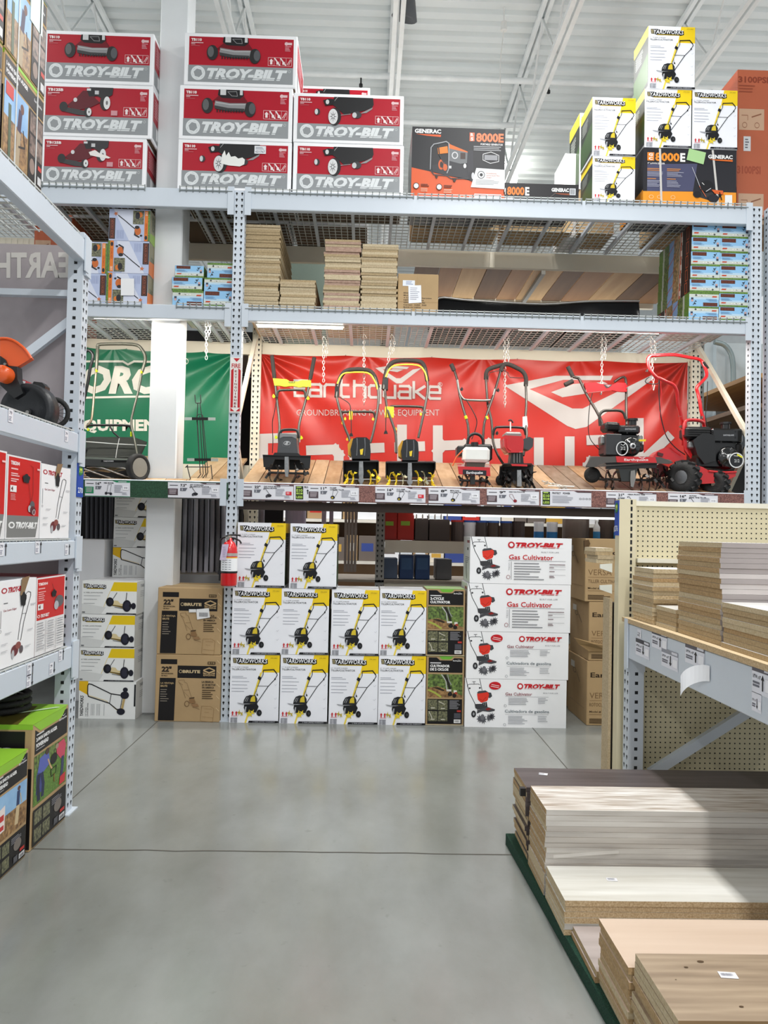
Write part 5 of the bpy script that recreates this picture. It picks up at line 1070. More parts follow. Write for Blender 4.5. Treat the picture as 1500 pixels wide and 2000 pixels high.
def price_tag(root, y, z, arrow=0, w=.04, h=.05, s=1):
    with Part('price_tag', root) as m:
        F = Face(m, (XF+.0085, y-w/2, z+h/2), (0, 1, 0), (0, 0, -1), 40, 50, w, h); F.r('#e9eaf0', 0, 0, 40, 50); F.l('#b9bac8', 1, 0, 0, 40, 0, 40, 50, 0, 50, 0, 0); F.t('#5c5e6e', '79', 8, 8, 30, 20, .02); F.lines('#8f91a3', 4, 28, 34, 46, 3, 3)
        if arrow:
            a = Face(m, (XF+.0085, y+w*.6, z+.025), (0, 1, 0), (0, 0, -1), 20, 50, .02, .05)
            pts = [10, 0, 20, 16, 13, 16, 13, 50, 7, 50, 7, 16, 0, 16]
            if arrow < 0: pts = [v if i % 2 == 0 else 50-v for i, v in enumerate(pts)]
            a.p('#26262c', *pts)
for u, v, ar in ((21, 812, 0), (130, 852, 0), (3, 1073, 1), (73, 1069, 1), (130, 1073, 1), (57, 1308, 1), (118, 1280, 1), (100, 1306, -1), (56, 1330, -1)):
    q = PX(u, v, XF+.009); price_tag(lr, q.y, q.z, ar)
def lcarton(key, name, y0, y1, z0, H, label, group=None, X=XF-.004, ds=1.0):
    me, w_, d_, h_ = _C[key]; o = bpy.data.objects.new(name, me); COL.objects.link(o)
    o.location = (X, (y0+y1)/2, z0); o.rotation_euler = (0, 0, PI/2); o.scale = ((y1-y0)/w_, ds, H/h_); return tag(o, label, 'box', group)
def art_auger_wide(F, top=True):
    K = '#1c1a1b'
    if top: F.p(K, 8, 10, 390, 10, 390, 90, 8, 90)
    else: F.r('#8fc23a', 120, 0, 330, 14); F.p(K, 8, 16, 120, 16, 140, 28, 310, 28, 330, 16, 390, 16, 390, 96, 8, 96)
    F.t('#e6e6e8', '1-MAN EARTH AUGER', 20, 34, 225, 52, .04); F.t('#e6e6e8', 'POWERHEAD', 20, 62, 130, 80, .04); F.t('#cfcfd2', 'Earthquake', 290, 44, 372, 60, .02)
    F.r(SKYP, 8, 106, 235, 250); F.r(SOIL, 8, 240, 235, 385); F.l('#3c3552', 34, 160, 170, 150, 240, 156, 270); F.e('#6b4538', 175, 150, 17, 20); F.l('#a8977c', 36, 150, 260, 140, 380); F.l('#2a2624', 8, 190, 230, 210, 290, 150, 310); F.l('#50604a', 24, 60, 190, 64, 380)
    F.r('#c43a3a', 20, 110, 90, 160)
    F.r(K, 245, 106, 390, 385)
    for x, y in ((255, 116), (255, 205), (325, 116), (325, 205)): F.r(photo('rusty_parts', '#9c8478', '#1c1512', 40), x, y, x+58, y+78)
    F.e('#8c7a70', 285, 330, 26, 32); F.r('#c9cacc', 345, 345, 382, 378); F.r('#c2423a', 345, 300, 382, 318)
carton_mesh('augerw', .35, .45, .39, KRAFT, art_auger_wide, (400, 395), lambda F: art_auger_front(F), None, (300, 755), tapegreen)
carton_mesh('augerw2', .35, .45, .39, KRAFT, lambda F: art_auger_wide(F, False), (400, 395), lambda F: art_auger_front(F), None, (300, 755), tapegreen)
z0 = LZ[0]+.012
a = lcarton('augerw2', 'auger_carton', 2.80, 3.148, z0, .385, 'earth auger carton at the end of the left rack top shelf, lower one', 'auger cartons')
b = lcarton('augerw', 'auger_carton', 2.80, 3.148, z0+.387, .39, 'earth auger carton with a green sticker, upper one on the left rack top shelf', 'auger cartons')
c = lcarton('augerw2', 'auger_carton', 2.44, 2.79, z0, .385, 'earth auger carton at the left edge of the top shelf, lower one', 'auger cartons')
d = lcarton('augerw', 'auger_carton', 2.44, 2.79, z0+.387, .39, 'earth auger carton at the left edge of the top shelf, upper one', 'auger cartons')
def lpatch(par, name, y0, z0_, y1, z1_, col, off=.004):
    m = MB(); m.box(XF-.004+.0005, y0, z0_, XF-.004+off, y1, z1_, ink(col)); o = m.build(name); o.parent = par
    bpy.context.view_layer.update(); o.matrix_parent_inverse = par.matrix_world.inverted()
for q, zz in ((a, z0), (b, z0+.387)):
    lpatch(q, 'strap', 2.895, zz, 2.903, zz+.385, '#c9cbca'); lpatch(q, 'strap', 3.075, zz, 3.083, zz+.385, '#c9cbca')
lpatch(b, 'shipping_label', 2.99, z0+.62, 3.10, z0+.77, '#cfe0dc')
GA = 'edger cartons on the left rack'
z0 = LZ[2]+.012
e1 = lcarton('wedger', 'edger_carton', 3.235, 3.55, z0, .315, 'white edger carton with a torn top, beside the left upright, upper shelf', GA)
e2 = lcarton('tbe', 'edger_carton', 2.93, 3.23, z0, .322, 'red and grey edger carton with a hand hole, between two others on the upper shelf', GA)
lcarton('tbe', 'edger_carton', 2.62, 2.925, z0, .33, 'red and grey edger carton cut by the left edge of the view', GA)
z1 = LZ[3]+.012
e3 = lcarton('tbe_back', 'edger_carton', 3.225, 3.53, z1, .325, 'red and white edger carton next to the upright on the lower shelf', GA)
e4 = lcarton('wedger', 'edger_carton', 2.90, 3.222, z1, .33, 'white edger carton with a torn hand hole on the lower shelf', GA)
lcarton('wedger', 'edger_carton', 2.58, 2.895, z1, .33, 'white edger carton on the lower shelf cut by the left edge of the view', GA)
def hole(par, y, z, ry, rz, extra=None):
    m = MB(); F = Face(m, (XF-.004, y-.1, z+.1), (0, 1, 0), (0, 0, -1), 200, 200, .2, .2); F.k = 30
    pts = []
    for i in range(14): a_ = i*2*PI/14; k = 1+.15*math.sin(i*2.3); pts += [100+ry*1000*k*math.cos(a_), 100-rz*1000*k*math.sin(a_)]
    if extra: F.p('#8a6f50', *[100+extra[i]*1000 if i % 2 == 0 else 100-extra[i]*1000 for i in range(len(extra))])
    F.p(DARK, *pts)
    o = m.build('hand_hole'); o.parent = par; bpy.context.view_layer.update(); o.matrix_parent_inverse = par.matrix_world.inverted()
hole(e1, 3.40, z0+.255, .022, .03, [.0, .0, .05, .075, -.01, .07, -.03, .01]); hole(e2, 3.09, z0+.24, .033, .018); hole(e3, 3.40, z1+.25, .026, .016); hole(e4, 3.10, z1+.25, .026, .028, [-.01, 0, .05, .09, -.02, .085, -.03, .02])
G0 = 'earth auger cartons on the floor'
o = lcarton('auger2', 'auger_carton', 3.20, 3.575, 0, .517, 'two-man earth auger carton with a white strap, on the floor by the left upright', G0, X=XF+.012)
m = MB(); m.box(XF-.55, 3.193, 0.2, XF-.54, 3.197, .52, ink('#b9d3b4')); m.box(XF-.33, 3.193, .02, XF-.315, 3.197, .52, ink('#b9d3b4')); m.prism([(XF-.33, 3.195, .521), (XF-.315, 3.195, .521), (XF+.0, 3.5, .521), (XF-.015, 3.5, .521)], (0, 0, .002), ink('#cfe3c6'))
s = m.build('strap'); s.parent = o; bpy.context.view_layer.update(); s.matrix_parent_inverse = o.matrix_world.inverted()
o = lcarton('auger1', 'auger_carton', 2.86, 3.165, 0, .43, 'one-man earth auger carton on the floor in front of the taller one', G0, X=XF+.012)
m = MB(); m.box(XF-.42, 3.25, 0, XF-.05, 3.26, .01, DARK)
# dark wheels and a lime carton in the gap under the lowest beam
r = empty('lime_carton', (XF-.55, 3.45, .52), 'lime green carton lying under the lowest beam behind the auger cartons', 'box')
with Part('carton_body', r) as m: m.cbox(XF-.75, 2.9, .525, XF-.36, 3.2, .60, mat('lime_carton_print', '#9fd243', .4))
for i in range(3):
    r = empty('rubber_wheel', (XF-.30, 3.45, .545+i*.026), 'black ribbed rubber wheel in a small pile under the lowest left beam', 'wheel', 'pile of small black wheels under the left rack')
    with Part('tyre', r) as m: m.tube([(XF-.22+.11*math.cos(k*PI/8)-.0, 3.42+.11*math.sin(k*PI/8), .536+i*.028) for k in range(16)], .013, RUBBER, 6, closed=True)
    with Part('wheel_hub', r) as m: m.cyl((XF-.22, 3.42, .53+i*.028), (XF-.22, 3.42, .546+i*.028), .06, BLACK, 14)
# aisle sign on the upright
def aislesign(x, y0, y1, z0, z1, sgn, num, label, q):
    r = empty('aisle_sign', (x, y0, z0), label, 'sign')
    with Part('sign_plate', r) as m:
        m.box(min(x, x+sgn*.004), y0, z0, max(x, x+sgn*.004), y1, z1, ink('#1f49a8'))
        F = Face(m, (x+sgn*.004, y0 if sgn > 0 else y1, z1), (0, sgn, 0), (0, 0, -1), 76, 165, y1-y0, z1-z0)
        F.p('#2c6a3a', 10, 50, 66, 15, 66, 50, 30, 62); F.e('#2f8a4a', 38, 32, 24, 22); F.t('#dbe86a', 'M', 24, 20, 54, 44, .04); F.t('#e6ecf8', num, 8, 118, 70, 146, .02)
aislesign(XF+.0005, YP+.0, YP+.076, 1.472, 1.630, 1, '270', 'blue aisle sign numbered 270 on the left rack upright', 0)

# reversed grey banner on the rack end
r = empty('grey_banner', (XF-.9, 3.71, 2.6), 'pale grey banner seen from behind, its word reversed, hung on the left rack end', 'banner')
GBN = mat('grey_mesh_banner', '#aaa3a6', .6, col2='#8f888c', scale=2.5, detail=5, bump=.5, bscale=3)
with Part('banner_sheet', r) as m: m.box(XF-1.5, 3.712, .62, XF-.05, 3.716, 2.69, GBN)
with Part('reversed_lettering', r) as m:
    F = PF(m, 3.712); vs, fs = glyphs('EARTHQUAKE', .03, 0); W_ = mat('pale_banner_print', '#c9c6c2', .6)
    m.add([F.pt(136-a*312, 552-b*60+a*2) for a, b in vs], fs, W_)

# orange and black edger machine standing on the second shelf
D0 = 3.34
r = empty('edger', P(50, 840, D0), 'black and orange walk-behind edger with a spoked wheel on the second left shelf', 'edger')
def disc(m, u, v, D, rr, t, mt, seg=28, ax=(0, 1, 0)): c_ = P(u, v, D); a_ = Vector(ax).normalized(); m.cyl(c_, c_+a_*t, rr, mt, seg)
with Part('blade_housing', r) as m:
    c_ = P(52, 803, D0); m.lathe([(.001, .0), (.09, 0), (.095, -.012), (.115, -.015), (.122, .0), (.122, .05), (.001, .05)], c_, (.12, 1, 0), mat('housing_black', '#202226', .4, bump=.1), 32); m.v = [(x, y, max(z, LZ[1]+.012)) for x, y, z in m.v]
with Part('hub_bolt', r) as m: disc(m, 53, 805, D0-.012, .017, .012, BLACK, 14); disc(m, 53, 805, D0-.018, .008, .01, CHROME, 10)
def pprism(m, D, t, mt, *a, bm=None): m.prism([P(a[i], a[i+1], D) for i in range(0, len(a), 2)], (0, t, 0), mt, bm)
with Part('orange_guard', r) as m:
    pts = [(0, 661), (14, 661), (28, 666), (41, 675), (51, 685), (61, 700)]; inn = [(34, 716), (15, 714), (0, 700)]
    pprism(m, D0-.02, .03, ORANGE, *[q for p_ in pts+inn for q in p_])
    m.tube([P(u, v, D0-.025) for u, v in [(-20, 662)]+pts], .006, ORANGE, 6, 2)
with Part('mounting_arm', r) as m: pprism(m, D0-.03, .05, BLACK, 0, 695, 10, 702, 16, 715, 33, 716, 34, 740, 45, 768, 28, 778, 0, 752)
with Part('orange_motor', r) as m: m.lathe([(.001, 0), (.03, 0), (.036, .01), (.036, .08)], P(0, 728, D0-.09), (0, 1, 0), ORANGE, 20); disc(m, 9, 711, D0-.05, .006, .01, CHROME, 8); disc(m, 17, 731, D0-.05, .006, .01, CHROME, 8)
with Part('red_shroud', r) as m: pprism(m, D0+.06, .05, REDP, 34, 738, 52, 744, 48, 760, 38, 757)
with Part('white_label', r) as m: pprism(m, D0+.05, .002, PRINTW, 41, 750, 45, 743, 50, 745, 47, 754)
with Part('clamp_knob', r) as m: pprism(m, D0+.02, .05, BLACK, 62, 752, 66, 745, 82, 747, 88, 754, 88, 766, 70, 758)
with Part('spoked_wheel', r) as m:
    c_ = P(106, 806, D0+.12); e_ = .060
    m.tube([c_+Vector((e_*math.cos(k*PI/12)*.9, e_*math.cos(k*PI/12)*.3, e_*math.sin(k*PI/12))) for k in range(24)], .011, RUBBER, 8, closed=True)
    for k in range(14): m.bar(c_, c_+Vector((e_*math.cos(k*PI/7)*.9, e_*math.cos(k*PI/7)*.3, e_*math.sin(k*PI/7))), .005, .003, mat('spoke_grey', '#55585c', .4))
with Part('wheel_bracket', r) as m: pprism(m, D0+.05, .03, BLACK, 88, 820, 104, 820, 106, 834, 92, 832)
for o_ in r.children:
    pass

# ---------------------------------------------------------------- right rack with the beige pegboard end
XG = 1.250; YG = 3.60; SZ = .955
rr = empty('pallet_rack', (XG, YG, 0), 'low white rack at the right edge carrying particle board stacks', 'rack')
upright(rr, XG, YG, XG+.07, YG+.075, 0, SZ-.02, ['-x'], ['-y']); upright(rr, XG+.95, YG, XG+1.02, YG+.075, 0, SZ-.02, [], ['-y'])
beam(rr, (XG-.008, YG+.03, SZ-.022), (XG-.008, .9, SZ-.022), .165)
beam(rr, (XG+1.03, .9, SZ-.022), (XG+1.03, YG+.03, SZ-.022), .165)
with Part('beam_end_plate', rr) as m: m.box(XG-.012, YG-.001, SZ-.25, XG+.075, YG+.0, SZ-.02, STEEL)
with Part('brace', rr) as m: m.bar((XG+.12, YG+.04, .22), (XG+.93, YG+.04, .74), .03, .045, STEEL)
m = MB(); m.box(XG-.014, .9, SZ-.021, XG+1.03, YG+.07, SZ, CHIP, top=mat('deck_board_top', '#cdb894', .8)); tag(m.build('particle_board_deck'), 'long particle board sheet lying on the low right rack under the stacks', 'board')
def rtag(u, v, w, h, head, arrow, text=True):
    q = PX(u, v, XG-.0085)
    with Part('price_tag', rr) as m:
        F = Face(m, (XG-.0085, q.y+w/2, q.z+h/2), (0, -1, 0), (0, 0, -1), 100, 100, w, h)
        F.r('#e3e5ee', 0, 0, 100, 100)
        if head: F.r(head, 0, 0, 100, 24); F.r('#d9dbe4', 62, 5, 95, 18)
        F.t('#3a3b44', '18"W x 8\'', 5, 34, 45, 48, .02); F.lines('#6b6d78', 5, 58, 45, 80, 2, 8); F.r('#f2f3f8', 68, 40, 97, 85); F.l('#b9bac8', 1, 68, 40, 97, 40, 97, 85, 68, 85, 68, 40)
        a = [56, 30, 64, 48, 59, 48, 59, 85, 53, 85, 53, 48, 48, 48]
        if arrow < 0: a = [x if i % 2 == 0 else 115-x for i, x in enumerate(a)]
        F.p('#17181c', *a)
for u, v, hd, ar in ((1255, 1267, '#3a3c44', -1), (1288, 1251, '#4a4c56', 1), (1308, 1288, '#8f929c', -1), (1357, 1280, '#5c5a62', 1)): rtag(u, v, .17, .075, hd, ar)
rtag(1249, 1238, .05, .04, None, 1); rtag(1478, 1372, .06, .06, None, -1); rtag(1488, 1330, .12, .09, '#5c5a62', 1)
r_ = empty('curled_price_tag', PX(1385, 1330, XG-.01), 'white price tag curling away from the beam of the right rack', 'price tag')
with Part('tag_card', r_) as m:
    pts = []; q = PX(1392, 1322, XG-.01); n = 8
    for i in range(n+1):
        t = i/n; a_ = t*2.0; pts.append((XG-.012-.05*(1-math.cos(a_))*1.0, q.y+.02+.10*math.sin(a_)*.9, q.z+.01-.05*t*t))
    m.add([(x, y, z+.025) for x, y, z in pts]+[(x, y, z-.03-.02*i/n) for i, (x, y, z) in enumerate(pts)], [(i, i+1, n+2+i, n+1+i) for i in range(n)], PRINTW)
BEI = mat('beige_gondola_steel', '#d5ccae', .5, var=.02); PEG = mat('beige_pegboard', '#cfc6a6', .6, var=.02)
gd = empty('pegboard_gondola', (XG, 3.72, 0), 'beige pegboard gondola unit standing behind the low right rack', 'shelving')
with Part('gondola_post', gd) as m:
    m.box(1.232, 3.715, 0, 1.315, 3.775, 1.523, BEI)
    z = .1
    while z < 1.5: m.box(1.287, 3.7135, z, 1.296, 3.7148, z+.021, DARK); z += .0325
with Part('pegboard_panel', gd) as m:
    m.box(1.315, 3.745, .03, 2.5, 3.755, 1.50, PEG)
    for i in range(46):
        for j in range(58):
            x, z = 1.335+i*.0245, .07+j*.0245; s = .0032; m.add([(x-s, 3.7444, z-s), (x+s, 3.7444, z-s), (x+s, 3.7444, z+s), (x-s, 3.7444, z+s)], [(0, 1, 2, 3)], DARK)
with Part('top_rail', gd) as m: m.box(1.315, 3.735, 1.492, 2.5, 3.775, 1.516, mat('cream_rail', '#e3dfce', .45))
with Part('middle_rail', gd) as m: m.box(1.32, 3.70, 1.215, 2.5, 3.744, 1.235, mat('cream_rail'))
for z in (1.17, 1.065):
    with Part('shelf_bracket', gd) as m: m.prism([(1.225, 3.79, z+.035), (1.225, 3.79, z-.01), (1.165, 3.79, z+.01), (1.165, 3.79, z+.03)], (0, .012, 0), mat('bracket_paint', '#dfe2da', .45))
for z in (1.17, 1.065): pass
q0 = P(1216, 1010, 3.75)
aislesign(1.2318, 3.716, 3.774, 1.345, 1.516, -1, '276', 'blue aisle sign numbered 276 on the beige gondola post', 0)
tops = [PALT]
stack(1.145, 1.232, 3.805, 4.0, 1.206, 1.206+.019*4, RAW, PALT, 'the short stack poking out left of the beige post', jx=.012, jy=.01, seed=9)
for i, (x, mt, l) in enumerate(((1.188, RAW[0], 'tan sheet edge'), (1.208, mat('dark_sheet', '#2a2724', .6), 'dark sheet edge'), (1.228, RAW[1], 'pale tan sheet edge'))):
    m = MB(); m.box(x+.028, 3.80, 0, x+.043, 3.90, 1.03-.02*i, mt); tag(m.build('upright_panel'), 'tall upright panel left of the beige post, the %s' % l, 'panel', 'upright panels beside the beige post')
# stacks on the low rack
GREYM = [mat('grey_melamine_edge', '#b3abaa', .5), mat('grey_melamine_edge_dark', '#9c9391', .5), mat('grey_melamine_edge_light', '#beb6b3', .5)]
CEDGE = [mat('chip_edge_tan', '#b9a17c', .85, scale=140, col2='#9e8660'), mat('chip_edge_light', '#c8b899', .85, scale=140, col2='#b29e7b'), mat('chip_edge_brown', '#b89a70', .85, scale=140, col2='#977a52')]
WM = mat('white_melamine', '#dfdedb', .4)
stack(1.264, 2.1, 3.345, 3.60, SZ+.001, 1.16, CEDGE+[CHIPP], WM, 'the farthest board stack on the right rack', jx=.007, jy=.008, seed=11, t=.0185)
stack(1.275, 2.0, 3.36, 3.60, 1.1605, 1.20, CEDGE, WM, 'the short layer on the farthest low rack stack', jx=.012, jy=.008, seed=12)
stack(1.272, 2.0, 3.115, 3.325, SZ+.001, 1.045, CEDGE, WM, 'the low stack between two taller rack stacks', jx=.003, jy=.003, seed=13)
stack(1.270, 2.2, 2.72, 3.095, SZ+.001, 1.325, CEDGE, WM, 'the tallest grey-edged stack on the low right rack', front=GREYM, jx=.006, jy=.003, seed=14)
stack(1.268, 2.2, 2.10, 2.70, SZ+.001, 1.115, CEDGE, WM, 'the nearest board stack on the low right rack', jx=.004, jy=.003, seed=15)

# ---------------------------------------------------------------- low platform with the flat board stacks
CARPET = mat('green_turf_carpet', '#114a35', .95, col2='#0a3325', scale=220, bump=1.0, bscale=260)
m = MB()
def xe(y): return .632+(3.34-y)*.045
yy = [3.345, 2.6, 1.9, 1.2]; 
m.prism([(xe(3.345), 3.345, .045), (xe(1.0), 1.0, .045), (2.2, 1.0, .045), (2.2, 3.345, .045)][::-1], (0, 0, -.045), CARPET); tag(m.build('display_platform'), 'low platform covered in green turf carpet under the board stacks', 'platform')
def streak(key, c1, c2, s=1.0, rough=.4, knots=False): return mat(key, c2, rough, col2=c1, stretch=(1.0, 14, 14), scale=2.4*s, detail=8)
DKB = streak('dark_brown_laminate', '#453d3d', '#5d5555'); RUS = streak('rustic_whitewash_laminate', '#a0907f', '#eeebe6', 2.6); WPI = streak('white_pine_laminate', '#c3bfb4', '#e6e5df', .7)
PEA = streak('peach_laminate', '#c9b29d', '#d6c1ae', .5); OAK = streak('brown_oak_laminate', '#86735f', '#b09c84', 1.1); PGR = streak('pinkish_grey_laminate', '#a89c98', '#bdb2ae')
REDGE = [streak('rustic_edge_a', '#9c9690', '#c9c4bd'), streak('rustic_edge_b', '#b5b0a9', '#d2cec8'), streak('rustic_edge_c', '#a8a19a', '#c2bcb4')]
BRE = mat('brown_edge', '#957d5c', .8, scale=90, col2='#7b6342'); OKE = streak('oak_edge', '#7d6345', '#9c7e5c')
PZ = .0455
stack(.665, 1.95, 3.075, 3.33, PZ, .331, CEDGE, DKB, 'the dark brown stack farthest back on the platform', front=[DKB], jx=.010, jy=.004, seed=21, name='laminate_board')
stack(.668, 1.95, 2.775, 3.04, PZ, .350, CEDGE, RUS, 'the tall whitewashed stack on the platform', front=REDGE, jx=.004, jy=.003, seed=22, name='laminate_board')
stack(.672, 1.95, 2.505, 2.765, PZ, .158, CEDGE, WPI, 'the white pine stack on the platform', front=[CHIP, BRE, REDGE[0], OKE], jx=.005, jy=.003, seed=23, name='laminate_board')
stack(.690, 1.95, 2.24, 2.495, PZ, .082, CEDGE, PGR, 'the lowest pinkish grey stack on the platform', jx=.003, seed=24, name='laminate_board')
stack(.700, 1.95, 1.985, 2.235, PZ+.0, .233, CEDGE, PEA, 'the smooth peach stack on the platform', jx=.004, seed=25, name='laminate_board')
stack(.705, 1.95, 1.705, 1.975, PZ, .275, CEDGE, OAK, 'the nearest stack of brown knotty boards on the platform', front=[OKE, BRE], jx=.006, jy=.002, seed=26, name='laminate_board')
def sticker(u, v, z, w, d, lab, a=.1):
    dd = ray(u, v); t = (z-1.335)/dd.z; x, y = dd.x*t, dd.y*t; m = MB(); c, s = math.cos(a), math.sin(a)
    q = [(-w/2, -d/2), (w/2, -d/2), (w/2, d/2), (-w/2, d/2)]; m.prism([(x+p*c-k*s, y+p*s+k*c, z+.0012) for p, k in q], (0, 0, -.0011), ink('#e6e6ea'))
    F = Face(m, (x-w/2*c-d/2*-s, y-w/2*s+d/2*c, z+.0012), (c, s, 0), (s, -c, 0), 100, 50, w, d); F.n = Vector((0, 0, 1)); F.bars('#8f8f98', 15, 14, 85, 36, 14)
    tag(m.build('barcode_sticker'), lab, 'sticker')
sticker(1061, 1512, .331, .036, .026, 'white barcode sticker on the dark brown top board', -.3)
sticker(1195, 1718, .158, .036, .022, 'white barcode sticker on the white pine top board', -.1)
sticker(1422, 1905, .275, .042, .026, 'white barcode sticker on the brown knotty top board', -.1)
# knots, a torn laminate edge and a plastic clip
m = MB()
for u, v, w in ((1368, 1878, 8), (1340, 1889, 5), (1448, 1966, 5), (1320, 1913, 2)):
    dd = ray(u, v); t = (.2752-1.335)/dd.z; m.add([(dd.x*t+w*.0011*math.cos(k*.7), dd.y*t+w*.0006*math.sin(k*.7), .2756) for k in range(9)], [tuple(range(9))], ink('#54402c'))
kn = m.build('knot'); top = [o for o in bpy.data.objects if o.get('label', '').startswith('topmost board of the nearest stack of brown')][0]
kn.parent = top; bpy.context.view_layer.update(); kn.matrix_parent_inverse = top.matrix_world.inverted()
m = MB(); dd = P(1078, 1665, 2.765); a = [(dd.x+i*.03, 2.762-.02*math.sin((1-i/8)*1.5), dd.z+.006-(.012*(1-i/8)**2)) for i in range(9)]
m.add([(x, y, z+.006) for x, y, z in a]+[(x, y, z-.006) for x, y, z in a], [(i, i+1, 10+i, 9+i) for i in range(8)], REDGE[1])
tp = [o for o in bpy.data.objects if 'board from the top of the tall whitewashed' in o.get('label', '') and o['label'].startswith('eleventh')][0]
pe = m.build('peeling_edge_strip'); pe.parent = tp; bpy.context.view_layer.update(); pe.matrix_parent_inverse = tp.matrix_world.inverted()
q = P(1023, 1547, 3.04); m = MB(); m.box(q.x-.012, 3.045, q.z-.018, q.x+.010, 3.07, q.z+.012, BLACK); tag(m.build('plastic_clip'), 'small black plastic clip between the dark and the whitewashed stack', 'clip')
# ---------------------------------------------------------------- machines on the display shelf
DSH = .075   # the machines stand this much nearer the shelf's front edge
_P = P
def P(u, v, D): return _P(u, v, D-DSH)
def pts(D, *a):
    """pixel pairs on depth D (or (u, v, D) triples when D is None)"""
    if D is None: return [P(a[i], a[i+1], a[i+2]) for i in range(0, len(a), 3)]
    return [P(a[i], a[i+1], D) for i in range(0, len(a), 2)]
def pl(m, D, t, mt, *a, bm=None): m.prism(pts(D, *a), (0, t, 0), mt, bm)
def rbox(m, D, d, mt, u0, v0, u1, v1, c=.006):
    a, b = P(u0, v0, D), P(u1, v1, D); m.cbox(min(a.x, b.x), a.y, min(a.z, b.z), max(a.x, b.x), a.y+d, max(a.z, b.z), mt, c)
def tb(m, r, mt, D, *a, s=4, seg=8): m.tube(pts(D, *a), r, mt, seg, s)
def knob(root, u, v, D, mt=YEL, r=.011, name='knob'):
    with Part(name, root) as m: c = P(u, v, D); m.cyl(c, c+Vector((0, .02, 0)), r, mt, 8); m.box(c.x-.003, c.y-.01, c.z-r*1.3, c.x+.003, c.y+.005, c.z+r*1.3, mt)
def tine(root, u, D, v, r, mt, n=4, a0=0.0, curl=.5, name='tine'):
    """a tine wheel on a cross axle: bent blades round the axle"""
    with Part(name, root) as m:
        c = P(u, v, D)
        m.cyl(c-Vector((.006, 0, 0)), c+Vector((.006, 0, 0)), .016, mt, 10)
        for k in range(n):
            a = a0+k*2*PI/n; d = Vector((0, math.cos(a), math.sin(a))); e = Vector((0, -math.sin(a), math.cos(a))); s = Vector((.022 if k % 2 else -.022, 0, 0))
            p0, p1, p2, p3 = c+d*.01, c+d*r*.55+e*r*.1, c+d*r*.85+e*r*.3+s*.4, c+d*r*.92+e*r*.62+s
            for q0, q1, w in ((p0, p1, .016), (p1, p2, .024), (p2, p3, .016)): m.bar(q0, q1, .004, w, mt, up=tuple(e))
def fl(D): return ZS(D-DSH)  # shelf surface height
DM = 5.66
# --- grey electric tiller
r = empty('electric_tiller', P(560, 945, 5.6), 'grey electric tiller with a bright yellow handle panel, leftmost of the tillers', 'tiller')
for a in ((531, 694, 536, 738), (614, 698, 606, 740)):
    with Part('hand_grip', r) as m: tb(m, .0155, FOAM, 6.02, *a, s=1)
with Part('handle_tube', r) as m: m.tube(pts(None, 536, 737, 6.02, 541, 782, 5.95, 546, 827, 5.85, 545, 852, 5.80, 547, 886, 5.74), .0095, TUBEM, 8, 3)
with Part('handle_tube', r) as m: m.tube(pts(None, 606, 738, 6.02, 597, 782, 5.95, 585, 825, 5.85, 583, 852, 5.80, 580, 886, 5.74), .0095, TUBEM, 8, 3)
with Part('yellow_panel', r) as m:
    pl(m, 5.985, .03, LIME, 533, 739, 560, 741, 566, 745, 582, 745, 590, 742, 607, 743, 607, 756, 592, 755, 584, 756, 570, 753, 556, 755, 548, 753, 536, 753)
    F = PF(m, 5.984); F.r('#33361a', 564, 744.5, 576, 748); F.t('#e4ea66', 'SUN JOE', 565, 745.3, 575, 747.3, .02)
with Part('cross_tube', r) as m: tb(m, .0095, TUBEM, 5.95, 541, 776, 543, 765, 552, 762, 588, 762, 595, 765, 597, 776)
with Part('carry_handle', r) as m: tb(m, .010, BLACK, 5.70, 546, 856, 548, 844, 555, 839.5, 575, 839.5, 581, 843, 584, 856)
for u, v, D in ((534.5, 774, 5.93), (601.6, 778, 5.93), (539, 854, 5.78), (588.5, 855, 5.78)): knob(r, u, v, D, LIME)
with Part('motor_housing', r) as m:
    MG = mat('dark_grey_housing', '#4a4c4f', .4)
    pl(m, 5.60, .16, MG, 545, 848, 578, 850, 582, 888, 541, 887); pl(m, 5.595, .15, mat('silver_cap', '#8f9090', .3, .6), 547, 846, 578, 848, 579, 857, 570, 853, 553, 853, 546, 856)
with Part('motor_badge', r) as m: F = PF(m, 5.599); F.ring('#b9bbbd', 560.5, 865.5, 6.8, 4.2, 1.3); F.p('#b9bbbd', 556, 868, 560, 862, 564, 863, 561, 869); F.l('#6b6d70', .8, 551, 861, 552, 871, 565, 874, 569, 861)
with Part('housing_skirt', r) as m: pl(m, 5.585, .19, BLACK, 536, 884, 582, 885, 588, 890, 533, 889)
with Part('tine_guard', r) as m:
    c = [P(513, 888, 5.60), P(607, 890, 5.60), P(605, 915, 5.60), P(592, 915, 5.60), P(585, 898, 5.60), P(537, 897, 5.60), P(530, 913, 5.60), P(515, 912, 5.60)]
    m.prism(c, (0, .012, 0), BLACK); m.prism([P(513, 888, 5.58), P(607, 890, 5.58), P(604, 892, 5.86), P(516, 890, 5.86)], (0, 0, -.006), BLACK)
    m.prism([P(518, 890, 5.85), P(603, 892, 5.85), P(603, 918, 5.85), P(518, 917, 5.85)], (0, .008, 0), BLACK)
with Part('gear_housing', r) as m: pl(m, 5.555, .05, ALU, 556, 892, 563.5, 892, 564, 918, 562.5, 931, 557.5, 931, 555.5, 918)
with Part('axle', r) as m: m.rod(P(524, 923, 5.585), P(604, 925, 5.585), .008, BLACK)
for i, u in enumerate((527, 543, 578, 594)): tine(r, u, 5.585, 924, .068, BLACK, 4, .4*i)
with Part('power_cable', r) as m: tb(m, .003, BLACK, 5.9, 541, 776, 536, 805, 532, 825, 533, 860, 532, 885)

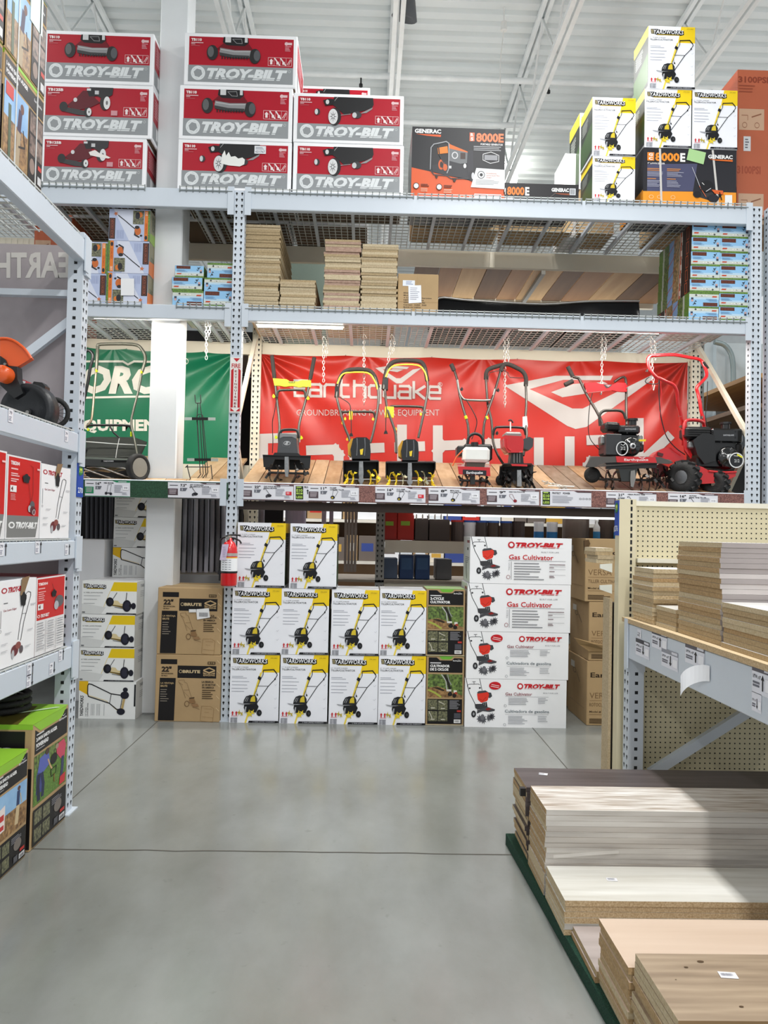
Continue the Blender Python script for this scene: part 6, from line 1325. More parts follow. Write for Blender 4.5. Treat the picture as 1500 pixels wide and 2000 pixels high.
def yard_tiller(name, label, loop, lower, bail, cross, sw, body, guard, gear, tines, knobs, clamp, plug, D=5.60, tr=.062):
    r = empty(name, P(gear[0], gear[3], D), label, 'tiller', 'yellow and black corded tillers')
    def grad(p, D0, D1):
        vmin, vmax = min(p[1::2]), 905; return [P(p[i], p[i+1], D1+(D0-D1)*max(0, min(1, (vmax-p[i+1])/(vmax-vmin)))) for i in range(0, len(p), 2)]
    with Part('handle_tube', r) as m: m.tube(grad(loop, 6.0, 5.74), .0095, TUBEM, 8, 3)
    with Part('handle_tube', r) as m: m.tube(grad(lower, 5.93, 5.74), .0095, TUBEM, 8, 3)
    n = len(loop)//2; fo = loop[:2*(n-3)]
    with Part('foam_grip', r) as m: m.tube(grad(fo, 5.995, 5.9), .0165, FOAM, 10, 4)
    with Part('switch_lever', r) as m: m.tube([p-Vector((0, .03, 0)) for p in grad(bail, 5.99, 5.9)], .006, YEL, 8, 4)
    with Part('cross_tube', r) as m: tb(m, .0095, TUBEM, 5.90, *cross)
    with Part('switch_box', r) as m: rbox(m, 5.93, .05, BLACK, *sw)
    u0, v0, u1, v1 = body; w = u1-u0
    with Part('motor_cover', r) as m:
        pl(m, D-.01, .12, GLOSS, u0+w*.12, v1, u0+w*.06, v1-18, u0+w*.18, v0+3, u0+w*.35, v0, u1-w*.2, v0, u1-w*.04, v0+6, u1, v1-14, u1-w*.02, v1)
        for a in (.36, .72): m.tube(pts(D-.012, u0+w*a, v0+2, u0+w*(a+.02), v0+16, u0+w*(a-.01), v1-6), .0045, mat('cover_ridge', '#6f7276', .2, .5), 6, 2)
    with Part('yellow_side_panel', r) as m: pl(m, D+.02, .11, mat('amber_panel', '#dba21f', .35), u0-2, v1-8, u0-3, v0+14, u0+w*.12, v0+2, u0+w*.2, v0+3, u0+w*.08, v1-4)
    with Part('yellow_badge', r) as m: pl(m, D-.014, .003, YEL, u0+w*.5, v0+24, u0+w*.66, v0+22, u0+w*.62, v1-8, u0+w*.52, v1-8)
    g0, h0, g1, h1 = guard
    with Part('tine_guard', r) as m:
        m.prism([P(g0, h0+2, D-.03), P(g1, h0+2, D-.03), P(g1-3, h0, D+.24), P(g0+3, h0, D+.24)], (0, 0, -.008), BLACK)
        m.prism([P(g0+3, h0+1, D+.23), P(g1-3, h0+1, D+.23), P(g1-4, h1-6, D+.23), P(g0+4, h1-6, D+.23)], (0, .006, 0), BLACK)
        m.prism([P(g0, h0+2, D-.03), P(g0+3, h0, D+.24), P(g0+4, h1-8, D+.24), P(g0, h1-4, D-.01)], (.006, 0, 0), BLACK); m.prism([P(g1, h0+2, D-.03), P(g1-3, h0, D+.24), P(g1-4, h1-12, D+.24), P(g1, h1-22, D-.01)], (-.006, 0, 0), BLACK)
    ga, gb_, gc, gd_ = gear
    with Part('gear_housing', r) as m: pl(m, D-.045, .05, ALU, ga, gb_, gc, gb_, gc+1, gb_+24, gc-1, gd_, ga+1, gd_, ga-1, gb_+24); m.cyl(P((ga+gc)/2, gd_-9, D-.055), P((ga+gc)/2, gd_-9, D+.02), .02, ALU, 14)
    with Part('axle', r) as m: m.rod(P(tines[0]-4, gd_-11, D-.01), P(tines[-1]+4, gd_-10.5, D-.01), .007, CHROME)
    for i, u in enumerate(tines): tine(r, u, D-.01, gd_-11, tr, YEL if i in (0, len(tines)-1) or len(tines) < 5 or i % 2 else mat('silver_blade', '#b5b39a', .3, .7), 4, .35*i)
    for u, v in knobs: knob(r, u, v, 5.86, YEL, .009)
    with Part('cable_clamp', r) as m: rbox(m, 5.87, .02, YEL, *clamp, c=.003)
    with Part('power_cable', r) as m: tb(m, .0035, mat('cable_brown', '#3a2724', .6), 5.86, sw[0]+6, sw[3], clamp[0], (sw[3]+clamp[1])/2, clamp[0]+3, clamp[1]+4, plug[0], clamp[3]+6, plug[0], plug[1])
    with Part('plug', r) as m: pl(m, 5.855, .02, BLACK, plug[0]-2, plug[1], plug[0]+2, plug[1], plug[0]+4, plug[1]+6, plug[0]-4, plug[1]+6)
    return r
yard_tiller('corded_tiller', 'smaller yellow and black corded tiller with a looped foam handle, left one of the two',
    (657, 776, 660, 752, 668, 732, 682, 722.5, 716, 722.5, 731, 734, 738, 757, 738.5, 792, 729.5, 842, 723, 865), (657, 774, 664, 802, 672.5, 832, 681, 853, 685, 868),
    (659, 751, 667, 735, 680, 729.5, 718, 730, 732, 746, 737.5, 762), (666, 814, 668, 806, 673, 804.5, 724, 804.5, 731, 809, 733, 816), (654, 754, 662, 774), (682, 854, 724, 896), (670, 898, 740, 946), (701.5, 901, 709, 947),
    (679, 690, 724, 736), ((674, 818), (728.5, 818.5), (678, 858), (669, 826)), (682, 803, 688, 820), (686, 846))
yard_tiller('corded_tiller', 'larger yellow and black corded tiller with a hanging black plug, right one of the two',
    (749, 760, 752, 736, 759, 716, 775, 705, 814, 705, 828, 714, 834.7, 744, 835, 765, 829, 800, 817, 855), (752, 761, 755, 792, 764, 820, 772.6, 848, 774, 885),
    (753, 738, 761, 722, 776, 714.5, 815, 715, 829, 728, 834, 746), (760, 808, 763, 796, 770, 793.5, 820, 794.5, 827, 799, 830, 808), (748, 737, 758, 762), (781, 858, 818, 899), (753, 900, 851, 938), (797, 904, 804, 950),
    (761, 774, 787, 817, 829, 843), ((773, 838), (822, 809), (773, 846)), (752, 794, 769, 816), (753.5, 841), tr=.064)

# --- mini gas cultivator
D = 5.60
r = empty('mini_cultivator', P(925, 952, D), 'small gas cultivator with a white fuel tank and bare forked handles', 'cultivator')
for a in ((881, 711, 887, 724), (983, 713, 978, 725)):
    with Part('hand_grip', r) as m: tb(m, .017, FOAM, 5.98, *a, s=1)
HG = mat('dark_bronze_tube', '#332c28', .35, .4)
with Part('handle_tube', r) as m: m.tube(pts(None, 887, 723, 5.98, 893, 742, 5.95, 898, 772, 5.90, 906, 802, 5.84, 914, 830, 5.78, 915, 862, 5.73), .0095, HG, 8, 3)
with Part('handle_tube', r) as m: m.tube(pts(None, 978, 724, 5.98, 972, 745, 5.95, 964, 772, 5.90, 956, 794, 5.85, 946, 826, 5.78, 943, 864, 5.73), .0095, HG, 8, 3)
with Part('cross_tube', r) as m: tb(m, .0095, CHROME, 5.90, 893, 742, 897, 766, 903, 777, 912, 781, 954, 782, 962, 777, 967, 760)
with Part('carry_handle', r) as m: tb(m, .011, BLACK, 5.68, 913, 868, 915, 855, 921, 849, 928, 847, 937, 850, 943, 858, 944, 868)
for u, v in ((910, 815), (950.5, 816)):
    with Part('green_tape', r) as m: tb(m, .0115, LIME, 5.80, u-1, v-3, u+1, v+3, s=1)
for u, v in ((902, 760), (973, 762)): knob(r, u, v, 5.90, BLACK)
with Part('throttle_cable', r) as m: tb(m, .0035, BLACK, 5.83, 910, 780, 922, 800, 931, 820, 929, 838, 921, 858)
with Part('fuel_tank', r) as m: rbox(m, 5.56, .11, mat('white_tank', '#e9e9e4', .35), 905, 872, 957, 903, .02)
with Part('fuel_cap', r) as m: m.cyl(P(927, 873, 5.62), P(927, 864, 5.62), .026, BLACK, 14); m.cyl(P(936, 868, 5.63), P(936, 860, 5.63), .008, REDP, 8)
with Part('engine_cover', r) as m: rbox(m, 5.62, .12, BLACK, 893, 870, 908, 891, .01); rbox(m, 5.66, .12, BLACK, 906, 866, 962, 900, .015)
with Part('engine_base', r) as m: pl(m, 5.59, .12, mat('engine_base_metal', '#4c463e', .4, .5), 912, 902, 948, 904, 946, 914, 911, 912)
with Part('orange_lever', r) as m: tb(m, .005, ORANGE, 5.55, 904, 880, 892, 892, 884, 910, s=2)
with Part('tine_guard', r) as m:
    m.prism(pts(None, 895, 911, 5.56, 957, 913, 5.56, 960, 908, 5.80, 892, 906, 5.80), (0, 0, -.006), REDP); pl(m, 5.555, .012, REDP, 894, 911, 957, 913, 958, 930, 896, 926)
with Part('brand_plate', r) as m: pl(m, 5.552, .003, ink('#24242a'), 904, 917, 950, 919, 950, 929, 904, 926); F = PF(m, 5.5515); F.t('#e4e4e8', 'Earthquake', 911, 920.5, 943, 927, .02)
with Part('gear_housing', r) as m: pl(m, 5.58, .04, BLACK, 918, 926, 928, 927, 928, 946, 919, 946)
with Part('axle', r) as m: m.rod(P(897, 938, 5.60), P(954, 940, 5.60), .008, BLACK)
for i, u in enumerate((903, 913, 937, 949)): tine(r, u, 5.60, 939, .062, mat('dark_steel', '#2b2a2a', .35, .6), 4, .5*i)

# --- red gas cultivator
r = empty('gas_cultivator', P(1010, 955, D), 'red-engined gas cultivator with a foam loop handle and pull starter', 'cultivator')
with Part('foam_grip', r) as m: tb(m, .0165, FOAM, 5.99, 949, 741, 950, 728, 957, 720, 984, 712, 994, 712, 1008, 718, 1020, 725, 1027, 737, 1027, 754, seg=10)
with Part('handle_tube', r) as m: m.tube(pts(None, 949, 741, 5.98, 951, 768, 5.95, 953, 792, 5.92, 960, 822, 5.87, 963, 862, 5.80, 972, 888, 5.74, 984, 908, 5.70), .0095, HG, 8, 3)
with Part('handle_tube', r) as m: m.tube(pts(None, 1027, 752, 5.98, 1028, 790, 5.92, 1026, 822, 5.87, 1029, 850, 5.80, 1022, 890, 5.72), .0095, TUBEM, 8, 3)
with Part('cross_tube', r) as m: tb(m, .0095, BLACK, 5.82, 963, 850, 966, 838, 975, 834, 1015, 835, 1024, 839, 1027, 850)
with Part('bail_wire', r) as m: tb(m, .003, BLACK, 5.97, 953, 746, 957, 728, 982, 724, 992, 728, 996, 737, 1024, 738, s=2)
with Part('paper_tag', r) as m: pl(m, 5.84, .004, PRINTW, 1021, 814, 1029, 813, 1031, 832, 1029, 842, 1021, 836)
knob(r, 971, 846, 5.80, BLACK)
with Part('starter_grip', r) as m: m.rod(P(997, 842, 5.66), P(997, 824, 5.66), .005, WHITE); m.tube(pts(5.66, 993, 822, 998, 820, 1002, 826), .006, BLACK, 6, 2)
with Part('engine_top', r) as m: rbox(m, 5.56, .14, mat('engine_grey', '#7c7c7a', .4), 987, 843, 1019, 858, .012); 
with Part('engine_cover', r) as m: pl(m, 5.545, .16, REDP, 986, 850, 1020, 852, 1023, 862, 1022, 878, 1014, 884, 993, 884, 985, 872, 984, 856); m.tube(pts(5.542, 990, 856, 991, 874, 998, 880), .006, REDP, 6, 2)
with Part('air_filter', r) as m: pl(m, 5.57, .10, mat('air_filter_plastic', '#3b3d40', .4), 1021, 858, 1034, 853, 1042, 857, 1041, 872, 1034, 879, 1023, 876)
with Part('engine_neck', r) as m: pl(m, 5.58, .10, BLACK, 999, 883, 1021, 884, 1023, 906, 996, 906); [m.rod(P(u, 886, 5.575), P(u, 904, 5.575), .004, CHROME) for u in (1004, 1010, 1015)]
with Part('tine_guard', r) as m:
    m.prism(pts(None, 978, 911, 5.56, 984, 905, 5.56, 1038, 905, 5.56, 1044, 911, 5.56, 1040, 906, 5.8, 984, 904, 5.8), (0, 0, -.006), BLACK)
    pl(m, 5.80, .008, BLACK, 976, 910, 1042, 908, 1040, 950, 978, 948); m.prism(pts(None, 976, 912, 5.57, 984, 905, 5.8, 982, 944, 5.8, 974, 934, 5.6), (.006, 0, 0), BLACK)
with Part('red_trim', r) as m: pl(m, 5.552, .006, REDP, 998, 906, 1030, 907, 1030, 911, 1000, 910)
with Part('gear_housing', r) as m: pl(m, 5.56, .04, ALU, 1010, 918, 1018, 918, 1019, 950, 1010, 950)
for i, u in enumerate((986, 997, 1027, 1037)): tine(r, u, 5.59, 937, .068, mat('dark_steel'), 7, .3*i, name='star_tine')
with Part('rear_wheel', r) as m: c = P(974, 938, 5.68); m.lathe([(.001, 0), (.03, 0), (.036, .004), (.036, .026), (.001, .03)], c, (.6, -.8, 0), RUBBER, 16)

# --- engine helper
def engine(r, D, tank, cap, body, rec, rr, finned, name):
    with Part('fuel_tank', r) as m: rbox(m, D, .17, GLOSS, *tank, c=.012); F = PF(m, D); uc = (tank[0]+tank[2])/2; vc = (tank[1]+tank[3])/2; F.t('#b9bbc0', name, uc-9, vc-2, uc+12, vc+1.5, .02)
    with Part('fuel_cap', r) as m: u, v = cap; m.cyl(P(u, v+5, D+.08), P(u, v-4, D+.08), .030, BLACK, 14); m.cyl(P(u, v-4, D+.08), P(u, v-8, D+.08), .042, BLACK, 8)
    with Part('engine_block', r) as m: rbox(m, D+.02, .19, BLACK, *body, c=.012)
    with Part('muffler', r) as m:
        a, b, c, d = finned; rbox(m, D+.01, .15, BLACK, *finned, c=.02)
        for i in range(5): m.tube(pts(D+.005, a+2, b+3+i*(d-b-5)/5, c-2, b+4+i*(d-b-5)/5), .003, mat('dark_steel'), 6)
    with Part('recoil_starter', r) as m:
        u, v = rec; c = P(u, v, D-.005); m.lathe([(.001, -.02), (rr*.35, -.02), (rr*.38, -.012), (rr*.75, -.012), (rr*.95, .0), (rr, .02), (rr, .06)], c, (0, 1, 0), GLOSS, 26)
        for k in range(8): a = k*PI/4; m.bar(c+Vector((rr*.45*math.cos(a), -.014, rr*.45*math.sin(a))), c+Vector((rr*.85*math.cos(a), -.006, rr*.85*math.sin(a))), .006, .004, BLACK)
    with Part('starter_cup', r) as m: m.lathe([(rr*.16, -.026), (rr*.30, -.026), (rr*.32, -.018)], P(rec[0], rec[1], D-.005), (0, 1, 0), mat('silver_trim', '#b9bbbd', .3, .7), 18)
# --- front tine tiller
r = empty('front_tine_tiller', P(1225, 955, 5.6), 'front tine tiller with a black engine, red handle panel and wide dark guard', 'tiller')
D = 5.60
with Part('hand_grip', r) as m: tb(m, .017, FOAM, 5.97, 1109, 716, 1119, 736, s=1)
with Part('hand_grip', r) as m: tb(m, .018, FOAM, 5.93, 1103, 752, 1119, 744, s=1)
with Part('handle_tube', r) as m: m.tube(pts(None, 1119, 736, 5.96, 1126, 738, 5.95, 1132, 742, 5.95, 1146, 771, 5.91, 1172, 816, 5.82, 1178, 840, 5.78), .010, HG, 8, 3)
with Part('handle_tube', r) as m: m.tube(pts(None, 1200, 746, 6.0, 1212, 738, 6.0, 1221, 738, 5.98, 1223, 756, 5.95, 1223, 790, 5.88, 1224, 830, 5.80), .010, HG, 8, 3)
with Part('red_handle_panel', r) as m:
    pl(m, 5.90, .03, REDP, 1142, 748, 1165, 747, 1172, 750, 1198, 751, 1205, 747, 1222, 748, 1226, 756, 1224, 765, 1205, 764, 1196, 762, 1172, 764, 1146, 767)
    F = PF(m, 5.899); F.p('#3a3436', 1178, 751, 1196, 751, 1190, 757, 1184, 758); F.p('#8a7a7c', 1182, 752, 1193, 752, 1188, 756)
for u, v in ((1144, 764), (1225, 758), (1174, 769)): knob(r, u, v, 5.89, CHROME, .006, 'bolt')
with Part('cross_tube', r) as m: tb(m, .011, TUBEM, 5.80, 1172, 832, 1171, 812, 1178, 803, 1190, 801.5, 1210, 802, 1218, 807, 1222, 818)
with Part('control_cable', r) as m: tb(m, .003, BLACK, 5.78, 1157, 768, 1152, 790, 1149, 830, 1152, 855, 1164, 872, 1178, 884)
engine(r, 5.60, (1209, 830, 1251, 847), (1235, 826), (1184, 846, 1246, 888), (1234, 872), .072, (1183, 823, 1212, 842), 'EARTHQUAKE')
with Part('belt_cover', r) as m: rbox(m, 5.565, .06, mat('dark_grey_panel', '#2b2d30', .45), 1184, 847, 1214, 889, .004)
with Part('round_hang_tag', r) as m: F = PF(m, 5.555); F.ring('#d6d8d8', 1215, 876, 12, 14, 2, 28); F.t('#c9cbcb', '212', 1212, 872, 1221, 879, .02); F.l('#c9cbcb', 1.2, 1213, 868, 1217, 870, 1221, 867)
with Part('yellow_tag', r) as m: pl(m, 5.58, .004, YEL, 1248, 858, 1262, 858, 1261, 862, 1248, 862)
with Part('carburettor', r) as m: rbox(m, 5.62, .07, ALU, 1246, 849, 1256, 868, .01); rbox(m, 5.63, .06, mat('dark_steel'), 1248, 866, 1258, 882, .01)
with Part('exhaust_cover', r) as m: rbox(m, 5.61, .08, ALU, 1174, 850, 1184, 868, .01)
with Part('tine_guard', r) as m:
    GD = mat('guard_grey', '#4b4744', .5); m.prism(pts(None, 1144, 912, 5.55, 1307, 902, 5.55, 1312, 900, 5.62, 1296, 892, 5.85, 1152, 891, 5.85), (0, 0, -.004), GD)
    pl(m, 5.548, .01, GD, 1144, 911, 1154, 893, 1180, 892, 1204, 891, 1290, 893, 1316, 903, 1308, 906, 1204, 903, 1180, 904, 1160, 912)
with Part('red_guard_badge', r) as m: pl(m, 5.542, .006, REDP, 1203, 891, 1280, 893, 1283, 904, 1205, 903); F = PF(m, 5.5415); F.t('#f0dede', 'Earthquake', 1219, 895.5, 1266, 901.5, .02); F.l('#f0dede', 1, 1248, 893, 1254, 895, 1260, 893)
with Part('lower_frame', r) as m: pl(m, 5.575, .02, BLACK, 1184, 904, 1284, 904, 1282, 914, 1184, 916)
with Part('gear_housing', r) as m: pl(m, 5.58, .06, mat('dark_cast', '#3a3c3c', .4, .6), 1207, 912, 1246, 912, 1240, 940, 1214, 940); pl(m, 5.565, .03, CHROME, 1232, 920, 1240, 918, 1242, 934, 1237, 952, 1232, 950, 1231, 934)
with Part('axle', r) as m: m.rod(P(1170, 936, 5.60), P(1290, 938, 5.60), .009, mat('dark_steel'))
for i, u in enumerate((1183, 1196, 1252, 1268, 1284)): tine(r, u, 5.60, 938, .086, mat('dark_steel'), 4, .4*i)
with Part('transport_wheel', r) as m: c = P(1157, 928, 5.68); m.lathe([(.001, .002), (.034, 0), (.052, .0), (.058, .006), (.058, .03), (.03, .036), (.001, .036)], c, (-.35, -.9, 0), RUBBER, 22); m.lathe([(.001, .0), (.03, -.002), (.032, .006)], c+Vector((-.008, -.03, 0)), (-.35, -.9, 0), mat('wheel_grey', '#6b6d70', .5), 16)

# --- rear tine tiller
r = empty('rear_tine_tiller', P(1380, 962, 5.65), 'big red rear tine tiller with knobbly black tyres and a red loop handle, rightmost machine', 'tiller')
with Part('handle_loop', r) as m: m.tube(pts(None, 1286, 740, 5.62, 1276, 731, 5.62, 1268, 718, 5.64, 1265, 704, 5.66, 1269, 696, 5.68, 1280, 694.5, 5.70, 1316, 693, 5.80, 1345, 698, 5.86, 1366, 702, 5.90, 1373, 710, 5.90, 1379, 723, 5.88, 1380, 735, 5.86, 1371, 746, 5.84, 1361, 757, 5.82, 1363, 768, 5.82, 1367, 785, 5.80, 1370, 806, 5.80, 1374, 818, 5.80, 1375, 836, 5.80), .0125, REDP, 10, 3)
with Part('handle_tube', r) as m: m.tube(pts(None, 1286, 738, 5.62, 1300, 745, 5.62, 1315, 752, 5.64, 1322, 766, 5.66, 1324, 788, 5.68, 1330, 812, 5.70, 1333, 838, 5.72, 1334, 870, 5.74), .0125, REDP, 10, 3)
with Part('chrome_sleeve', r) as m: tb(m, .014, CHROME, 5.81, 1366, 778, 1369, 803, s=1)
with Part('bail_lever', r) as m: tb(m, .0035, BLACK, 5.60, 1268, 736, 1262, 741, 1262, 748, 1284, 750, 1287, 742, s=2)
with Part('shift_grip', r) as m: tb(m, .010, BLACK, 5.88, 1374, 707, 1383, 720, s=1)
for u, v, D_ in ((1264, 724, 5.62), (1329, 812, 5.70), (1330, 833, 5.70), (1371, 815, 5.79), (1334, 855, 5.72)): knob(r, u, v, D_, CHROME, .007, 'bolt')
with Part('cable_bundle', r) as m: tb(m, .004, BLACK, 5.66, 1288, 742, 1287, 765, 1289, 800, 1294, 828, 1303, 855, 1320, 875, 1338, 888); tb(m, .003, REDP, 5.66, 1290, 745, 1292, 780, 1289, 815, 1299, 848, 1318, 872)
with Part('control_cable', r) as m: tb(m, .003, BLACK, 5.86, 1382, 745, 1381, 780, 1378, 815, 1384, 838)
with Part('red_frame', r) as m:
    m.tube(pts(None, 1336, 850, 5.66, 1337, 828, 5.66, 1343, 821, 5.68, 1362, 821, 5.72, 1373, 825, 5.76, 1376, 836, 5.78), .013, REDP, 10, 3)
    pl(m, 5.66, .02, REDP, 1333, 838, 1341, 838, 1342, 866, 1352, 888, 1350, 896, 1338, 880)
engine(r, 5.60, (1391, 836, 1452, 865), (1417, 833), (1362, 860, 1440, 915), (1424, 894), .085, (1341, 832, 1392, 858), 'EARTHQUAKE')
with Part('front_cover', r) as m: pl(m, 5.59, .1, BLACK, 1354, 860, 1372, 846, 1396, 850, 1398, 900, 1376, 906, 1362, 888)
with Part('carburettor', r) as m: rbox(m, 5.60, .09, mat('dark_steel'), 1440, 866, 1452, 888, .012)
with Part('exhaust_cover', r) as m: rbox(m, 5.62, .07, ALU, 1346, 862, 1360, 876, .01)
with Part('round_hang_tag', r) as m: F = PF(m, 5.545); F.e('#24262a', 1438, 899, 12, 12.5); F.ring('#dfe1e1', 1438, 899, 14.5, 15, 2, 28); F.t('#c9cbcb', '212', 1434, 897, 1444, 903, .02); F.l('#e8e038', 3, 1440, 888, 1449, 893); F.l('#c9cbcb', 1.2, 1433, 890, 1441, 891)
with Part('red_belly_pan', r) as m: pl(m, 5.57, .18, REDP, 1356, 908, 1372, 912, 1386, 920, 1437, 922, 1437, 930, 1420, 938, 1392, 944, 1372, 945, 1357, 930); m.tube(pts(5.565, 1384, 920, 1410, 923, 1438, 922), .008, REDP, 8)
with Part('red_tine_hood', r) as m:
    c = P(1306, 905, 5.70); n = 10; a0, a1 = math.radians(10), math.radians(172)
    for k in range(n):
        a, b = a0+(a1-a0)*k/n, a0+(a1-a0)*(k+1)/n; R = .125
        q = [c+Vector((R*math.cos(t), 0, R*.95*math.sin(t))) for t in (a, b)]; m.add([q[0], q[1], q[1]+Vector((.03, .22, 0)), q[0]+Vector((.03, .22, 0))], [(0, 1, 2, 3)], REDP, True)
    m.add([c+Vector((.125*math.cos(t), 0, .119*math.sin(t))) for t in [a0+(a1-a0)*k/n for k in range(n+1)]], [tuple(range(n+1))], REDP)
    pl(m, 5.69, .006, mat('dark_decal', '#4a1416', .4), 1285, 883, 1296, 886, 1294, 892, 1284, 889)
with Part('hood_side', r) as m: pl(m, 5.72, .02, mat('dark_red_paint', '#7a1216', .4), 1274, 914, 1290, 905, 1306, 912, 1304, 930, 1278, 934)
def tyre(u, v, D, R, W_, ax, name):
    with Part(name, r) as m:
        c = P(u, v, D); m.lathe([(.02, -.004), (R*.5, 0), (R*.55, -.006), (R*.9, -.004), (R, .012), (R, W_-.012), (R*.9, W_), (R*.5, W_-.01)], c, ax, RUBBER, 26)
        A = Vector(ax).normalized(); e = A.orthogonal().normalized(); g = A.cross(e)
        for k in range(14):
            a = k*2*PI/14; d = e*math.cos(a)+g*math.sin(a); d2 = e*math.cos(a+.25)+g*math.sin(a+.25)
            m.bar(c+d*R*1.0+A*.004, c+d2*R*1.03+A*(W_*.5), .022, .020, RUBBER, up=tuple(d)); m.bar(c+d*R*1.0+A*(W_-.004), c+d2*R*1.03+A*(W_*.5), .022, .020, RUBBER, up=tuple(d))
tyre(1330, 932, 5.57, .115, .075, (.8, .6, 0), 'left_tyre'); tyre(1392, 944, 5.58, .09, .075, (.75, .6, 0), 'right_tyre')
with Part('wheel_rim', r) as m: m.lathe([(.001, -.006), (.025, -.008), (.05, -.002)], P(1330, 932, 5.57), (.8, .6, 0), mat('rim_metal', '#77797c', .4, .8), 14)
for i, (u, v) in enumerate(((1276, 926), (1288, 934), (1300, 936))): tine(r, u, 5.70, v, .085, mat('dark_steel'), 4, .6*i, name='rear_tine')

# --- reel mower with grass catcher
r = empty('reel_mower', P(230, 945, 5.55), 'push reel mower with a tall bent handle and dark grass catcher', 'mower')
D = 5.60
with Part('handle_loop', r) as m: m.tube(pts(None, 188, 724, 6.0, 190, 690, 6.02, 191, 679, 6.03, 197, 672.5, 6.03, 259, 672.5, 6.03, 276, 681, 6.03, 284, 700, 6.02, 277, 727, 6.0), .0125, mat('olive_grey_tube', '#5a5a50', .4, .4), 10, 3)
with Part('handle_tube', r) as m: m.tube(pts(None, 188, 724, 5.99, 184, 765, 5.95, 180, 812, 5.87, 176, 825, 5.85, 169, 833, 5.84), .009, mat('bronze_tube', '#8a7a66', .35, .6), 8, 3)
with Part('handle_tube', r) as m: m.tube(pts(None, 277, 727, 5.99, 270, 765, 5.95, 258, 812, 5.87, 257, 832, 5.83, 262, 855, 5.78, 269, 892, 5.70), .009, mat('olive_grey_tube'), 8, 3)
with Part('cross_tube', r) as m: tb(m, .009, BLACK, 5.84, 169, 836, 175, 831, 200, 830.5, 248, 831, 256, 836, 259, 846)
for u, v, D_ in ((188, 724, 5.96), (276, 727, 5.96), (172, 839, 5.82), (256, 846, 5.80), (256, 850, 5.80)): knob(r, u, v, D_, LIME, .008, 'wing_nut')
with Part('grass_catcher', r) as m:
    m.prism(pts(None, 168, 856, 6.05, 180, 853, 6.05, 262, 854, 6.05, 287, 863, 6.0, 277, 885, 5.85, 268, 893, 5.78, 168, 893, 5.78), (0, .01, 0), mat('catcher_fabric', '#20231f', .8))
    m.prism(pts(None, 168, 893, 5.78, 268, 893, 5.78, 272, 900, 6.02, 168, 900, 6.02), (0, 0, -.004), mat('catcher_fabric'))
with Part('catcher_wire', r) as m: tb(m, .003, WHITE, 5.79, 168, 862.5, 225, 867, 286, 870, s=1); tb(m, .003, WHITE, 5.78, 233, 856, 228, 880, 226, 896, s=1)
with Part('catcher_strap', r) as m: tb(m, .007, BLACK, 5.80, 215, 833, 222, 845, 233, 855, s=1)
with Part('roller_bar', r) as m: m.prism(pts(None, 164, 896, 5.60, 267, 900, 5.60, 268, 896, 5.68, 164, 892, 5.68), (0, 0, -.05), mat('bar_grey', '#4f5150', .35, .5)); F = PF(m, 5.598); F.p('#151516', 198, 898.5, 258, 899, 256, 903, 197, 902.5); F.t('#c9cacc', 'YARDWORKS', 202, 899.3, 222, 902, .03)
with Part('cutting_reel', r) as m:
    for k in range(5):
        a = k*2*PI/5; m.tube([P(168+i*16, 924, 5.63)+Vector((0, .045*math.cos(a+i*.5), .045*math.sin(a+i*.5))) for i in range(7)], .006, mat('reel_steel', '#8a8784', .3, .8), 6)
    m.rod(P(166, 924, 5.63), P(268, 926, 5.63), .008, mat('dark_steel'))
with Part('cutter_bar', r) as m: pl(m, 5.60, .04, mat('dark_steel'), 168, 926, 190, 920, 214, 923, 246, 918, 262, 926, 262, 932, 168, 934)
for u, v, D_, R, nm in ((273, 913, 5.56, .098, 'drive_wheel'), (289, 917, 5.78, .060, 'rear_roller_wheel')):
    with Part(nm, r) as m: c = P(u, v, D_); m.lathe([(.001, .002), (R*.75, .0), (R*.78, -.006), (R, .0), (R, .035), (R*.5, .038), (.001, .04)][::-1] if False else [(.001, .0), (R*.74, 0), (R*.76, .006), (R*.95, .006), (R, 0), (R, -.035), (.001, -.04)], c, (.86, -.5, 0), RUBBER, 26); m.lathe([(.001, .004), (R*.7, .003)], c, (.86, -.5, 0), mat('wheel_plate', '#8b8880', .4, .3), 22)
# handle of a second mower behind the left rack
r = empty('push_mower', P(172, 740, 5.9), 'black mower handle half hidden behind the left rack upright', 'mower')
with Part('handle_tube', r) as m: m.tube(pts(6.0, 165, 690, 172, 684, 180, 690, 181, 700, 176, 720, 172, 745, 162, 790), .0125, BLACK, 8, 3)
with Part('mower_body', r) as m: rbox(m, 5.75, .3, BLACK, 130, 870, 158, 928, .02)

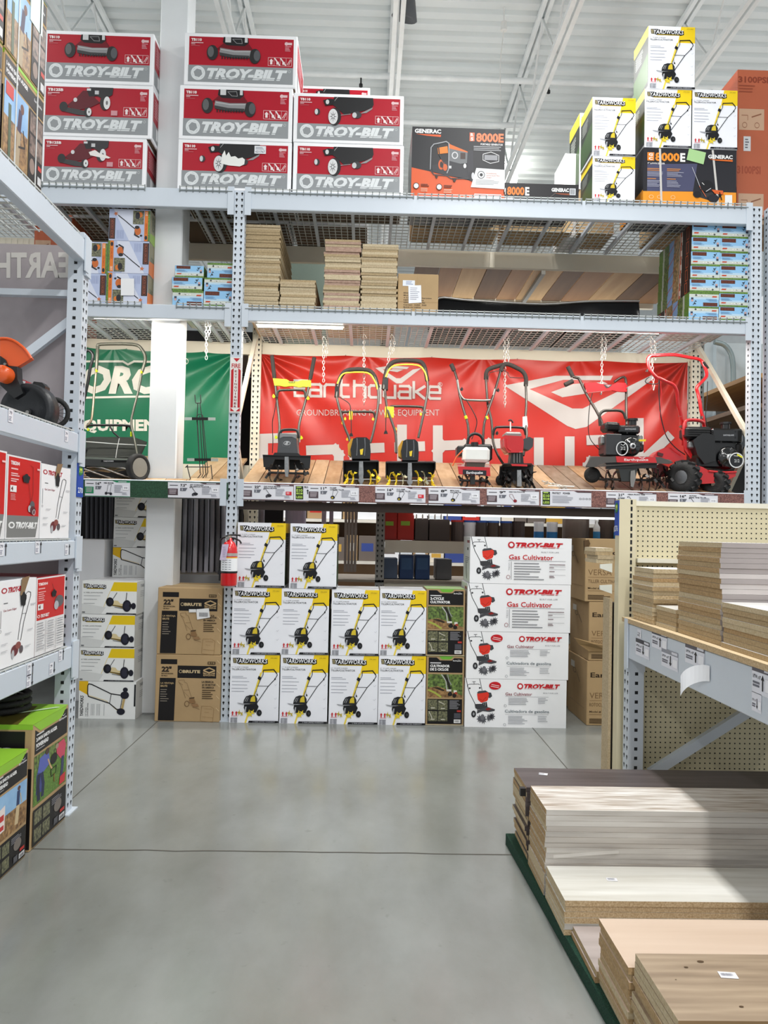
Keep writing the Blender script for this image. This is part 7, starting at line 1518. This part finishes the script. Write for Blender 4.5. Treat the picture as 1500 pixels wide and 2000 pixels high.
# --- wire literature rack
r = empty('wire_display_rack', P(393, 935, 5.55), 'thin black wire display rack with two clip bars beside the white column', 'display rack')
with Part('forked_top', r) as m: tb(m, .0035, BLACK, 5.72, 380.5, 771, 382, 786, 385, 787, 391, 787, 392.5, 785, 391.5, 771, s=2, seg=6)
for a in ((386.5, 787, 385, 812, 391, 925), (390.5, 787, 394, 812, 402, 925)):
    with Part('upright_wire', r) as m: tb(m, .0035, BLACK, 5.70, *a, s=1, seg=6)
for a in ((385, 812, 388, 809, 394, 809, 396, 812, 406, 922), (384, 815, 384, 812, 391, 925), (390, 812, 397, 925, 394, 931)):
    with Part('upright_wire', r) as m: tb(m, .003, BLACK, 5.68, *a, s=1, seg=6)
for u0, v0, u1 in ((360.5, 815, 420.5), (365.5, 895, 426)):
    with Part('clip_bar', r) as m:
        pl(m, 5.665, .012, BLACK, u0+14, v0, u1-14, v0+.3, u1-14, v0+5.5, u0+14, v0+5.2); pl(m, 5.662, .006, mat('clear_clip', '#a9b3ad', .3), u0, v0, u0+14, v0, u0+14, v0+5.6, u0, v0+5.6); pl(m, 5.662, .006, mat('clear_clip'), u1-14, v0+.3, u1, v0+.4, u1, v0+6, u1-14, v0+6)
with Part('base_frame', r) as m:
    tb(m, .0035, BLACK, 5.60, 362, 913, 367, 908, 366, 912, 372, 936, 369, 937, s=1, seg=6); tb(m, .0035, BLACK, 5.60, 364, 912, 409, 912, 412, 908, 415, 936, s=1, seg=6); tb(m, .003, BLACK, 5.60, 393, 925, 386, 934, s=1); tb(m, .003, BLACK, 5.60, 403, 925, 396, 934, s=1); tb(m, .003, BLACK, 5.60, 406, 922, 402, 932, s=1)
# chain links and a wire lying on the planks
r = empty('loose_chain', P(1075, 950, 5.6), 'loose chain heap with a thin rod lying on the planks beside the red cultivator', 'chain')
def link(m, c, e, f, w=.008, h=.014, t=.0022):
    e, f = Vector(e).normalized(), Vector(f).normalized()
    m.tube([c+e*(w*math.cos(k*PI/5))+f*(h*math.sin(k*PI/5)) for k in range(10)], t, ZINC, 5, closed=True)
with Part('chain_links', r) as m:
    rnd = random.Random(4)
    for i in range(26):
        u = 1060+i*1.9; v = 941+i*.6+rnd.uniform(-4, 3); D_ = 5.62-.004*i; p = P(u, v, D_); p.z = max(p.z, fl(D_)+.010); link(m, p, (rnd.uniform(-1, 1), rnd.uniform(-1, 1), .3), (rnd.uniform(-1, 1), rnd.uniform(-1, 1), 0))
with Part('thin_rod', r) as m: a, b = P(1070, 941, 5.62), P(1122, 944, 5.62); a.z = fl(5.62)+.012; b.z = fl(5.62)+.012; m.rod(a, b, .005, WHITE)
# ---------------------------------------------------------------- hanging chains
DSH = 0.0
def chain(u, v0, v1, D, label, u1=None, double=True):
    r = empty('hanging_chain', P(u, v0, D), label, 'chain', 'chains hanging from the shelf')
    u1 = u if u1 is None else u1
    a, b = P(u, v0, D), P(u1, v1, D); n = int((a-b).length/.0225)
    with Part('chain_links', r) as m:
        for i in range(n):
            c = a.lerp(b, (i+.5)/n); link(m, c, (1, 0, 0) if i % 2 else (0, 1, 0), (0, 0, 1), .0085, .0155, .0024)
    if double:
        with Part('looped_links', r) as m:
            k = int(n*.42); 
            for i in range(k):
                t = (i+.5)/k; c = a.lerp(b, .42*t)+Vector((.024+.004*math.sin(i), -.01, 0)); link(m, c, (1, 0, 0) if i % 2 else (0, 1, 0), (0, 0, 1), .0085, .0155, .0024)
    with Part('hook', r) as m: m.tube([a+Vector((-.01, 0, 0)), a+Vector((0, 0, .03)), a+Vector((.02, 0, 0))], .003, ZINC, 6, 3)
chain(403, 626, 702, 5.62, 'silver chain hanging in front of the green banner by the upright'); chain(632, 664, 746, 5.98, 'short knotted silver chain hanging right of the grey electric tiller', double=True)
chain(711, 660, 790, 5.98, 'silver chain hanging over the smaller yellow tiller', double=False); chain(765, 660, 738, 5.98, 'silver chain hanging onto the larger yellow tiller', 754)
chain(986, 655, 795, 5.98, 'longest silver chain, hanging between the two small cultivators'); chain(1176, 658, 768, 5.93, 'silver chain hanging to the red handle panel', 1175); chain(1271, 664, 762, 5.90, 'silver chain hanging at the red loop handle, rightmost one', 1277)

# ---------------------------------------------------------------- fire extinguisher and its sign
DX = YF-.012
r = empty('extinguisher_sign', P(460, 805, DX), 'tall red and white FIRE EXTINGUISHER sign on the rack upright', 'sign')
with Part('sign_plate', r) as m:
    a, b, c, d = P(450, 698, DX), P(473, 698.5, DX), P(471, 806, DX), P(447.5, 805.5, DX); m.prism([d, c, b, a], (0, .002, 0), ink('#eceae6'))
    F = Face(m, a, b-a, d-a, 230, 1080, (b-a).length, (d-a).length); F.n = Vector((0, -1, 0)); R_ = '#c0222c'
    F.p(R_, 60, 15, 190, 15, 125, 85); F.t(R_, 'FIRE', 30, 120, 200, 205, .02); F.r(R_, 22, 250, 208, 1000); F.p('#eceae6', 70, 235, 160, 235, 160, 985, 70, 985); F.p(R_, 22, 250, 70, 210, 70, 260, 22, 290); F.p(R_, 208, 250, 160, 210, 160, 260, 208, 290)
    F.p('#eceae6', 22, 985, 208, 985, 115, 1065); F.p(R_, 22, 985, 22, 1055, 100, 1055); F.p(R_, 208, 985, 208, 1055, 130, 1055)
    for i, ch in enumerate('EXTINGUISHER'): F.t('#8c2a34', ch, 92 if ch != 'I' else 108, 250+i*63, 140 if ch != 'I' else 122, 292+i*63, .015)
DE = 5.27
r = empty('fire_extinguisher', P(447, 1143, DE), 'red fire extinguisher with a white label hanging on the rack upright', 'fire extinguisher')
c = P(446.5, 1143, DE)
def ez(v): return P(447, v, DE).z
with Part('cylinder_body', r) as m: m.lathe([(.001, ez(1144)-c.z), (.050, ez(1144)-c.z), (.055, ez(1141)-c.z), (.055, ez(1078)-c.z), (.050, ez(1068)-c.z), (.036, ez(1060)-c.z), (.018, ez(1056)-c.z), (.016, ez(1051)-c.z), (.001, ez(1050)-c.z)], c, (0, 0, 1), mat('extinguisher_red', '#d0121c', .25, coat=.5), 28)
with Part('label_band', r) as m:
    m.lathe([(.0555, ez(1116)-c.z), (.0555, ez(1089)-c.z)], c, (0, 0, 1), PRINTW, 28); m.lathe([(.0557, ez(1090)-c.z), (.0557, ez(1088)-c.z)], c, (0, 0, 1), ink('#e2b93a'), 28)
    for i in range(5):
        zz = ez(1093+i*4.4); 
        for k in range(3): a = -PI/2-.75+k*.42; m.add([c+Vector((.0559*math.cos(t), .0559*math.sin(t), zz-c.z+h)) for t, h in ((a, 0), (a+.3, 0), (a+.3, -.005), (a, -.005))], [(0, 1, 2, 3)], ink('#55585c' if k < 2 else '#8f949c'))
with Part('silver_band', r) as m: m.lathe([(.0556, ez(1086)-c.z), (.0556, ez(1080)-c.z)], c, (0, 0, 1), mat('band_silver', '#b9b4ae', .3, .5), 28)
with Part('mounting_strap', r) as m: m.lathe([(.0565, ez(1119)-c.z), (.0575, ez(1118)-c.z), (.0575, ez(1116)-c.z), (.0565, ez(1115)-c.z)], c, (0, 0, 1), BLACK, 28); m.box(c.x-.075, DE-.01, ez(1122), c.x-.055, DE+.06, ez(1114), BLACK); m.box(c.x-.072, DE+.02, ez(1135), c.x-.056, DE+.11, ez(1112), BLACK); m.box(c.x-.072, DE+.10, ez(1135), c.x+.03, YF-.001, ez(1112), BLACK)
with Part('valve', r) as m: m.cyl(c+Vector((0, 0, ez(1053)-c.z)), c+Vector((0, 0, ez(1046)-c.z)), .013, mat('valve_metal', '#b9a79a', .3, .7), 12); m.cyl(P(445, 1051, DE-.03), P(445, 1051, DE-.015), .013, CHROME, 14)
with Part('lever_handle', r) as m: tb(m, .006, BLACK, DE, 440, 1048, 450, 1045, 462, 1045, 470, 1046, s=2); tb(m, .006, BLACK, DE, 446, 1051, 456, 1051, 468, 1056, 471, 1062, s=2)
with Part('hose', r) as m: tb(m, .007, BLACK, DE+.01, 444, 1049, 436, 1050, 430, 1056, 429, 1066, 431, 1080, 432, 1110, 434, 1130, s=4)
with Part('inspection_tag', r) as m: pl(m, DE-.065, .001, mat('lilac_tag', '#cdbfd8', .6), 434, 1063, 447, 1063, 441, 1094, 429, 1094); F = PF(m, DE-.065); F.lines('#a89ab8', 435, 1068, 442, 1090, 6, 1)
with Part('safety_pin', r) as m: tb(m, .0025, ZINC, DE-.02, 441, 1048, 443, 1058, 440, 1064, s=2)
# ---------------------------------------------------------------- beyond the rack: the next aisle's goods
B2 = empty('pallet_rack', (0, 6.66, 0), 'grey pallet rack standing back to back behind the tiller rack', 'rack')
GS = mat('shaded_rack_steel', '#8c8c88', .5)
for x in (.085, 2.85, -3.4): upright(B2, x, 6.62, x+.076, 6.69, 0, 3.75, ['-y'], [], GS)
for z in (1.27, .93):
    with Part('beam', B2) as m: m.box(.165, 6.66, z-.105, 2.8, 6.71, z, CREAMSTEEL)
with Part('shelf_board', B2) as m: m.box(-3.3, 6.62, .905, 2.8, 7.5, .925, mat('far_shelf_wood', '#8f8578', .7))
with Part('beam', B2) as m: m.box(-3.3, 7.50, 3.61, 2.8, 7.55, 3.70, CREAMSTEEL)
BRN = [wood('brown_deck_plank', '#a07a56', '#8a6443', 'y', s=.4), wood('dark_deck_plank', '#6e5138', '#5a4029', 'y', s=.4), wood('tan_deck_plank', '#c4a377', '#a9855a', 'y', s=.4)]
x = .38; i = 0
while x < 2.75:
    w_ = random.choice((.19, .22, .26)); m = MB(); m.box(x, 6.62, 3.655, x+w_-.008, 7.49, 3.675, BRN[(i*5+1) % 3]); tag(m.build('deck_plank'), 'brown plank of the far deck seen from below above the black basin', 'plank', 'brown planks of the far deck seen from below'); x += w_; i += 1
m = MB(); a = P(1040, 520, 7.0).x; m.box(a, 6.62, 3.62, a+.035, 7.49, 3.653, GS); o = m.build('support_channel', B2)
m = MB(); a, b = P(560, 500, 7.3), P(642, 552, 7.3); m.cbox(a.x, 7.3, 2.92, b.x, 7.6, a.z, mat('sage_crate_print', '#76867c', .6)); tag(m.build('sage_green_crate'), 'dull sage green crate behind the gap between the board stacks', 'crate')
m = MB(); m.box(-3.3, 6.62, 2.88, 2.8, 7.55, 2.90, mat('far_shelf_wood')); o = m.build('shelf_board', B2)
m = MB(); m.box(.9, 7.40, 2.905, 2.7, 7.45, 3.02, mat('far_tray', '#4c4a46', .6)); tag(m.build('long_dark_tray'), 'long dark tray on the far shelf behind the black basin', 'tray')
# a dark backing behind the left bay and hanging sleeves
def bx(name, label, cat, u0, v0, u1, v1, D, d, col, group=None, z=None, art=None, c=.004):
    a, b = P(u0, v0, D), P(u1, v1, D); m = MB(); z0 = b.z if z is None else z
    m.cbox(a.x, D, z0, b.x, D+d, a.z, ink(col), c)
    if art: art(Face(m, (a.x, D, a.z), (1, 0, 0), (0, 0, -1), 100, 100, b.x-a.x, a.z-z0))
    return tag(m.build(name), label, cat, group)
cols = ['#6b6a70', '#a5a5ae', '#85858e', '#bbbbc6', '#77767e', '#a8a8b4', '#8c8b94', '#66656a', '#adadba']
for i in range(9):
    r = empty('hanging_hose', P(350+i*10.5, 1120, 6.75), 'grey hose hanging in the dark bay between column and upright', 'hose', 'hoses hanging in the dark bay')
    with Part('hose_body', r) as m: m.tube(pts(6.75+.03*(i % 3), 352+i*10.5, 940, 350+i*10.8, 1030, 347+i*11, 1118), .019, mat('hose_'+cols[i][1:], cols[i], .5), 10, 2)
for i in range(6):
    r = empty('hanging_hose', P(172+i*9, 1040, 6.75), 'dark hose hanging in the shaded bay left of the column', 'hose', 'hoses hanging in the shaded left bay')
    with Part('hose_body', r) as m: m.tube(pts(6.8, 172+i*9, 940, 171+i*9, 1052), .017, mat('hose_dark', '#4a4a52', .5), 10)
m = MB(); a, b = P(338, 1122, 6.6), P(446, 1140, 6.6); m.box(a.x, 6.6, b.z, b.x, 6.66, a.z, mat('grey_sill', '#8d8d8f', .5)); m.box(a.x-.0, 6.6, a.z, a.x+.03, 6.64, a.z+.9, mat('grey_sill')); tag(m.build('window_sill_frame'), 'grey metal frame and sill below the hanging hoses', 'frame')
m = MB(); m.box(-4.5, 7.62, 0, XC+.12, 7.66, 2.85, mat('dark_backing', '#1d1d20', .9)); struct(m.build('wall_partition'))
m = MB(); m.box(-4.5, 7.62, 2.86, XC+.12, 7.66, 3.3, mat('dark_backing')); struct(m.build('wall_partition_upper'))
for i, (u0, u1, c) in enumerate(((500, 512, '#8c8a94'), (553, 594, '#a9a3b8'), (625, 634, '#b3aec0'), (640, 648, '#a29cb0'))):
    r = empty('wrapped_roll', P((u0+u1)/2, 1130, 6.8), ('narrow grey', 'wide lilac', 'thin pale', 'thin lilac')[i]+' wrapped roll standing behind the top tiller cartons', 'roll')
    with Part('roll_body', r) as m: a, b = P(u0, 1130, 6.75), P(u1, 1130, 6.75); R = (b.x-a.x)/2; m.cyl(((a.x+b.x)/2, 6.8, .93), ((a.x+b.x)/2, 6.8, 1.75), R, mat('roll_'+c[1:], c, .35), 18)
for i in range(4):
    m = MB(); a, b = P(676+i*6.5, 985, 6.7+.02*i), P(674+i*6.3, 1117, 6.7+.02*i); m.bar(a+Vector((0, 0, .2)), b, .024, .02, mat('metal_stud', '#8c8078', .4, .4)); tag(m.build('metal_stud'), 'grey-brown metal stud leaning behind the rack', 'stud', 'metal studs leaning behind the rack')
for i in range(5):
    m = MB(); a = P(470+i*7, 985, 6.7); m.box(a.x, 6.7, .93, a.x+.016, 6.73, 1.8, RAW[i % 3] if i % 2 else mat('dark_sheet')); tag(m.build('wood_strip'), 'thin wood strip standing behind the upper left tiller carton', 'strip', 'wood strips behind the extinguisher')
zs = 1.272
for i, (u0, u1, v0, c, l) in enumerate(((748, 775, 996, '#a8261c', 'tall red box on the far shelf, left one beside the grey upright'), (777, 808, 995, '#b02a1e', 'tall red box with a green label on the far shelf, right one'), (811, 836, 1012, '#4c423e', 'dark box on the far shelf right of the red boxes'), (839, 878, 1014, '#4a403c', 'wide dark box on the far shelf behind the gas cultivator stack'))):
    bx('far_red_box' if i < 2 else 'far_dark_box', l, 'box', u0, v0, u1, 1052, 6.72, .35, c, None, zs, (lambda F: F.r('#8fb53c', 20, 38, 75, 52)) if i < 2 else None)
for i, (u, rr_, c, lid, l) in enumerate(((893, 13, '#5a4f4b', '#b5332c', 'bucket with a red lid'), (917, 12, '#e0e6ec', '#2c55a8', 'white bucket with a blue lid'), (940, 12, '#4b4543', '#2c55a8', 'dark bucket with a blue lid, left one'), (963, 12, '#50463f', '#3a6ab8', 'dark bucket with a blue lid, middle one'), (988, 12, '#4b4543', '#2c55a8', 'dark bucket with a blue lid, right one'), (1012, 13, '#463d3a', '#3b3330', 'black bucket'), (1052, 10, '#dbe4ea', '#e8ecf0', 'small white tub with a blue label, left one'), (1078, 11, '#dbe4ea', '#e8ecf0', 'small white tub with a blue label, right one'), (1124, 27, '#6d625a', '#5a5048', 'large grey bucket'), (1185, 24, '#5c514a', '#4a413b', 'large dark bucket'))):
    r = empty('bucket', P(u, 1050, 6.9), l+' on the far shelf', 'bucket')
    a = P(u, 1050, 6.85); R = rr_*6.85/1500; h = .17 if i < 8 else .23
    with Part('bucket_body', r) as m: m.cyl((a.x, 6.85, 1.272), (a.x, 6.85, 1.272+h), R*.95, ink(c), 18)
    with Part('bucket_lid', r) as m: m.cyl((a.x, 6.85, 1.272+h), (a.x, 6.85, 1.29+h), R, ink(lid), 18)
    if i in (6, 7):
        with Part('bucket_label', r) as m: m.lathe([(R*.96, .04), (R*.96, .10)], (a.x, 6.85, 1.272), (0, 0, 1), ink('#2f78b8'), 18)
for i, (u0, u1, v0, c, l) in enumerate(((744, 776, 1090, '#4f5f78', 'slate blue box low on the far shelf beside the upright'), (781, 807, 1084, '#22406e', 'dark blue box low on the far shelf, left one'), (812, 839, 1084, '#22406e', 'dark blue box low on the far shelf, right one'), (853, 882, 1092, '#5c5c5e', 'grey box low on the far shelf behind the cultivator stack'))):
    bx('far_low_box', l, 'box', u0, v0, u1, 1129, 6.74, .3, c, None, .932, (lambda F: F.r('#3a5c86', 12, 12, 88, 60)) if i in (1, 2) else None)
for u, l in ((1165, 'tall white bottle on the far shelf above the brown tiller cartons'), (1205, 'white bottle on the far shelf beside the beige post')):
    a = P(u, 1052, 6.72); r = empty('white_bottle', (a.x, 6.72, 1.272), l, 'bottle')
    with Part('bottle_body', r) as m: m.lathe([(.001, 0), (.028, 0), (.03, .01), (.03, .15), (.012, .18), (.012, .20)], (a.x, 6.72, 1.272), (0, 0, 1), WHITE, 14)
    with Part('bottle_label', r) as m: m.lathe([(.0305, .03), (.0305, .11)], (a.x, 6.72, 1.272), (0, 0, 1), ink('#3a8ac0'), 14)
    with Part('bottle_cap', r) as m: m.cyl((a.x, 6.72, 1.472), (a.x, 6.72, 1.50), .016, WHITE, 10)
r = empty('tube_lamp', P(1000, 1006, 6.70), 'long lit strip lamp of the next aisle just below the price signs', 'lamp')
with Part('lamp_tube', r) as m: a, b = P(808, 1003, 6.66), P(1200, 1012, 6.66); m.tube([a, b], .014, mat('dim_lit_tube', '#eef4f4', .4, emit=1.6), 8)
with Part('lamp_bracket', r) as m: [m.box(P(u, 1004, 6.66).x, 6.64, P(u, 1014, 6.66).z, P(u+2.5, 1004, 6.66).x, 6.655, P(u, 1004, 6.66).z, WHITE) for u in (812, 824, 836, 848, 860, 872)]
# lit shelves across the next aisle
FR = empty('store_shelving', (0, 10.4, 0), 'bright store shelving across the next aisle seen under the display shelf', 'shelving')
for z in (.35, .95, 1.5, 2.1):
    with Part('shelf_board', FR) as m: m.box(-5, 10.2, z-.04, 6, 10.9, z, mat('far_cream_shelf', '#d6d2c8', .5))
with Part('back_panel', FR) as m: m.box(-5, 10.9, 0, 6, 10.93, 2.4, mat('far_brown_panel', '#8c6f55', .7))
rnd = random.Random(12); pal = ['#e2e4e8', '#d9d2c4', '#b9332c', '#c9a04a', '#e8e8ea', '#3b4c8c', '#cfd6dc', '#a98c68', '#6b625c', '#dfe6ee']
for z, nm in ((.952, 'middle'), (1.502, 'upper')):
    x = -2.2; i = 0
    while x < 3.4:
        w_ = rnd.uniform(.14, .32); h = rnd.uniform(.16, .34); c = rnd.choice(pal)
        m = MB(); m.cbox(x, 10.24, z, x+w_-.015, 10.6, z+h, ink(c), .004); Face(m, (x, 10.24, z+h), (1, 0, 0), (0, 0, -1), 100, 100, w_-.015, h).r(rnd.choice(pal), 15, 30, 80, 62)
        tag(m.build('far_store_box'), 'small far box on the %s lit shelf across the next aisle' % nm, 'box', 'far boxes on the %s lit shelf' % nm); x += w_; i += 1
area('next_aisle_fill', (0, 8.8, 3.3), 5, .4, 110)  # added fill, kept low behind the banner to brighten the next aisle
area('far_deck_fill', (1.4, 7.9, 2.75), 2.5, .3, 22, (math.radians(160), 0, 0))  # unseen upward fill, added to brighten the far deck planks from below
# shelving seen past the right end of the banner
r = empty('side_shelving', (3.5, 7, 2.6), 'wooden shelves and pale panels seen past the right end of the red banner', 'shelving')
with Part('wood_shelf', r) as m: m.box(3.42, 6.75, 2.79, 5.2, 8.6, 2.83, wood('orange_shelf_edge', '#b98a50', '#d0a060', 'y'))
with Part('wood_shelf', r) as m: m.box(3.42, 6.75, 2.52, 5.2, 8.6, 2.56, wood('brown_shelf_edge', '#6a4f38', '#83654a', 'y'))
with Part('pale_panel', r) as m: m.box(2.9, 8.7, 0, 6.2, 8.75, 3.6, mat('pale_blue_panel', '#b9c6cc', .5))
with Part('panel_rib', r) as m: m.box(3.95, 8.62, 0, 4.05, 8.7, 3.6, mat('pale_blue_panel'))
with Part('dark_lower_goods', r) as m: m.box(3.1, 8.3, 0, 5.2, 8.6, 2.35, mat('dark_goods', '#2c2a2a', .7))
with Part('metal_arch', r) as m: m.tube(pts(8.5, 1395, 668, 1415, 674, 1428, 692, 1432, 720, 1432, 760), .03, mat('arch_metal', '#8c9a9c', .4, .5), 8, 3)
upright(r, 3.78, 6.9, 3.86, 6.97, 0, 3.7, ['-y'], [], mat('sage_steel', '#a9b3ac', .5))

# ---------------------------------------------------------------- small pieces belong to the part they sit on
HOLD = {'price_tag': 'beam', 'beam_end_plate': 'beam', 'wheel_rim': 'left_tyre', 'motor_badge': 'motor_housing', 'housing_skirt': 'motor_housing', 'yellow_badge': 'motor_cover', 'yellow_side_panel': 'motor_cover', 'fuel_cap': 'fuel_tank', 'starter_cup': 'recoil_starter',
        'red_guard_badge': 'tine_guard', 'brand_plate': 'tine_guard', 'red_trim': 'tine_guard', 'hub_bolt': 'blade_housing', 'bucket_lid': 'bucket_body', 'wheel_hub': 'tyre', 'label_band': 'cylinder_body', 'silver_band': 'cylinder_body', 'safety_pin': 'valve', 'lever_handle': 'valve',
        'catcher_wire': 'grass_catcher', 'catcher_strap': 'grass_catcher', 'plug': 'power_cable', 'cable_clamp': 'power_cable', 'printed_lettering': 'banner_sheet', 'reversed_lettering': 'banner_sheet', 'banner_hem': 'banner_sheet', 'tie': 'banner_sheet', 'bottle_cap': 'bottle_body', 'bottle_label': 'bottle_body',
        'bucket_label': 'bucket_body', 'white_label': 'red_shroud', 'hand_grip': 'handle_tube', 'foam_grip': 'handle_tube', 'green_tape': 'handle_tube', 'chrome_sleeve': 'handle_loop', 'shift_grip': 'handle_loop', 'bail_lever': 'handle_loop', 'starter_grip': 'engine_top', 'support_channel': 'wire_deck'}
bpy.context.view_layer.update()
def stem_(o): return o.name.split('.')[0]
def mid_(o): return sum((o.matrix_world @ Vector(c) for c in o.bound_box), Vector())/8
for root in [o for o in bpy.data.objects if o.parent is None and o.children]:
    kids = list(root.children)
    for k in kids:
        hold = [p for p in kids if stem_(p) == HOLD.get(stem_(k))]
        if not hold: continue
        c = mid_(k); p = min(hold, key=lambda q: (mid_(q)-c).length)
        mw = k.matrix_world.copy(); k.parent = p; k.matrix_parent_inverse = p.matrix_world.inverted() @ mw @ k.matrix_basis.inverted()
